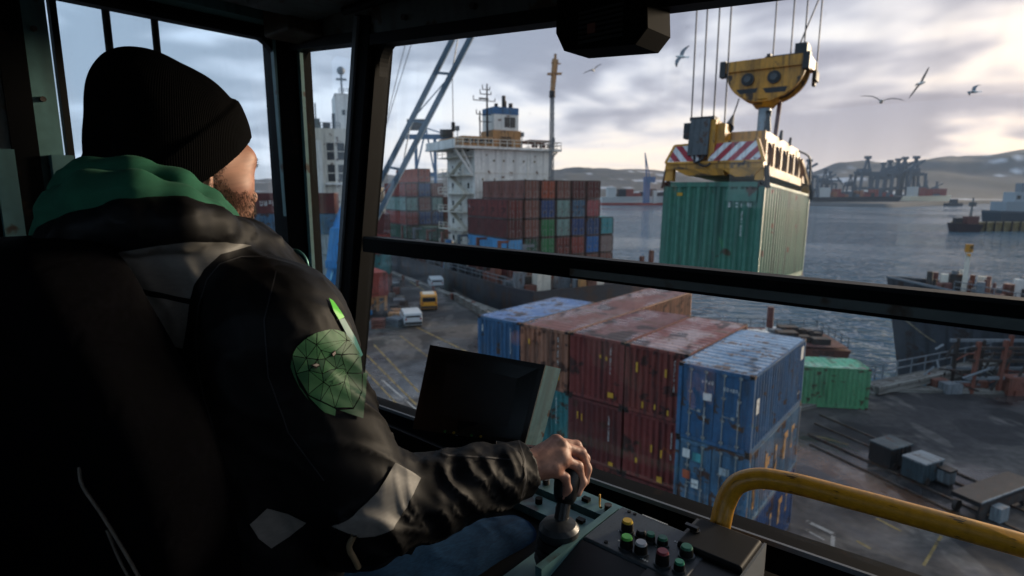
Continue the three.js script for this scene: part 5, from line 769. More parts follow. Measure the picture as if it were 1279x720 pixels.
// ---- gulls
{
  const gw = std(0xd8d6d0, 0.8), gg = std(0x6f757b, 0.8), gd = std(0x2a2a2c, 0.8), gb = std(0xc08a2a, 0.6);
  const gull = (px, py, d, span, yaw, bank, pitch, fold, label) => {
    const o = thingL('seagull', label, 'bird', P(px, py, d).toArray(), 0, 'gulls in the sky'); o.rotation.order = 'YXZ'; o.rotation.set(pitch, yaw, bank);
    const b = new THREE.LatheGeometry([[0.0, -0.24], [0.03, -0.2], [0.06, -0.08], [0.065, 0.02], [0.045, 0.13], [0.036, 0.17], [0.042, 0.2], [0.03, 0.235], [0.0, 0.25]].map(([x, y]) => new THREE.Vector2(x, y)), 12); b.rotateX(-Math.PI / 2); addMesh('body', b, gw, o);
    addMesh('beak', (() => { const g = new THREE.ConeGeometry(0.012, 0.05, 6); g.rotateX(-Math.PI / 2); g.translate(0, -0.005, -0.27); return g; })(), gb, o);
    addMesh('tail', new MB().hexa([V(-0.03, -0.004, 0.2), V(0.03, -0.004, 0.2), V(0.03, 0.004, 0.18), V(-0.03, 0.004, 0.18)], [V(-0.07, 0.0, 0.36), V(0.07, 0.0, 0.36), V(0.07, 0.008, 0.36), V(-0.07, 0.008, 0.36)]).geo(), gw, o);
    const half = span / 2;
    for (const sx of [-1, 1]) {
      const st = [[0.04, 0.02, -0.07, 0.08], [0.22, 0.02 + fold * 0.34, -0.11, 0.06], [0.45, 0.02 + fold * 0.55, -0.12, 0.05], [0.75, 0.02 + fold * 0.5, -0.05, 0.07], [1.0, 0.02 + fold * 0.32, 0.08, 0.1]];
      const mk = (i0, i1) => { const w = new MB(); for (let i = i0; i < i1; i++) { const [t0, y0, a0, b0] = st[i], [t1, y1, a1, b1] = st[i + 1], q = (t, y, z, e) => V(sx * t * half, y * half + e, z * span * 0.8); const A = q(t0, y0, a0, 0), B = q(t1, y1, a1, 0), C = q(t1, y1, b1, 0), D = q(t0, y0, b0, 0); const T = [q(t0, y0, a0, 0.012), q(t1, y1, a1, 0.009), q(t1, y1, b1, 0.004), q(t0, y0, b0, 0.006)]; sx > 0 ? w.hexa([A, D, C, B], [T[0], T[3], T[2], T[1]]) : w.hexa([A, B, C, D], T); } return w.geo(); };
      const wing = addMesh('wing', mk(0, 3), gg, o); addMesh('wing_tip', mk(3, 4), gd, wing);
    }
  };
  gull(1101, 127, 20, 1.3, -0.5, -0.18, 0.0, 0.35, 'gull gliding level with wings spread, lowest of the birds');
  gull(1151, 104, 23, 1.3, -1.1, 0.95, 0.25, 0.15, 'gull banking steeply with one wing straight up');
  gull(1216, 115, 30, 1.25, 0.6, 0.5, 0.1, 0.4, 'small gull flying beyond the banking one');
  gull(851, 71, 26, 1.3, 0.9, 0.9, 0.2, 0.1, 'gull banking with raised wing beside the crane ropes');
  gull(741, 88, 36, 1.25, -0.4, 0.4, 0.0, 0.3, 'small gull flying below the ceiling loudspeaker');
}

// ================================================================ THE CRANE CAB (cab coordinates: x across, y up from the eye, z = -distance ahead)
const CABTEAL = weathered(0x4a7274, { seed: 251, rust: 0.25, fade: 0.25, streak: 0.5, rough: 0.55, tile: 0.9, rustHex: 0x3a2c20, fadeHex: 0x566b6c });
const CABBLACK = weathered(0x08090a, { seed: 253, rust: 0.15, fade: 0.1, streak: 0.3, rough: 0.7, spec: 0.15, tile: 0.7, n: 256, rustHex: 0x1d1612, fadeHex: 0x1d1f21 });
const CABROOF = weathered(0x525a58, { seed: 255, rust: 0.4, fade: 0.3, streak: 0.3, rough: 0.6, tile: 0.8, n: 256, rustHex: 0x4a3420, fadeHex: 0x5c6261 });
const RUBBER = new THREE.MeshPhysicalMaterial({ color: 0x060707, roughness: 0.6, specularIntensity: 0.4 }), DARKWALL = weathered(0x131516, { seed: 257, rust: 0.1, fade: 0.1, streak: 0.2, rough: 0.8, spec: 0.2, tile: 1, n: 128, fadeHex: 0x26282a });
const PANE = (() => {
  const t = dataTex(512, (u, v) => { const a = tfbm(u, v, 5, 3, 811, 5), b = tfbm(u, v, 30, 3, 821, 3), s = tfbm(u, v, 110, 110, 831, 2); const k = 1 - 0.09 * step(0.5, 0.75, a * 0.6 + b * 0.4) - 0.05 * step(0.86, 0.93, s); return [k, k, k]; }, 1.3, false);
  return new THREE.MeshPhysicalMaterial({ color: new THREE.Color(0.97, 0.985, 0.98), roughness: 0.0, transmission: 1, transmissionMap: t, thickness: 0, ior: 1.45 });
})();
const FN = 1.10, SL = -1.95, SR = 1.15, NB = -1.15, YT = 0.56, YB = -1.2;
{
  const c = thingC('crane_cab', 'dark crane cab interior with black window frames around the operator', 'cab', [-0.4, YB, 0]);
  const Q = (s, y, n) => V(s, y, -n);
  new MB().box(SL - 0.08, SR + 0.08, YB - 0.08, YB, -FN - 0.05, -NB + 0.08).build('floor', DARKWALL, c);
  new MB().box(SL - 0.1, SR + 0.1, YT + 0.06, YT + 0.12, -FN - 0.1, -NB + 0.1).build('roof', CABROOF, c);
  // rear wall with a window over the seat's height
  new MB().box(SL, SR + 0.08, YB, -0.1, -NB, -NB + 0.07).build('rear_wall', DARKWALL, c); new MB().box(SL, SR + 0.08, 0.42, YT + 0.06, -NB, -NB + 0.07).build('rear_wall', DARKWALL, c); new MB().box(SL, -1.3, -0.1, 0.42, -NB, -NB + 0.07).build('rear_wall', DARKWALL, c); new MB().box(0.7, SR + 0.08, -0.1, 0.42, -NB, -NB + 0.07).build('rear_wall', DARKWALL, c);
  new MB().quad(V(0.7, -0.1, -NB + 0.03), V(-1.3, -0.1, -NB + 0.03), V(-1.3, 0.42, -NB + 0.03), V(0.7, 0.42, -NB + 0.03)).build('window_pane', PANE, c);
  // far side wall with its own window
  new MB().box(SR, SR + 0.07, YB, -0.45, -FN, -NB).build('side_wall', DARKWALL, c); new MB().box(SR, SR + 0.07, 0.45, YT + 0.06, -FN, -NB).build('side_wall', DARKWALL, c); new MB().box(SR, SR + 0.07, -0.45, 0.45, 0.2, -NB).build('side_wall', DARKWALL, c); new MB().box(SR, SR + 0.07, -0.45, 0.45, -FN, -FN + 0.12).build('side_wall', CABBLACK, c);
  new MB().quad(V(SR + 0.03, -0.45, 0.2), V(SR + 0.03, -0.45, -FN + 0.12), V(SR + 0.03, 0.45, -FN + 0.12), V(SR + 0.03, 0.45, 0.2)).build('window_pane', PANE, c);
  // operator's side: sill wall, rear panel, post
  new MB().box(SL - 0.07, SL, YB, -0.55, -1.02, -NB).build('side_wall', DARKWALL, c);
  new MB().box(SL - 0.07, SL, -0.55, YT + 0.06, -0.17, -NB).build('side_wall', DARKWALL, c);
  // stepped upright between the windows, three plates and a trim
  new MB().box(SL - 0.05, SL + 0.035, -0.55, YT + 0.06, -0.40, -0.345).build('upright', CABTEAL, c);
  new MB().box(SL - 0.05, SL + 0.06, -0.55, YT + 0.06, -0.345, -0.292).build('upright', CABBLACK, c);
  new MB().box(SL - 0.05, SL + 0.05, 0.1, YT + 0.06, -0.292, -0.262).build('upright', CABROOF, c); new MB().box(SL - 0.05, SL + 0.065, -0.55, 0.1, -0.295, -0.255).build('upright', CABTEAL, c);
  new MB().box(SL - 0.05, SL + 0.075, -0.55, 0.09, -0.412, -0.365).build('upright_cover', CABTEAL, c);
  new MB().box(SL - 0.05, SL + 0.04, -0.55, YT + 0.06, -0.262, -0.17).build('upright', CABBLACK, c);
  { const g = new MB(); g.box(SL + 0.0, SL + 0.03, -0.5, 0.5, -0.425, -0.41); g.box(SL, SL + 0.03, 0.49, 0.505, -1.0, -0.42); g.box(SL, SL + 0.03, -0.55, -0.54, -1.0, -0.42); g.build('window_gasket', RUBBER, c); }
  new MB().box(SL - 0.07, SL + 0.03, 0.505, YT + 0.06, -1.0, -0.17).build('side_header', CABBLACK, c);
  new MB().box(SL - 0.08, SL + 0.06, -0.62, -0.55, -1.02, -0.17).build('side_sill', CABTEAL, c);
  // corner pillar and the pillar beside the main window
  const bev = (pts, h0, h1, name, m) => { const sh = new THREE.Shape(pts.map(([s, n]) => new THREE.Vector2(s, n))); const g = new THREE.ExtrudeGeometry(sh, { depth: h1 - h0, bevelEnabled: true, bevelThickness: 0.001, bevelSize: 0.006, bevelSegments: 2 }); g.rotateX(-Math.PI / 2); g.translate(0, h0, 0); return new MB().add(g).build(name, m, c); };
  bev([[SL - 0.06, 1.02], [SL + 0.02, 1.02], [SL + 0.035, 1.07], [SL + 0.03, 1.13], [SL - 0.06, 1.15]], YB, YT, 'corner_pillar', CABBLACK);
  { const g = new MB(); g.bar(Q(SL + 0.045, -0.62, 1.085), Q(SL + 0.045, YT, 1.085), 0.012, 0.03, V(1, 0, 0)); g.bar(Q(SL + 0.01, -0.62, 1.03), Q(SL + 0.015, YT, 1.01), 0.014, 0.02, V(1, 0, 0)); g.build('pillar_trim', CABTEAL, c); }
  { // slanting pillar: two faces with a bright edge strip
    const a = Q(-1.735, -0.68, FN), b = Q(-1.49, 0.5, FN); new MB().bar(a, b, 0.075, 0.09, V(0, 0, 1)).build('window_pillar', CABBLACK, c);
    new MB().bar(a.clone().add(V(-0.022, 0, 0.048)), b.clone().add(V(-0.022, 0, 0.048)), 0.018, 0.012, V(0, 0, 1)).build('pillar_trim', GREYP, c);
    new MB().bar(a.clone().add(V(0.045, 0, 0.0)), b.clone().add(V(0.045, 0, 0.0)), 0.02, 0.05, V(0, 0, 1)).build('window_gasket', RUBBER, c);
    new MB().bar(a.clone().add(V(-0.048, 0, 0.0)), b.clone().add(V(-0.048, 0, 0.0)), 0.02, 0.05, V(0, 0, 1)).build('window_gasket', RUBBER, c);
  }
  // header: its lower edge falls a little toward the far side
  const hy = (s) => 0.436 - (s + 1.45) * 0.082;
  new MB().hexa([Q(SL - 0.05, hy(SL) + 0.015, FN - 0.035), Q(SR, hy(SR), FN - 0.035), Q(SR, hy(SR), FN + 0.05), Q(SL - 0.05, hy(SL) + 0.015, FN + 0.05)], [Q(SL - 0.05, YT + 0.06, FN - 0.09), Q(SR, YT + 0.06, FN - 0.09), Q(SR, YT + 0.06, FN + 0.05), Q(SL - 0.05, YT + 0.06, FN + 0.05)]).build('header', CABROOF, c);
  new MB().bar(Q(-1.46, hy(-1.46) - 0.008, FN - 0.02), Q(SR, hy(SR) - 0.008, FN - 0.02), 0.05, 0.03).build('window_gasket', RUBBER, c);
  new MB().bar(Q(SL, hy(SL) + 0.008, FN - 0.02), Q(-1.5, hy(-1.5) + 0.004, FN - 0.02), 0.05, 0.03).build('window_gasket', RUBBER, c);
  // rounded upper corners of the openings
  const fillet = (s, y, ds, dy, r, plane) => { const sh = new THREE.Shape(); sh.moveTo(0, 0); sh.lineTo(ds * r, 0); sh.quadraticCurveTo(0, 0, 0, dy * r); sh.closePath(); const g = new THREE.ExtrudeGeometry(sh, { depth: 0.03, bevelEnabled: false }); if (plane === 'side') { g.rotateY(Math.PI / 2); g.translate(SL - 0.01, y, -s); } else g.translate(s, y, -FN - 0.01); new MB().add(g).build('corner_fillet', RUBBER, c); };
  fillet(-1.455, hy(-1.45) - 0.016, 1, -1, 0.09); fillet(-1.545, hy(-1.55) - 0.005, -1, -1, 0.07); fillet(SL + 0.035, hy(SL) - 0.005, 1, -1, 0.07); fillet(1.02, 0.5, -1, -1, 0.11, 'side');
  // roof ribs and lining
  for (let i = 0; i < 7; i++) { const n = 0.98 - i * 0.21; new MB().box(SL, SR, YT + 0.02, YT + 0.06, -n - 0.02, -n + 0.02).build('roof_rib', CABROOF, c); }
  new MB().box(SL + 0.02, SL + 0.09, YT - 0.03, YT + 0.06, -1.0, 0.4).build('roof_channel', CABTEAL, c); new MB().box(SL + 0.12, SL + 0.2, YT - 0.01, YT + 0.06, -1.0, 0.4).build('roof_channel', CABROOF, c); new MB().box(SL + 0.24, SL + 0.3, YT - 0.02, YT + 0.06, -1.0, 0.4).build('roof_channel', CABTEAL, c);
  { const g = rbox(0.36, 0.09, 0.22, 0.02); g.translate(-1.55, YT - 0.0, -0.93); new MB().add(g).build('junction_cover', CABROOF, c); const h = rbox(0.16, 0.11, 0.12, 0.01); h.translate(-1.78, YT - 0.03, -1.0); new MB().add(h).build('corner_bracket', weathered(0x3c3122, { seed: 259, rust: 0.8, tile: 0.5, n: 128 }), c); }
  { const g = new MB(); g.pipe([Q(-1.5, 0.5, 1.0), Q(-1.2, 0.5, 1.02), Q(-0.6, 0.47, 1.03), Q(0.2, 0.42, 1.03)], 0.012, 6); g.build('cable_conduit', RUBBER, c); }
  // the rail across the main window
  const ry = (s) => -0.172 - (s + 1.5) * 0.006;
  new MB().bar(Q(-1.56, ry(-1.55), FN - 0.005), Q(SR, ry(SR), FN - 0.005), 0.05, 0.042).build('window_rail', CABBLACK, c);
  new MB().bar(Q(-1.56, ry(-1.55) + 0.024, FN - 0.01), Q(SR, ry(SR) + 0.024, FN - 0.01), 0.034, 0.008).build('rail_strip', RUBBER, c); new MB().bar(Q(-0.75, ry(-0.7) - 0.006, FN - 0.034), Q(SR, ry(SR) - 0.004, FN - 0.034), 0.008, 0.016).build('rail_cover', CABROOF, c);
  // lower frame and sill
  const sy = (s) => -0.672 + (s + 0.712) * 0.035;
  new MB().bar(Q(-1.78, sy(-1.78) - 0.03, FN), Q(SR, sy(SR) - 0.03, FN), 0.06, 0.06).build('bottom_rail', CABBLACK, c);
  new MB().bar(Q(-1.72, sy(-1.7) + 0.002, FN - 0.032), Q(SR, sy(SR) + 0.002, FN - 0.032), 0.006, 0.01).build('sill_edge', GREYP, c);
  new MB().box(SL - 0.05, SR, YB, -0.73, -FN - 0.02, -FN + 0.03).build('front_wall', DARKWALL, c);
  // glass
  const pane = (a, b, d, e) => { const g = new MB(); g.quad(a, b, d, e); g.build('window_pane', PANE, c); };
  pane(Q(-1.555, ry(-1.5), FN + 0.012), Q(SR, ry(SR), FN + 0.012), Q(SR, hy(SR), FN + 0.012), Q(-1.5, hy(-1.5), FN + 0.012));
  pane(Q(-1.7, sy(-1.7) - 0.02, FN + 0.012), Q(SR, sy(SR) - 0.02, FN + 0.012), Q(SR, ry(SR), FN + 0.012), Q(-1.6, ry(-1.6), FN + 0.012));
  pane(Q(SL + 0.02, -0.68, FN + 0.014), Q(-1.74, -0.68, FN + 0.014), Q(-1.52, hy(-1.5), FN + 0.014), Q(SL + 0.02, hy(SL), FN + 0.014));
  pane(Q(SL - 0.02, -0.56, 0.41), Q(SL - 0.02, -0.56, 1.03), Q(SL - 0.02, 0.51, 1.03), Q(SL - 0.02, 0.51, 0.41));
  for (let i = 0; i < 9; i++) { const s = -1.3 + i * 0.26; new MB().rod(Q(s, hy(s) + 0.035, FN - 0.04), Q(s, hy(s) + 0.035, FN - 0.052), 0.008, 8).build('bolt', DARKSTEEL, c); }
  for (let i = 0; i < 6; i++) { const y = -0.45 + i * 0.17; new MB().rod(Q(SL + 0.03, y, 0.37), Q(SL + 0.044, y, 0.37), 0.007, 8).build('bolt', DARKSTEEL, c); }
  // bars outside the side window
  for (const n of [0.585, 0.715]) new MB().rod(Q(SL - 0.16, -0.5, n), Q(SL - 0.16, 1.2, n), 0.011, 8).build('outer_bar', CABBLACK, c);
  // console ledge between desk and glass
  new MB().hexa([Q(-1.7, YB, 1.0), Q(SR, YB, 1.0), Q(SR, YB, FN - 0.04), Q(-1.7, YB, FN - 0.04)], [Q(-1.7, -0.70, 0.995), Q(SR, -0.70, 0.995), Q(SR, -0.735, FN - 0.04), Q(-1.7, -0.735, FN - 0.04)]).build('sill_ledge', CABBLACK, c);
}
{ // loudspeaker box hung from the header
  const q = (px, py) => { const r = ray(px, py), t = 1.0 / r.dot(cabF); return toCab(r.multiplyScalar(t).add(EYE)); };
  const out = [[698, 10], [697, 41], [706, 61], [793, 53], [807, 34], [806, 0], [806, -14], [698, -4]].map(([x, y]) => q(x, y)), base = q(752, -10);
  const o = thingC('speaker_box', 'black loudspeaker box with cut corners hanging from the window header', 'loudspeaker', base.toArray());
  const sh = new THREE.Shape(out.map((p) => new THREE.Vector2(p.x - base.x, p.y - base.y))), g = new THREE.ExtrudeGeometry(sh, { depth: 0.09, bevelEnabled: true, bevelThickness: 0.004, bevelSize: 0.004, bevelSegments: 2 }); g.translate(0, 0, -0.09); addMesh('case', g, new THREE.MeshPhysicalMaterial({ color: 0x060607, roughness: 0.8, specularIntensity: 0.15 }), o);
  const gr = new MB(); const cc = q(752, 30).sub(base); for (let i = 0; i < 7; i++) gr.box(cc.x - 0.05, cc.x + 0.05, cc.y - 0.03 + i * 0.009, cc.y - 0.0255 + i * 0.009, 0.004, 0.008); addMesh('grille', gr.geo(), std(0x0c0c0d, 0.7), o);
  const br = new MB(); br.box(-0.05, 0.05, -0.02, 0.09, -0.085, -0.02); addMesh('bracket', br.geo(), CABBLACK, o); const rs = new MB(); const rc = q(740, 36).sub(base); rs.box(rc.x - 0.006, rc.x + 0.012, rc.y - 0.01, rc.y + 0.008, 0.0045, 0.0095); addMesh('badge', rs.geo(), RUSTP, o);
}
{ // monitor on the console
  const A = P(537, 431, 1.22), B = P(681, 456, 1.16), C = P(655, 556, 1.10), D = P(515, 536, 1.16);
  const o = thingW('monitor', 'black monitor with a blank screen and a worn teal side standing on the console', 'monitor', D.clone().lerp(C, 0.5).toArray());
  const n = B.clone().sub(A).cross(D.clone().sub(A)).normalize(); if (n.z < 0) n.negate(); // toward the viewer
  const off = V(0.11, 0.0, -0.045), bk = (p) => p.clone().addScaledVector(n, -0.016), rear = (p) => p.clone().addScaledVector(n, -0.05).addScaledVector(B.clone().sub(A).normalize(), 0.028);
  const bezel = new MB(); bezel.hexa([bk(D), bk(C), C, D].map((p) => p), [bk(A), bk(B), B, A]); bezel.build('bezel', std(0x08090a, 0.45), o);
  const k = (u, v) => A.clone().lerp(B, u).lerp(D.clone().lerp(C, u), v).addScaledVector(n, 0.0015); new MB().quad(k(0.045, 0.95), k(0.955, 0.95), k(0.955, 0.06), k(0.045, 0.06)).build('screen', std(0x030304, 0.28), o);
  new MB().hexa([rear(D), rear(C), bk(C), bk(D)], [rear(A), rear(B), bk(B), bk(A)]).build('housing', weathered(0x4f7477, { seed: 261, rust: 0.2, fade: 0.5, streak: 0.3, rough: 0.5, tile: 0.3, n: 192, fadeHex: 0x9fb0b0 }), o);
  for (let i = 0; i < 6; i++) { const q = k(0.3 + i * 0.08, 0.975); new MB().rod(q, q.clone().addScaledVector(n, 0.003), 0.0028, 10).build('key', [std(0x2c7a3a, 0.4), std(0x9a8420, 0.4), std(0x1c1e20, 0.4)][i % 3], o); }
  const base = C.clone().lerp(D, 0.5); new MB().bar(base.clone().add(V(0.02, 0.03, -0.03)), base.clone().add(V(0.02, -0.2, -0.05)), 0.08, 0.05, V(0, 0, 1)).build('stand', RUBBER, o);
}
// console, side desk, joystick, panel -- all square to the cab
const cabQ = (px, py, y) => toCab(G(px, py, EYE.y + y));
{
  const y = -0.655, a = cabQ(672, 610, -0.64), o = thingC('console_desk', 'dark console desk with slotted teal strips behind the joystick', 'console', [-0.45, YB, -0.86]);
  new MB().box(-0.9, -0.30, YB, -0.68, -0.99, -0.62).build('cabinet', CABBLACK, o); new MB().box(-0.30, 0.3, YB, -0.71, -0.92, -0.52).build('cabinet', CABBLACK, o);
  new MB().box(-0.9, -0.52, -0.68, -0.652, -0.99, -0.935).build('top_strip', CABTEAL, o); new MB().box(-0.9, -0.53, -0.68, -0.662, -0.925, -0.872).build('top_strip', CABTEAL, o);
  const R = rng(21); for (let i = 0; i < 9; i++) { const x = -0.76 + i * 0.027, z = i % 2 ? -0.96 : -0.9, b = new MB(); if (R() < 0.5) b.rod(V(x, i % 2 ? -0.652 : -0.662, z), V(x, (i % 2 ? -0.652 : -0.662) + 0.012, z), 0.008, 8); else b.box(x - 0.008, x + 0.008, i % 2 ? -0.652 : -0.662, i % 2 ? -0.645 : -0.655, z - 0.006, z + 0.006); b.build('fitting', [RUBBER, DARKSTEEL, CABBLACK][i % 3], o); }
  new MB().pipe([V(-0.60, -0.65, -0.975), V(-0.595, -0.63, -0.965), V(-0.585, -0.645, -0.95), V(-0.575, -0.64, -0.94)], 0.0022, 6).build('yellow_wire', YELLOWMARK, o); new MB().pipe([V(-0.68, -0.65, -0.965), V(-0.67, -0.64, -0.955), V(-0.66, -0.65, -0.96)], 0.0022, 6).build('green_wire', std(0x1f7a4a, 0.5), o);
}
const stickBase = toCab(P(698, 668, 0.94));
{
  const top = toCab(P(710, 594, 0.985)), b = stickBase, o = thingC('joystick', 'black joystick with a round collar under the operator\'s hand', 'joystick', [b.x, b.y - 0.05, b.z]);
  const m = std(0x0b0c0d, 0.42), up = top.clone().sub(b).normalize(), at = (t) => b.clone().addScaledVector(up, t), Lk = top.distanceTo(b);
  const col = new THREE.LatheGeometry([[0.0, 0], [0.034, 0], [0.036, 0.004], [0.036, 0.016], [0.03, 0.024], [0.017, 0.028], [0.0, 0.029]].map(([x, y]) => new THREE.Vector2(x, y)), 28); col.translate(b.x, b.y - 0.002, b.z); new MB().add(toCreasedNormals(col, 0.5)).build('collar', std(0x23282b, 0.45), o);
  const bt = new THREE.LatheGeometry([[0.042, 0], [0.044, 0.008], [0.038, 0.014], [0.042, 0.022], [0.037, 0.03], [0.04, 0.038], [0.035, 0.048], [0, 0.05]].map(([x, y]) => new THREE.Vector2(x, y)), 24); bt.translate(b.x, b.y - 0.052, b.z); new MB().add(toCreasedNormals(bt, 0.5)).build('boot', RUBBER, o);
  new MB().rod(at(0.02), at(Lk - 0.03), 0.0135, 16, 0.0125).build('shaft', m, o);
  const gp = new THREE.LatheGeometry([[0.0, 0], [0.016, 0.001], [0.021, 0.012], [0.0235, 0.03], [0.0245, 0.045], [0.0225, 0.06], [0.013, 0.07], [0, 0.073]].map(([x, y]) => new THREE.Vector2(x, y)), 20); gp.applyQuaternion(new THREE.Quaternion().setFromUnitVectors(V(0, 1, 0), up)); const g0 = at(Lk - 0.05); gp.translate(g0.x, g0.y, g0.z); new MB().add(gp).build('grip', m, o);
}
{ // button panel
  const y = -0.6, TL = cabQ(777, 632, y), TR = cabQ(893, 668, y), BL = cabQ(704, 716, y);
  const w = 0.185, dpt = 0.25, o = thingC('button_panel', 'slate control panel with rows of coloured push buttons', 'control panel', [TL.x, y - 0.1, TL.z]);
  const x0 = TL.x, z0 = TL.z, top = y;
  { const g = rbox(w, 0.05, 0.135, 0.005); g.translate(x0 + w / 2, top - 0.025, z0 + 0.0675); new MB().add(g).build('face_plate', weathered(0x333d43, { seed: 271, rust: 0.1, fade: 0.35, streak: 0.2, rough: 0.45, tile: 0.25, n: 256, fadeHex: 0x5d6a70, rustHex: 0x20262a }), o); }
  new MB().hexa([V(x0 - 0.012, top - 0.12, z0 + 0.24), V(x0 + w, top - 0.12, z0 + 0.24), V(x0 + w, top - 0.12, z0 + 0.137), V(x0 - 0.012, top - 0.12, z0 + 0.137)], [V(x0 - 0.012, top - 0.03, z0 + 0.24), V(x0 + w, top - 0.03, z0 + 0.24), V(x0 + w, top - 0.004, z0 + 0.137), V(x0 - 0.012, top - 0.004, z0 + 0.137)]).build('lower_cover', std(0x0c1018, 0.5), o);
  new MB().box(x0 - 0.014, x0 - 0.001, top - 0.12, top - 0.001, z0 + 0.01, z0 + 0.25).build('side_flange', CABTEAL, o); new MB().box(x0 - 0.1, x0 - 0.014, top - 0.09, top - 0.07, z0 + 0.05, z0 + 0.3).build('bracket', CABTEAL, o);
  new MB().box(x0, x0 + w, top - 0.14, top - 0.05, z0 + 0.005, z0 + 0.132).build('box', CABBLACK, o);
  const mt = { yellow: std(0xc9a516, 0.35), lime: std(0x4fae3c, 0.35), white: std(0xb9bcc0, 0.35), red: std(0x7d1f2b, 0.35), green: std(0x1e6a50, 0.35), dark: std(0x2b3238, 0.4), mint: std(0x2f8a68, 0.35) }, body = std(0x08090a, 0.4);
  const button = (px, py, k, r = 0.0115, h = 0.022) => {
    const c = cabQ(px, py, y + h), z = Math.max(c.z, z0 + 0.014), b = new MB().rod(V(c.x, top, z), V(c.x, top + h - 0.004, z), r * 1.12, 20, r).build('push_button', body, o);
    new MB().rod(V(c.x, top, z), V(c.x, top + 0.004, z), r * 1.3, 20).build('collar_ring', std(0x4a5054, 0.35, 0.6), b);
    new MB().rod(V(c.x, top + h - 0.004, z), V(c.x, top + h, z), r * 0.94, 20, r * 0.8).build('cap', mt[k], b);
  };
  button(784, 650, 'yellow', 0.0105); button(801, 662, 'dark', 0.0085, 0.014); button(813, 666, 'green', 0.008, 0.016); button(828, 671, 'green', 0.009, 0.016); button(783, 670, 'lime', 0.0105); button(801, 677, 'white', 0.0105); button(828, 688, 'red', 0.0105, 0.026); button(858, 682, 'green', 0.0105, 0.02); button(849, 701, 'mint', 0.0085, 0.018);
  for (const [px, py] of [[786, 640], [793, 643], [757, 678], [884, 672], [852, 716]]) { const c = cabQ(px, py, y); new MB().rod(V(c.x, top, c.z), V(c.x, top + 0.002, c.z), 0.0035, 10).build('screw', RUBBER, o); }
  { const c = cabQ(868, 670, y); const b = new MB(); b.rod(V(c.x, top, c.z), V(c.x, top + 0.012, c.z), 0.009, 14); b.box(c.x - 0.018, c.x + 0.005, top + 0.012, top + 0.018, c.z - 0.004, c.z + 0.004); b.build('selector_switch', body, o); }
  { const b = new MB(), R = rng(17), row = (px, py, n) => { const c = cabQ(px, py, y); for (let i = 0; i < n; i++) if (R() < 0.85) b.box(c.x + i * 0.004, c.x + i * 0.004 + 0.0026, top, top + 0.0006, c.z, c.z + 0.002 + R() * 0.002); }; row(803, 643, 14); row(773, 663, 4); row(770, 674, 3); row(843, 676, 5); row(820, 682, 3); row(862, 664, 4); row(800, 697, 4); b.build('engraved_legend', std(0xc2c8cc, 0.6), o); }
}
{ // yellow grab rail with its black foot
  const pt = (px, py, d) => P(px, py, d), pts = [pt(893, 700, 0.96), pt(901, 650, 0.975), pt(907, 627, 0.985), pt(920, 606, 0.985), pt(945, 598, 0.975), pt(985, 603, 0.955), pt(1060, 622, 0.915), pt(1160, 649, 0.865), pt(1279, 682, 0.81), pt(1420, 722, 0.74)];
  const o = thingW('grab_rail', 'yellow painted tube grab rail curving up from the sill', 'handrail', pts[0].toArray()); const yp = weathered(0xc68c20, { seed: 281, rust: 0.15, fade: 0.25, streak: 0.2, rough: 0.36, tile: 0.35, n: 256, rustHex: 0x5d4416, fadeHex: 0xc9a45a });
  const g = new THREE.TubeGeometry(new THREE.CatmullRomCurve3(pts, false, 'centripetal'), 120, 0.0185, 20); new MB().add(g).build('tube', yp, o);
  const c = toCab(pts[0]); const q = thingC('rail_housing', 'black box on the sill that carries the foot of the yellow rail', 'housing', [c.x, -0.8, c.z]);
  const A = cabQ(896, 648, -0.60), B = cabQ(965, 664, -0.60); const b = new MB(); b.box(A.x - 0.03, B.x, -0.9, -0.602, A.z + 0.02, A.z + 0.3); b.build('case', std(0x0a0b0c, 0.5), q); new MB().box(B.x, B.x + 0.004, -0.9, -0.6, A.z + 0.02, A.z + 0.3).build('edge_plate', GREYP, q); const lid = rbox(B.x - A.x + 0.02, 0.016, 0.1, 0.006); lid.translate((A.x + B.x) / 2 - 0.01, -0.598, A.z + 0.08); new MB().add(lid).build('lid', RUBBER, q);
}

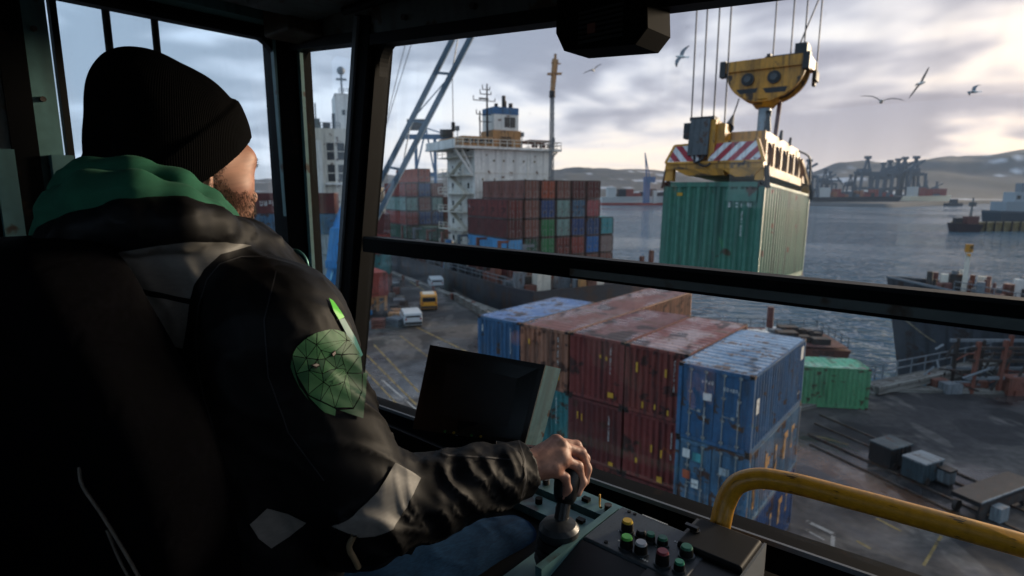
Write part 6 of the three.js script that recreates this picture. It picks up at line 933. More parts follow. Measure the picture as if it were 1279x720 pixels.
// ================================================================ THE OPERATOR AND HIS SEAT
function meshSDF(f, lo, hi, cell) { // surface nets
  const nx = Math.ceil((hi.x - lo.x) / cell) + 1, ny = Math.ceil((hi.y - lo.y) / cell) + 1, nz = Math.ceil((hi.z - lo.z) / cell) + 1, F = new Float32Array(nx * ny * nz);
  let o = 0; for (let k = 0; k < nz; k++) for (let j = 0; j < ny; j++) for (let i = 0; i < nx; i++) F[o++] = f(lo.x + i * cell, lo.y + j * cell, lo.z + k * cell);
  const id = new Int32Array(nx * ny * nz).fill(-1), pos = [], idx = [], at = (i, j, k) => (k * ny + j) * nx + i;
  for (let k = 0; k + 1 < nz; k++) for (let j = 0; j + 1 < ny; j++) for (let i = 0; i + 1 < nx; i++) {
    let m = 0, n = 0, x = 0, y = 0, z = 0; const c = []; for (let q = 0; q < 8; q++) { const v = F[at(i + (q & 1), j + (q >> 1 & 1), k + (q >> 2))]; c.push(v); if (v < 0) m |= 1 << q; }
    if (m === 0 || m === 255) continue;
    for (const [a, b] of EDGES) if ((m >> a & 1) !== (m >> b & 1)) { const t = c[a] / (c[a] - c[b]); x += lerp(a & 1, b & 1, t); y += lerp(a >> 1 & 1, b >> 1 & 1, t); z += lerp(a >> 2, b >> 2, t); n++; }
    id[at(i, j, k)] = pos.length / 3; pos.push(lo.x + (i + x / n) * cell, lo.y + (j + y / n) * cell, lo.z + (k + z / n) * cell);
  }
  for (let k = 1; k + 1 < nz; k++) for (let j = 1; j + 1 < ny; j++) for (let i = 1; i + 1 < nx; i++) {
    const s = F[at(i, j, k)] < 0;
    const face = (t, a, b, c, d) => { if (s === t) return; if (a < 0 || b < 0 || c < 0 || d < 0) return; s ? idx.push(a, b, c, a, c, d) : idx.push(a, c, b, a, d, c); };
    face(F[at(i + 1, j, k)] < 0, id[at(i, j - 1, k - 1)], id[at(i, j, k - 1)], id[at(i, j, k)], id[at(i, j - 1, k)]);
    face(F[at(i, j + 1, k)] < 0, id[at(i - 1, j, k - 1)], id[at(i - 1, j, k)], id[at(i, j, k)], id[at(i, j, k - 1)]);
    face(F[at(i, j, k + 1)] < 0, id[at(i - 1, j - 1, k)], id[at(i, j - 1, k)], id[at(i, j, k)], id[at(i - 1, j, k)]);
  }
  const nor = [], e = cell * 0.6; for (let i = 0; i < pos.length; i += 3) { const [x, y, z] = [pos[i], pos[i + 1], pos[i + 2]], g = V(f(x + e, y, z) - f(x - e, y, z), f(x, y + e, z) - f(x, y - e, z), f(x, y, z + e) - f(x, y, z - e)).normalize(); nor.push(g.x, g.y, g.z); }
  const g = new THREE.BufferGeometry(); g.setAttribute('position', new THREE.Float32BufferAttribute(pos, 3)); g.setAttribute('normal', new THREE.Float32BufferAttribute(nor, 3)); g.setAttribute('uv', new THREE.Float32BufferAttribute(new Float32Array(pos.length / 3 * 2), 2)); g.setIndex(idx); return g;
}
const EDGES = [[0, 1], [2, 3], [4, 5], [6, 7], [0, 2], [1, 3], [4, 6], [5, 7], [0, 4], [1, 5], [2, 6], [3, 7]];
const smin = (a, b, k) => { const h = Math.max(k - Math.abs(a - b), 0) / k; return Math.min(a, b) - h * h * k * 0.25; };
function cone(a, b, ra, rb) { const dx = b.x - a.x, dy = b.y - a.y, dz = b.z - a.z, L2 = dx * dx + dy * dy + dz * dz || 1e-9; return (x, y, z) => { const px = x - a.x, py = y - a.y, pz = z - a.z, t = clamp((px * dx + py * dy + pz * dz) / L2), qx = px - dx * t, qy = py - dy * t, qz = pz - dz * t; return Math.sqrt(qx * qx + qy * qy + qz * qz) - (ra + (rb - ra) * t); }; }
const union = (list, k) => (x, y, z) => { let d = 1e9; for (const f of list) { const v = f(x, y, z); d = d > 1e8 ? v : smin(d, v, k); } return d; };
const chain = (pts, radii) => pts.slice(1).map((p, i) => cone(pts[i], p, radii[i], radii[i + 1]));
function bounds(pts, pad) { const b = new THREE.Box3().setFromPoints(pts); return [b.min.subScalar(pad), b.max.addScalar(pad)]; }

// ---- seat
{
  const az = 30 * Math.PI / 180, O = P(60, 420, 0.66), f = V(Math.sin(az), 0.16, -Math.cos(az)).normalize(), r = V(Math.cos(az), 0, Math.sin(az)), u = r.clone().cross(f).negate().normalize(); if (u.y < 0) u.negate();
  const hit = (px, py) => { const d = ray(px, py), t = O.clone().sub(EYE).dot(f) / d.dot(f), q = d.multiplyScalar(t).add(EYE).sub(O); return [q.dot(r), q.dot(u)]; };
  const base = O.clone().add(V(0.1, -0.75, 0)), o = thingW('operator_seat', 'black upholstered operator seat with a tall backrest', 'seat', base.toArray());
  const sh = new THREE.Shape(); const out = [[-190, 345], [-150, 315], [-70, 308], [10, 309], [46, 320], [70, 347], [104, 405], [144, 475], [186, 560], [218, 650], [238, 740], [246, 860], [-200, 860]].map(([x, y]) => new THREE.Vector2(...hit(x, y)));
  sh.setFromPoints(new THREE.CatmullRomCurve3(out.map((p) => V(p.x, p.y, 0)), true, 'centripetal').getPoints(90).map((p) => new THREE.Vector2(p.x, p.y)));
  const g = new THREE.ExtrudeGeometry(sh, { depth: 0.05, bevelEnabled: true, bevelThickness: 0.03, bevelSize: 0.022, bevelOffset: -0.022, bevelSegments: 5 });
  const M = new THREE.Matrix4().makeBasis(r, u, r.clone().cross(u)); M.setPosition(O); if (r.clone().cross(u).dot(f) < 0) { g.translate(0, 0, -0.05); } g.applyMatrix4(M);
  const fab = dataTex(256, (a, b) => { const n = tfbm(a, b, 60, 60, 951, 2), m = tfbm(a, b, 5, 5, 961, 4), k = 0.012 + 0.03 * n * m; return [k * 0.8, k * 0.78, k * 1.3]; }, 0.25);
  const SEAT = new THREE.MeshPhysicalMaterial({ map: fab, roughness: 0.9, specularIntensity: 0.1 });
  new MB().add(toCreasedNormals(g, 0.6)).build('backrest', SEAT, o);
  const on = (px, py, lift) => { const [a, b] = hit(px, py); return O.clone().addScaledVector(r, a).addScaledVector(u, b).addScaledVector(f, -lift); };
  const trim = std(0x6a6258, 0.7); new MB().pipe([on(133, 567, 0.03), on(142, 582, 0.036), on(168, 622, 0.036), on(200, 675, 0.036), on(232, 735, 0.036)], 0.0022, 6).build('piping', trim, o); new MB().pipe([on(170, 640, 0.034), on(188, 680, 0.035), on(212, 722, 0.035), on(224, 750, 0.034)], 0.0018, 6).build('piping', trim, o);
  { const c = rbox(0.56, 0.14, 0.5, 0.05, 4); c.applyMatrix4(new THREE.Matrix4().makeRotationY(-az)); const q = P(300, 720, 0.85); c.translate(q.x, EYE.y - 0.80, q.z); new MB().add(c).build('cushion', SEAT, o); const pd = new MB(); pd.rod(V(q.x, EYE.y + YB, q.z), V(q.x, EYE.y - 0.86, q.z), 0.06, 12); pd.rod(V(q.x, EYE.y + YB, q.z), V(q.x, EYE.y + YB + 0.03, q.z), 0.24, 16); pd.build('pedestal', CABBLACK, o); }
}
// ---- the person
{
  const SK = std(0x9d6f58, 0.55);
  const skinTex = dataTex(256, (u, v) => { const a = tfbm(u, v, 6, 6, 971, 4), b = tfbm(u, v, 50, 50, 981, 2); return mix3(rgb(0xb98a74), rgb(0x9c6a58), step(0.4, 0.7, a) * 0.7).map((c) => c * (0.92 + 0.16 * b)); }, 0.2);
  const skin = new THREE.MeshPhysicalMaterial({ map: skinTex, roughness: 0.55, sheen: 0.15 });
  // head frame
  const hs = 1.03, az = 40 * Math.PI / 180, Hc = P(226, 206, 0.90), hf = V(Math.sin(az), -0.05, -Math.cos(az)).normalize(), hr = V(Math.cos(az), 0, Math.sin(az)), hu = hr.clone().cross(hf);
  const hp = (r, u, f) => Hc.clone().addScaledVector(hr, r * hs).addScaledVector(hu, u * hs).addScaledVector(hf, f * hs);
  const loc = (x, y, z) => { x -= Hc.x; y -= Hc.y; z -= Hc.z; return [(x * hr.x + y * hr.y + z * hr.z) / hs, (x * hu.x + y * hu.y + z * hu.z) / hs, (x * hf.x + y * hf.y + z * hf.z) / hs]; };
  const ell = (cr, cu, cf, ar, au, af) => (r, u, f) => { const x = (r - cr) / ar, y = (u - cu) / au, z = (f - cf) / af, k = Math.sqrt(x * x + y * y + z * z); return (k - 1) * Math.min(ar, au, af) * 0.85 + (k - 1) * 0.15 * Math.max(ar, au, af); };
  const seg = (a, b, ra, rb) => cone(V(...a), V(...b), ra, rb);
  const headParts = [ell(0, 0.02, -0.012, 0.074, 0.098, 0.096), ell(0, -0.04, 0.034, 0.06, 0.082, 0.06), seg([-0.05, -0.072, -0.008], [-0.012, -0.108, 0.062], 0.021, 0.02), seg([0.05, -0.072, -0.008], [0.012, -0.108, 0.062], 0.021, 0.02), seg([-0.01, -0.107, 0.068], [0.01, -0.107, 0.068], 0.019, 0.019), seg([-0.036, 0.014, 0.078], [0.036, 0.014, 0.078], 0.015, 0.015), seg([-0.043, -0.03, 0.055], [-0.03, -0.055, 0.066], 0.026, 0.02), seg([0.043, -0.03, 0.055], [0.03, -0.055, 0.066], 0.026, 0.02)].map((f) => f);
  const fineParts = [seg([0, 0.006, 0.09], [0, -0.036, 0.111], 0.009, 0.0125), seg([-0.011, -0.044, 0.1], [0.011, -0.044, 0.1], 0.0085, 0.0085), seg([-0.019, -0.066, 0.088], [0.019, -0.066, 0.088], 0.008, 0.008), seg([-0.017, -0.077, 0.087], [0.017, -0.077, 0.087], 0.0085, 0.0085)];
  const ear = (s) => { const a = ell(s * 0.078, -0.022, -0.008, 0.012, 0.034, 0.02), b = ell(s * 0.082, -0.05, 0.0, 0.009, 0.012, 0.011), c = ell(s * 0.092, -0.018, -0.006, 0.01, 0.022, 0.011); return (r, u, f) => Math.max(smin(a(r, u, f), b(r, u, f), 0.008), -c(r, u, f)); };
  const ears = [ear(-1), ear(1)], eyeL = ell(-0.032, -0.006, 0.088, 0.013, 0.009, 0.014), eyeR = ell(0.032, -0.006, 0.088, 0.013, 0.009, 0.014);
  const headLocal = (r, u, f) => { let d = 1e9; for (const k of headParts) { const v = k(r, u, f); d = d > 1e8 ? v : smin(d, v, 0.03); } for (const k of fineParts) d = smin(d, k(r, u, f), 0.012); for (const k of ears) d = smin(d, k(r, u, f), 0.008); d = Math.max(d, -Math.min(eyeL(r, u, f), eyeR(r, u, f))); return d; };
  const N = P(222, 300, 0.86), neck = cone(hp(0, -0.06, -0.022), N, 0.057, 0.066);
  const head = (x, y, z) => smin(headLocal(...loc(x, y, z)) * hs, neck(x, y, z), 0.02);
  // joints
  const ba = 28 * Math.PI / 180, bR = V(Math.cos(ba), 0, Math.sin(ba)), bF = V(Math.sin(ba), 0, -Math.cos(ba));
  const Sr = P(345, 418, 0.80), Er = P(458, 642, 0.80), Wr = P(652, 586, 0.945), pelvis = P(300, 720, 0.86), Nb = N.clone().add(V(0, -0.06, 0));
  const Sl = Nb.clone().addScaledVector(bR, -0.185).add(V(0, -0.075, 0)), El = Sl.clone().addScaledVector(bF, 0.12).addScaledVector(bR, -0.06).add(V(0, -0.27, 0)), Wl = El.clone().addScaledVector(bF, 0.25).addScaledVector(bR, 0.05).add(V(0, -0.02, 0));
  const kneeR = P(632, 700, 1.06), kneeL = kneeR.clone().addScaledVector(bR, -0.27).addScaledVector(bF, 0.02), hipR = pelvis.clone().addScaledVector(bR, 0.09), hipL = pelvis.clone().addScaledVector(bR, -0.1), floorY = EYE.y + YB;
  const ankR = kneeR.clone().addScaledVector(bF, -0.02).setY(floorY + 0.09), ankL = kneeL.clone().addScaledVector(bF, -0.02).setY(floorY + 0.09);
  const chest = Nb.clone().lerp(pelvis, 0.35);
  const p = thingW('person', 'person in a black beanie and dark work jacket with one hand on the joystick', 'person', [pelvis.x, floorY, pelvis.z]);
  const put = (name, g, m, parent = p) => { g.translate(-p.position.x, -p.position.y, -p.position.z); return addMesh(name, g, m, parent); };
  // hand: four fingers folded over the grip, thumb behind it
  const jt = (a) => a.map(([x, y, d]) => P(x, y, d));
  const fingers = [jt([[694, 553, 0.995], [720, 557, 1.012], [731, 573, 1.012], [731, 587, 1.0]]), jt([[701, 559, 0.98], [726, 566, 0.998], [733, 586, 0.995], [731, 602, 0.985]]), jt([[700, 573, 0.962], [722, 583, 0.978], [727, 603, 0.978], [722, 616, 0.97]]), jt([[691, 588, 0.948], [706, 597, 0.955], [709, 611, 0.957], [704, 622, 0.956]])];
  const thumb = jt([[664, 572, 0.975], [688, 585, 1.0], [704, 598, 1.012], [716, 606, 1.016]]), fr = [[0.0105, 0.0092, 0.0085, 0.0072], [0.011, 0.0095, 0.0087, 0.0075], [0.0105, 0.009, 0.0083, 0.0072], [0.0095, 0.008, 0.0074, 0.0064]];
  const palm = union([...fingers.map((q) => cone(Wr, q[0], 0.02, 0.0135)), cone(Wr, fingers[1][0].clone().lerp(fingers[2][0], 0.5).add(V(0, -0.012, 0)), 0.023, 0.018), cone(Wr.clone().lerp(Er, 0.2), Wr, 0.03, 0.025), cone(Wr, thumb[1], 0.02, 0.014)], 0.014);
  const fingerF = [...fingers.map((q, i) => union(chain(q, fr[i]), 0.006)), union(chain(thumb, [0.016, 0.0125, 0.0105, 0.0085]), 0.008)];
  const knuckles = fingers.map((q) => cone(q[0].clone().add(V(0, 0.004, 0)), q[0].clone().add(V(0.002, 0.005, 0)), 0.0085, 0.0085));
  const hand = (x, y, z) => { let d = palm(x, y, z); for (const k of knuckles) d = smin(d, k(x, y, z), 0.008); let e = 1e9; for (const f of fingerF) e = Math.min(e, f(x, y, z)); d = smin(d, e, 0.005); return d + 0.0009 * (fbm3(x * 160, y * 160, z * 160, 2) - 0.5); };
  const inner = union([cone(Nb, chest, 0.08, 0.13), cone(chest, pelvis, 0.13, 0.12), cone(Sl, Sr, 0.055, 0.055), cone(Sr, Er, 0.048, 0.04), cone(Er, Wr, 0.04, 0.026), cone(Sl, El, 0.048, 0.04), cone(El, Wl, 0.04, 0.028), cone(hipR, kneeR, 0.075, 0.052), cone(kneeR, ankR, 0.05, 0.035), cone(hipL, kneeL, 0.075, 0.052), cone(kneeL, ankL, 0.05, 0.035), cone(Wl, Wl.clone().addScaledVector(bF, 0.13), 0.03, 0.03)], 0.03);
  {
    const uvBox = (g) => { const q = g.attributes.position, t = g.attributes.uv; for (let i = 0; i < q.count; i++) t.setXY(i, q.getX(i) * 0.8 + q.getZ(i) * 0.6, q.getY(i) + q.getZ(i) * 0.25); return g; };
    const gH = meshSDF(head, ...bounds([hp(-0.1, -0.15, -0.12), hp(0.1, 0.13, 0.13), N.clone().add(V(0, -0.03, 0))], 0.03), 0.0036);
    const gX = meshSDF(hand, ...bounds([...fingers.flat(), ...thumb, Wr], 0.035), 0.0026);
    const gB = meshSDF(inner, ...bounds([Sl, Sr, Er, El, Wr, Wl, pelvis, kneeR, kneeL, ankR, ankL, Nb], 0.2), 0.016);
    put('body', mergeGeometries([uvBox(gH), uvBox(gX), uvBox(gB)].map((g) => g.toNonIndexed())), skin);
    // beard and brow: short hairs rooted on the skin
    const R = rng(515), q = gH.attributes.position, nn = gH.attributes.normal, hair = new MB();
    for (let i = 0; i < q.count; i++) { const [r, u, f] = loc(q.getX(i), q.getY(i), q.getZ(i)); const edge = fbm3(r * 60, u * 60, f * 60, 2) * 0.02;
      const jaw = u < -0.045 + edge && f > -0.03 && u > -0.135 && !(Math.abs(r) < 0.017 && u > -0.079 && u < -0.064) && !(u > -0.06 && Math.abs(r) < 0.045 && f > 0.07 && !(u < -0.052 && Math.abs(r) < 0.024));
      const side = u <= 0.0 && u >= -0.06 && f > -0.005 + edge && f < 0.024 + edge && Math.abs(r) > 0.045, brow = u > 0.004 && u < 0.016 && f > 0.05 && Math.abs(r) > 0.012 && Math.abs(r) < 0.05, nape = f < -0.03 && u < -0.03 && u > -0.1;
      if (!jaw && !side && !brow && !nape) continue;
      const c = V(q.getX(i), q.getY(i), q.getZ(i)), n = V(nn.getX(i), nn.getY(i), nn.getZ(i));
      for (let h = 0; h < 5; h++) { if (R() < 0.35) continue; const j = c.clone().add(V(R() - 0.5, R() - 0.5, R() - 0.5).multiplyScalar(0.004)), d = n.clone().multiplyScalar(0.55).add(V(0, brow ? 0 : -0.7, 0)).addScaledVector(hf, brow ? -0.6 * 1 : -0.1).add(V(R() - 0.5, R() - 0.5, R() - 0.5).multiplyScalar(0.7)).normalize().multiplyScalar(0.005 + R() * 0.004), s = d.clone().cross(V(R() - 0.5, R() - 0.5, R() - 0.5)).normalize().multiplyScalar(0.00028); hair.tri(j.clone().add(s), j.clone().sub(s), j.clone().add(d), [0, 0], [1, 0], [0, 1], n); } }
    put('beard', hair.geo(), new THREE.MeshStandardMaterial({ color: 0x1f1611, roughness: 0.7, side: THREE.DoubleSide }));
    for (const s of [-1, 1]) { const e = new THREE.SphereGeometry(0.0115, 14, 10); const c = hp(s * 0.031, -0.006, 0.079); e.translate(c.x, c.y, c.z); const m = put('eye', e, std(0xb9b3ad, 0.2)); const ir = new THREE.SphereGeometry(0.006, 10, 8); const ic = hp(s * 0.031, -0.006, 0.0845); ir.translate(ic.x, ic.y, ic.z); put('iris', ir, std(0x2a2a22, 0.2), m); }
  }
  { // beanie
    const e1 = ell(0, 0.042, -0.01, 0.09, 0.1, 0.103), e2 = ell(0, 0.097, -0.056, 0.058, 0.053, 0.047), e3 = ell(0, 0.0, -0.026, 0.084, 0.07, 0.086);
    const cut = (u, f) => -(u - Math.max(-0.072, -0.024 + 0.8 * f)) * 0.8;
    const cap = (x, y, z) => { const [r, u, f] = loc(x, y, z), c = cut(u, f); let d = smin(smin(e1(r, u, f), e2(r, u, f), 0.04), e3(r, u, f), 0.03); const cuff = step(-0.062, -0.054, c); d -= 0.0055 * cuff; const w = fbm3(x * 14, y * 14, z * 14, 3) - 0.5; d -= 0.005 * w; const a = Math.atan2(r, f); return Math.max(d, c) * hs; };
    const g = meshSDF(cap, ...bounds([hp(-0.12, -0.12, -0.17), hp(0.12, 0.17, 0.13), hp(0.12, 0.17, -0.17), hp(-0.12, 0.17, 0.13)], 0.03), 0.0042);
    const q = g.attributes.position, t = g.attributes.uv; for (let i = 0; i < q.count; i++) { const [r, u, f] = loc(q.getX(i), q.getY(i), q.getZ(i)); t.setXY(i, Math.atan2(r, f) / (2 * Math.PI) * 0.66, u); }
    const knit = dataTex(256, (u, v) => { const a = Math.abs(Math.sin(u * Math.PI * 16)), b = Math.abs(Math.sin(v * Math.PI * 22 + (Math.floor(u * 16) % 2) * 1.5)), k = a * 0.75 + b * 0.25; return [k, k, k]; }, [0.05, 0.05], false);
    const kc = dataTex(256, (u, v) => { const k = 0.018 + 0.03 * tfbm(u, v, 60, 60, 985, 2); return [k, k, k * 1.06]; }, 0.08);
    put('beanie', g, new THREE.MeshPhysicalMaterial({ map: kc, roughness: 0.95, specularIntensity: 0.1, bumpMap: knit, bumpScale: 0.0009 }));
  }
  { // hood of the sweatshirt, lying round the neck
    const rim = jt([[96, 262, 0.80], [92, 236, 0.775], [110, 222, 0.765], [165, 219, 0.765], [220, 231, 0.785], [258, 252, 0.82], [284, 274, 0.865]]), fold = jt([[72, 292, 0.79], [84, 266, 0.745], [115, 247, 0.725], [170, 243, 0.725], [222, 255, 0.75], [262, 275, 0.80], [290, 292, 0.85]]), low = jt([[64, 308, 0.80], [90, 290, 0.75], [130, 275, 0.72]]);
    const a = union(chain(rim, [0.02, 0.024, 0.024, 0.022, 0.02, 0.018, 0.016]), 0.012), b = union(chain(fold, [0.026, 0.03, 0.03, 0.027, 0.024, 0.022, 0.018]), 0.015), c = union(chain(low, [0.026, 0.026, 0.026]), 0.02), fill = cone(P(120, 262, 0.81), P(235, 275, 0.83), 0.055, 0.05);
    const f = (x, y, z) => { let d = smin(smin(a(x, y, z), b(x, y, z), 0.008), smin(c(x, y, z), fill(x, y, z), 0.02), 0.012); const n = fbm3(x * 14, y * 50, z * 14, 3), m = 1 - Math.abs(2 * fbm3(x * 9 + 4 + y * 10, y * 46, z * 9, 2) - 1); return d - 0.004 * (n - 0.5) - 0.005 * (m - 0.6); };
    const g = meshSDF(f, ...bounds([...rim, ...fold, ...low], 0.06), 0.0045);
    const q = g.attributes.position, t = g.attributes.uv; for (let i = 0; i < q.count; i++) t.setXY(i, q.getX(i) + q.getZ(i) * 0.5, q.getY(i));
    const ft = dataTex(256, (u, v) => { const n = tfbm(u, v, 70, 70, 991, 2), m = tfbm(u, v, 5, 5, 993, 3); return mix3(rgb(0x0d4a36), rgb(0x18684d), m * 0.6 + n * 0.3); }, 0.12);
    put('hood', g, new THREE.MeshPhysicalMaterial({ map: ft, roughness: 0.9, sheen: 0.3, sheenColor: new THREE.Color(0.05, 0.2, 0.14), sheenRoughness: 0.6 }));
  }
  // ---- jacket
  const armDir = Wr.clone().sub(Er).normalize(), upDir = Er.clone().sub(Sr).normalize(), armLen = Wr.distanceTo(Er);
  const cuffEnd = Er.clone().lerp(Wr, 1.03);
  const cR = chest.clone().addScaledVector(bR, 0.085), cL = chest.clone().addScaledVector(bR, -0.085), pR = pelvis.clone().addScaledVector(bR, 0.07).add(V(0, -0.01, 0)), pL = pelvis.clone().addScaledVector(bR, -0.08);
  const torso = union([...chain(jt([[72, 345, 0.79], [110, 328, 0.775], [165, 318, 0.765], [235, 314, 0.785], [292, 322, 0.85]]), [0.04, 0.045, 0.05, 0.048, 0.04]), cone(cR, pR, 0.13, 0.135), cone(cL, pL, 0.13, 0.135), cone(Sl, Nb.clone().add(V(0, -0.05, 0)), 0.085, 0.1), cone(Nb.clone().add(V(0, -0.05, 0)), Sr, 0.1, 0.088), cone(Sr, cR, 0.088, 0.12), cone(Sl, cL, 0.085, 0.12)], 0.05);
  const colPath = jt([[66, 318, 0.765], [84, 299, 0.735], [120, 286, 0.715], [170, 279, 0.71], [225, 278, 0.725], [265, 283, 0.77], [298, 292, 0.83], [320, 300, 0.9]]), collar = union(chain(colPath, [0.026, 0.028, 0.029, 0.029, 0.027, 0.023, 0.018, 0.013]), 0.02);
  const lapel = cone(P(300, 300, 0.84), P(350, 299, 0.9), 0.012, 0.004), lapel2 = cone(P(316, 318, 0.86), P(347, 300, 0.9), 0.011, 0.004), frontF = cone(P(300, 330, 0.9), P(370, 400, 0.95), 0.07, 0.08);
  const armU = cone(Sr, Er, 0.087, 0.075), armL = cone(Er, cuffEnd, 0.071, 0.049), larm = union([cone(Sl, El, 0.08, 0.068), cone(El, Wl, 0.066, 0.05)], 0.03), cuffCut = (x, y, z) => (x - cuffEnd.x) * armDir.x + (y - cuffEnd.y) * armDir.y + (z - cuffEnd.z) * armDir.z;
  const side1 = armDir.clone().cross(V(0, 1, 0)).normalize(), side2 = side1.clone().cross(armDir), us1 = upDir.clone().cross(V(1, 0, 0)).normalize(), us2 = us1.clone().cross(upDir);
  const ridge = (n) => { const k = 1 - Math.abs(2 * n - 1); return k * k; };
  const jacket = (x, y, z) => {
    const body = smin(smin(torso(x, y, z), larm(x, y, z), 0.03), frontF(x, y, z), 0.04);
    let aU = armU(x, y, z), aL = armL(x, y, z);
    let d = smin(body, aU, 0.035); let arm = smin(aU, aL, 0.03);
    d = smin(d, aL, 0.025);
    // folds: rings round the forearm, slanting pulls on the upper arm, broad ones on the back
    if (d < 0.06) {
      const t = ((x - Er.x) * armDir.x + (y - Er.y) * armDir.y + (z - Er.z) * armDir.z), q1 = (x - Er.x) * side1.x + (y - Er.y) * side1.y + (z - Er.z) * side1.z, q2 = (x - Er.x) * side2.x + (y - Er.y) * side2.y + (z - Er.z) * side2.z, an = Math.atan2(q2, q1);
      const wF = step(0.055, 0.0, aL) * step(-0.07, 0.03, t), f1 = ridge(vnoise(t * 30 + 1.6 * Math.sin(an * 1.0 + 0.7) + 0.6 * vnoise(t * 9, an * 1.2, 3), an * 1.15 + 10, 1.5)), f2 = ridge(vnoise(t * 55 + Math.sin(an * 2) * 1.2, an * 2.2 + 4, 7.7));
      d -= wF * (0.0125 * (f1 - 0.35) + 0.004 * (f2 - 0.3)) * (1 - 0.6 * step(0.2, 0.29, t));
      const t2 = (x - Sr.x) * upDir.x + (y - Sr.y) * upDir.y + (z - Sr.z) * upDir.z, r1 = (x - Sr.x) * us1.x + (y - Sr.y) * us1.y + (z - Sr.z) * us1.z, r2 = (x - Sr.x) * us2.x + (y - Sr.y) * us2.y + (z - Sr.z) * us2.z;
      const wU = step(0.05, 0.0, aU) * step(-0.1, 0.02, t2), g1 = ridge(vnoise(t2 * 17 + r1 * 22 + 3 + 1.5 * vnoise(x * 9, y * 9, z * 9), r2 * 8 - t2 * 3, r1 * 4)), low = step(0.15, 0.3, t2);
      d -= wU * (0.009 + 0.006 * low) * (g1 - 0.35) * step(0.06, -0.02, t2 - 0.36);
      const wB = 1 - Math.max(wF, wU * 0.7); d -= wB * 0.007 * (ridge(fbm3(x * 7 + y * 4, y * 6, z * 7, 2)) - 0.4);
      d -= (1 - wF) * 0.0038 * (ridge(fbm3(x * 22 + y * 9, y * 13 + 3, z * 22, 2)) - 0.4);
      d -= 0.0016 * (fbm3(x * 42, y * 42, z * 42, 2) - 0.5);
    }
    const band = step(0.026, 0.022, Math.abs(cuffCut(x, y, z) + 0.012)); // knit edge of the cuff
    d += 0.003 * band * (aL < 0.03 ? 1 : 0);
    d = Math.max(d, Math.min(cuffCut(x, y, z), aL + 0.0 > 0.055 ? -1 : 9) * (aL < 0.055 ? 1 : 0) + (aL < 0.055 ? 0 : -9));
    d = smin(d, smin(collar(x, y, z) - 0.004 * (ridge(fbm3(x * 24, y * 40, z * 24, 2)) - 0.4), smin(lapel(x, y, z), lapel2(x, y, z), 0.012), 0.012), 0.012);
    return d;
  };
  const jTex = dataTex(512, (u, v) => { const a = tfbm(u, v, 90, 90, 995, 2), b = tfbm(u, v, 4, 4, 997, 4), k = 0.024 + 0.022 * b + 0.02 * (a - 0.5); return [k * 0.92, k * 0.95, k * 1.2]; }, 0.4);
  const jBump = dataTex(512, (u, v) => { const a = tfbm(u, v, 12, 12, 1001, 4), b = tfbm(u, v, 120, 120, 1003, 2); const k = 0.7 * a + 0.3 * b; return [k, k, k]; }, 0.3, false);
  const JACK = new THREE.MeshPhysicalMaterial({ map: jTex, roughness: 0.6, specularIntensity: 0.35 });
  { const [lo, hi] = bounds([Sl, Sr, Er, El, Wr, Wl, pelvis, ...colPath], 0.19); lo.y = pelvis.y - 0.12; hi.z = Math.min(hi.z, Math.max(Sr.z, Er.z, Sl.z) + 0.16); const g = meshSDF((x, y, z) => Math.max(jacket(x, y, z), pelvis.y - 0.085 - y), lo, hi, 0.0072); const q = g.attributes.position, t = g.attributes.uv; for (let i = 0; i < q.count; i++) t.setXY(i, q.getX(i) * 0.8 + q.getZ(i) * 0.6, q.getY(i) + q.getX(i) * 0.2); put('jacket', g, JACK); }
  // pieces sewn or printed on the jacket, laid on its surface
  const cast = (px, py) => { const d = ray(px, py).normalize(), o = EYE.clone(); let t = 0.35; for (let i = 0; i < 140; i++) { const x = o.x + d.x * t, y = o.y + d.y * t, z = o.z + d.z * t, v = jacket(x, y, z); if (v < 0.0006) return V(x, y, z); t += Math.max(v * 0.6, 0.0006); if (t > 1.6) return null; } return null; };
  const grad = (c) => { const e = 0.004; return V(jacket(c.x + e, c.y, c.z) - jacket(c.x - e, c.y, c.z), jacket(c.x, c.y + e, c.z) - jacket(c.x, c.y - e, c.z), jacket(c.x, c.y, c.z + e) - jacket(c.x, c.y, c.z - e)).normalize(); };
  function patch(poly, lift, mat, name, maxEdge = 9, thick = 0.002) {
    const pts = poly.map(([x, y]) => new THREE.Vector2(x, y)), tris = THREE.ShapeUtils.triangulateShape(pts, []), vs = pts.map((q) => [q.x, q.y]), list = []; const mid = new Map();
    const sub = (a, b, c, n) => { const L = (i, j) => Math.hypot(vs[i][0] - vs[j][0], vs[i][1] - vs[j][1]); if (n > 6 || Math.max(L(a, b), L(b, c), L(c, a)) < maxEdge) { list.push([a, b, c]); return; } const m = (i, j) => { const k = i < j ? i + '_' + j : j + '_' + i; if (!mid.has(k)) { mid.set(k, vs.length); vs.push([(vs[i][0] + vs[j][0]) / 2, (vs[i][1] + vs[j][1]) / 2]); } return mid.get(k); }; const e = [[L(a, b), a, b, c], [L(b, c), b, c, a], [L(c, a), c, a, b]].sort((p, q) => q[0] - p[0])[0], k = m(e[1], e[2]); sub(e[1], k, e[3], n + 0.5); sub(k, e[2], e[3], n + 0.5); };
    for (const [a, b, c] of tris) sub(a, b, c, 0);
    const W = vs.map(([x, y]) => cast(x, y)), NN = W.map((c) => c && grad(c)), pos = [], nor = [], ix = []; const remap = new Map();
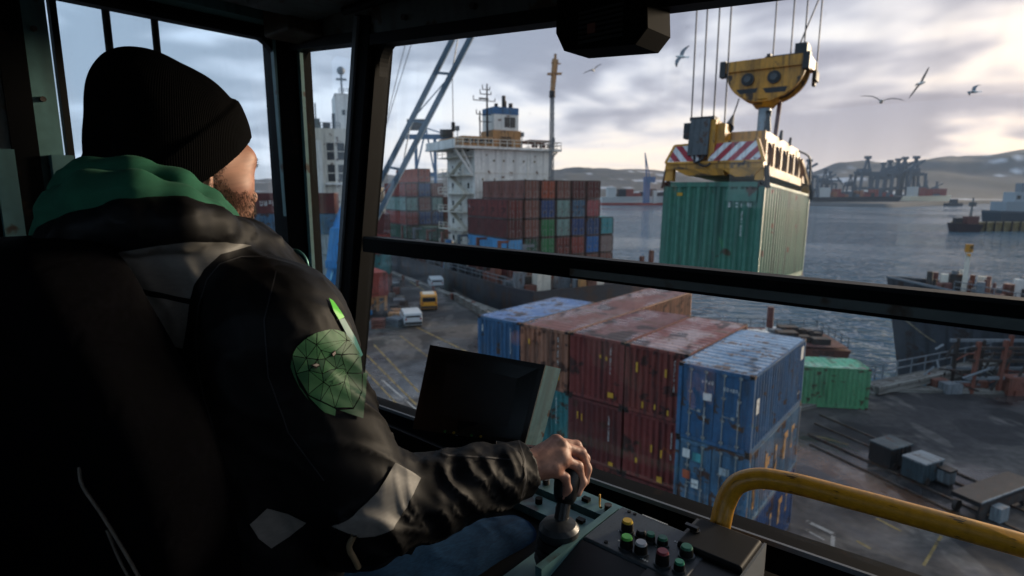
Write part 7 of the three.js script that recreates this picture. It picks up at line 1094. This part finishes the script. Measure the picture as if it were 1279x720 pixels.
    for (const t of list) { if (t.some((i) => !W[i])) continue; const zs = t.map((i) => W[i].distanceTo(EYE)); if (Math.max(...zs) - Math.min(...zs) > 0.05) continue; for (const i of t) { if (!remap.has(i)) { remap.set(i, pos.length / 3); const c = W[i].clone().addScaledVector(NN[i], lift); pos.push(c.x, c.y, c.z); nor.push(NN[i].x, NN[i].y, NN[i].z); } ix.push(remap.get(i)); } { const n = ix.length, A = V(...pos.slice(ix[n - 3] * 3, ix[n - 3] * 3 + 3)), B = V(...pos.slice(ix[n - 2] * 3, ix[n - 2] * 3 + 3)), C = V(...pos.slice(ix[n - 1] * 3, ix[n - 1] * 3 + 3)); if (B.sub(A).cross(C.sub(A)).dot(NN[t[0]]) < 0) { const q = ix[n - 1]; ix[n - 1] = ix[n - 2]; ix[n - 2] = q; } } }
    if (!ix.length) return null;
    const g = new THREE.BufferGeometry(); g.setAttribute('position', new THREE.Float32BufferAttribute(pos, 3)); g.setAttribute('normal', new THREE.Float32BufferAttribute(nor, 3)); g.setIndex(ix);
    const uv = []; for (let i = 0; i < pos.length; i += 3) uv.push(pos[i] * 0.8 + pos[i + 2] * 0.6, pos[i + 1]); g.setAttribute('uv', new THREE.Float32BufferAttribute(uv, 2));
    return put(name, g, mat, p.getObjectByName('jacket') ?? p);
  }
  const gt = dataTex(256, (u, v) => { const a = tfbm(u, v, 60, 60, 1011, 2), b = tfbm(u, v, 4, 4, 1013, 4); const k = 0.35 + 0.09 * b + 0.06 * a; return [k, k * 0.99, k * 0.96]; }, 0.2);
  const GREY = new THREE.MeshStandardMaterial({ map: gt, roughness: 0.6, side: THREE.DoubleSide });
  patch([[112, 322], [150, 312], [200, 304], [237, 300], [281, 301], [312, 309], [274, 318], [254, 336], [245, 352], [240, 374], [195, 363], [150, 351], [128, 340]], 0.0038, GREY, 'reflective_panel', 5);
  patch([[154, 360], [195, 370], [239, 381], [236, 408], [231, 436], [196, 429], [174, 412]], 0.0038, GREY, 'reflective_panel', 5);
  patch([[492, 578], [524, 598], [508, 630], [489, 661], [468, 668], [449, 670], [417, 657], [442, 645], [471, 614]], 0.0038, GREY, 'sleeve_band', 5);
  patch([[333, 634], [360, 640], [383, 651], [362, 668], [338, 684], [322, 672], [312, 654]], 0.0038, GREY, 'hem_panel', 5);
  const G1 = std(0x184e2d, 0.6, 0, { side: 2 }), G2 = std(0x286338, 0.6, 0, { side: 2 }), G3 = std(0x3d7046, 0.6, 0, { side: 2 }), G4 = std(0x0f4a2c, 0.6, 0, { side: 2 }), NEON = std(0x52c81e, 0.5, 0, { side: 2 }), TEALS = std(0x1f6f6a, 0.5, 0, { side: 2 });
  patch([[409, 374], [414, 377], [421, 387], [428, 397], [421, 400], [414, 388]], 0.003, NEON, 'neon_tab', 6); patch([[421, 400], [428, 398], [442, 423], [452, 447], [447, 450], [436, 428]], 0.003, TEALS, 'sleeve_piping', 6);
  { // faceted lion head printed on the sleeve
    const v = { a: [180, 235], b: [240, 205], c: [320, 185], d: [390, 205], e: [440, 260], f: [480, 330], g: [492, 430], h: [487, 550], i: [445, 630], j: [345, 627], k: [265, 587], l: [195, 550], m: [150, 505], n: [130, 430], o: [103, 330], p: [130, 280], q: [240, 270], r: [185, 345], s: [200, 412], t: [270, 432], u: [245, 355], v: [285, 350], w: [335, 318], x: [405, 250], y: [375, 330], z: [400, 405], A: [345, 405], B: [280, 478], C: [312, 502], D: [390, 490], E: [405, 430], F: [262, 300], G: [388, 375] };
    const to = ([x, y]) => [340 + x / 4.5, 370 + y / 4.5];
    const faces = ['opr', 'par', 'aqr', 'abq', 'bcq', 'cxq', 'cdx', 'dex', 'xey', 'efy', 'fEy', 'fgE', 'xyw', 'xwF', 'qxF', 'qFu', 'Fvu', 'Fwv', 'wyA', 'wAv', 'yEG', 'yGA', 'GEz', 'AGz', 'orn', 'rsn', 'rqu', 'rus', 'uts', 'uvt', 'vAt', 'tAB', 'AzB', 'zCB', 'zDC', 'zED', 'stB', 'sBl', 'nsl', 'Bkl', 'BCk', 'Cjk', 'CDj', 'Dij', 'DEi', 'Ehi', 'Egh'];
    const R = rng(88), dark = ['xyw', 'wyA', 'yEG', 'yGA', 'GEz', 'fgE', 'Egh', 'efy', 'tAB', 'uvt'], mid = ['wAv', 'AGz', 'Ehi', 'fEy', 'nsl', 'orn', 'rus', 'uts', 'zED', 'dex', 'xey'], pale = ['CDj', 'Cjk', 'BCk', 'opr', 'rsn', 'sBl', 'abq', 'bcq', 'Fvu', 'DEi', 'zCB'], tone = (w) => dark.includes(w) ? G4 : mid.includes(w) ? G1 : pale.includes(w) ? G3 : G2;
    for (const w of faces) { const q = [...w].map((c) => v[c]), cx = (q[0][0] + q[1][0] + q[2][0]) / 3, cy = (q[0][1] + q[1][1] + q[2][1]) / 3, per = Math.max(...q.map(([x, y]) => Math.hypot(x - cx, y - cy))), k = 1 - Math.min(0.16, 5.2 / per); patch(q.map(([x, y]) => to([cx + (x - cx) * k, cy + (y - cy) * k])), 0.0048, tone(w), 'emblem_facet', 3.6); }
    patch([[195, 556], [262, 592], [350, 635], [345, 672], [290, 655], [235, 600]].map(to), 0.0046, G2, 'emblem_mane', 4); patch([[497, 430], [520, 440], [512, 560], [498, 690], [440, 668], [370, 640], [445, 637], [490, 556]].map(to), 0.0044, G4, 'emblem_mane', 4); patch([[105, 345], [126, 432], [146, 500], [180, 548], [205, 590], [150, 515], [115, 440], [99, 390]].map(to), 0.0044, G1, 'emblem_mane', 4);
    const EY = std(0xb5a9a0, 0.5, 0, { side: 2 }), DKG = std(0x07130c, 0.6, 0, { side: 2 }); patch([[205, 382], [237, 372], [258, 384], [235, 404]].map(to), 0.0054, DKG, 'emblem_eye', 3.5); patch([[216, 382], [238, 375], [253, 383], [236, 390]].map(to), 0.006, EY, 'emblem_eye', 3.5); patch([[318, 316], [337, 302], [345, 318], [330, 336]].map(to), 0.0054, DKG, 'emblem_eye', 3.5); patch([[323, 318], [338, 307], [341, 318], [330, 330]].map(to), 0.006, EY, 'emblem_eye', 3.5); patch([[325, 470], [345, 458], [395, 434], [398, 442], [350, 470], [330, 488]].map(to), 0.0056, G3, 'emblem_mouth', 3.5);
  }
  { // stitched seams
    const SEAM = std(0x1c1d21, 0.7, 0, { side: 2 }), seam = (pts, w = 1.5) => { for (let i = 0; i + 1 < pts.length; i++) { const [x0, y0] = pts[i], [x1, y1] = pts[i + 1], L = Math.hypot(x1 - x0, y1 - y0), nx = -(y1 - y0) / L * w / 2, ny = (x1 - x0) / L * w / 2; patch([[x0 + nx, y0 + ny], [x1 + nx, y1 + ny], [x1 - nx, y1 - ny], [x0 - nx, y0 - ny]], 0.0022, SEAM, 'seam', 8); } };
    seam([[333, 322], [300, 322], [274, 330], [258, 350], [250, 380], [246, 415], [247, 455], [256, 500], [270, 545]]); seam([[345, 340], [330, 400], [335, 470], [360, 540], [405, 600]]); seam([[648, 552], [655, 575], [656, 600], [650, 622]]); seam([[530, 560], [560, 570], [600, 572], [640, 575]]);
  }
  { const a = P(443, 666, 0.72), q = [[443, 665], [437, 680], [444, 694], [448, 704]].map(([x, y]) => { const c = cast(x, y); return c ? c.addScaledVector(grad(c), 0.006) : P(x, y, 0.74); }); put('zip_pull', new MB().pipe(q, 0.0042, 8).geo(), std(0x8a7a60, 0.45, 0.3), p); }
  { const g = new THREE.TorusGeometry(0.013, 0.0035, 8, 18); g.scale(0.8, 1.3, 1); const c = P(374, 326, 0.93); g.rotateZ(0.5); g.translate(c.x, c.y, c.z); put('clip_ring', new MB().add(g).rod(P(360, 322, 0.93), P(370, 328, 0.93), 0.01, 8).geo(), std(0x3d6a66, 0.35, 0.5)); }
  { // jeans and boots
    const lg = union([cone(hipR, kneeR, 0.1, 0.076), cone(kneeR, ankR, 0.074, 0.062), cone(hipL, kneeL, 0.1, 0.076), cone(kneeL, ankL, 0.074, 0.062), cone(hipL, hipR, 0.1, 0.1)], 0.035), f = (x, y, z) => lg(x, y, z) - 0.006 * (ridge(fbm3(x * 11 + y * 9, y * 14, z * 16, 2)) - 0.4);
    const g = meshSDF(f, ...bounds([hipR, hipL, kneeR, kneeL, ankR, ankL], 0.13), 0.0095), q = g.attributes.position, t = g.attributes.uv; for (let i = 0; i < q.count; i++) t.setXY(i, q.getX(i) + q.getZ(i) * 0.7, q.getY(i) - q.getZ(i) * 0.5);
    const dn = dataTex(256, (u, v) => { const a = tfbm(u, v, 80, 80, 1021, 2), b = tfbm(u, v, 4, 4, 1023, 4); return mix3(rgb(0x0d1f33), rgb(0x1d4062), b * 0.6 + (a - 0.5) * 0.5); }, 0.15); put('trousers', g, new THREE.MeshPhysicalMaterial({ map: dn, roughness: 0.95, specularIntensity: 0.1 }));
    for (const a of [ankR, ankL]) { const bt = union([cone(a.clone().add(V(0, 0.03, 0)), a.clone().add(V(0, -0.03, 0)), 0.06, 0.055), cone(a.clone().add(V(0, -0.035, 0)), a.clone().addScaledVector(bF, 0.16).add(V(0, -0.045, 0)), 0.05, 0.042)], 0.02); put('boot', meshSDF((x, y, z) => Math.max(bt(x, y, z), floorY + 0.002 - y), ...bounds([a, a.clone().addScaledVector(bF, 0.2)], 0.1), 0.01), RUBBER); }
  }
}

renderer.render(scene, camera);
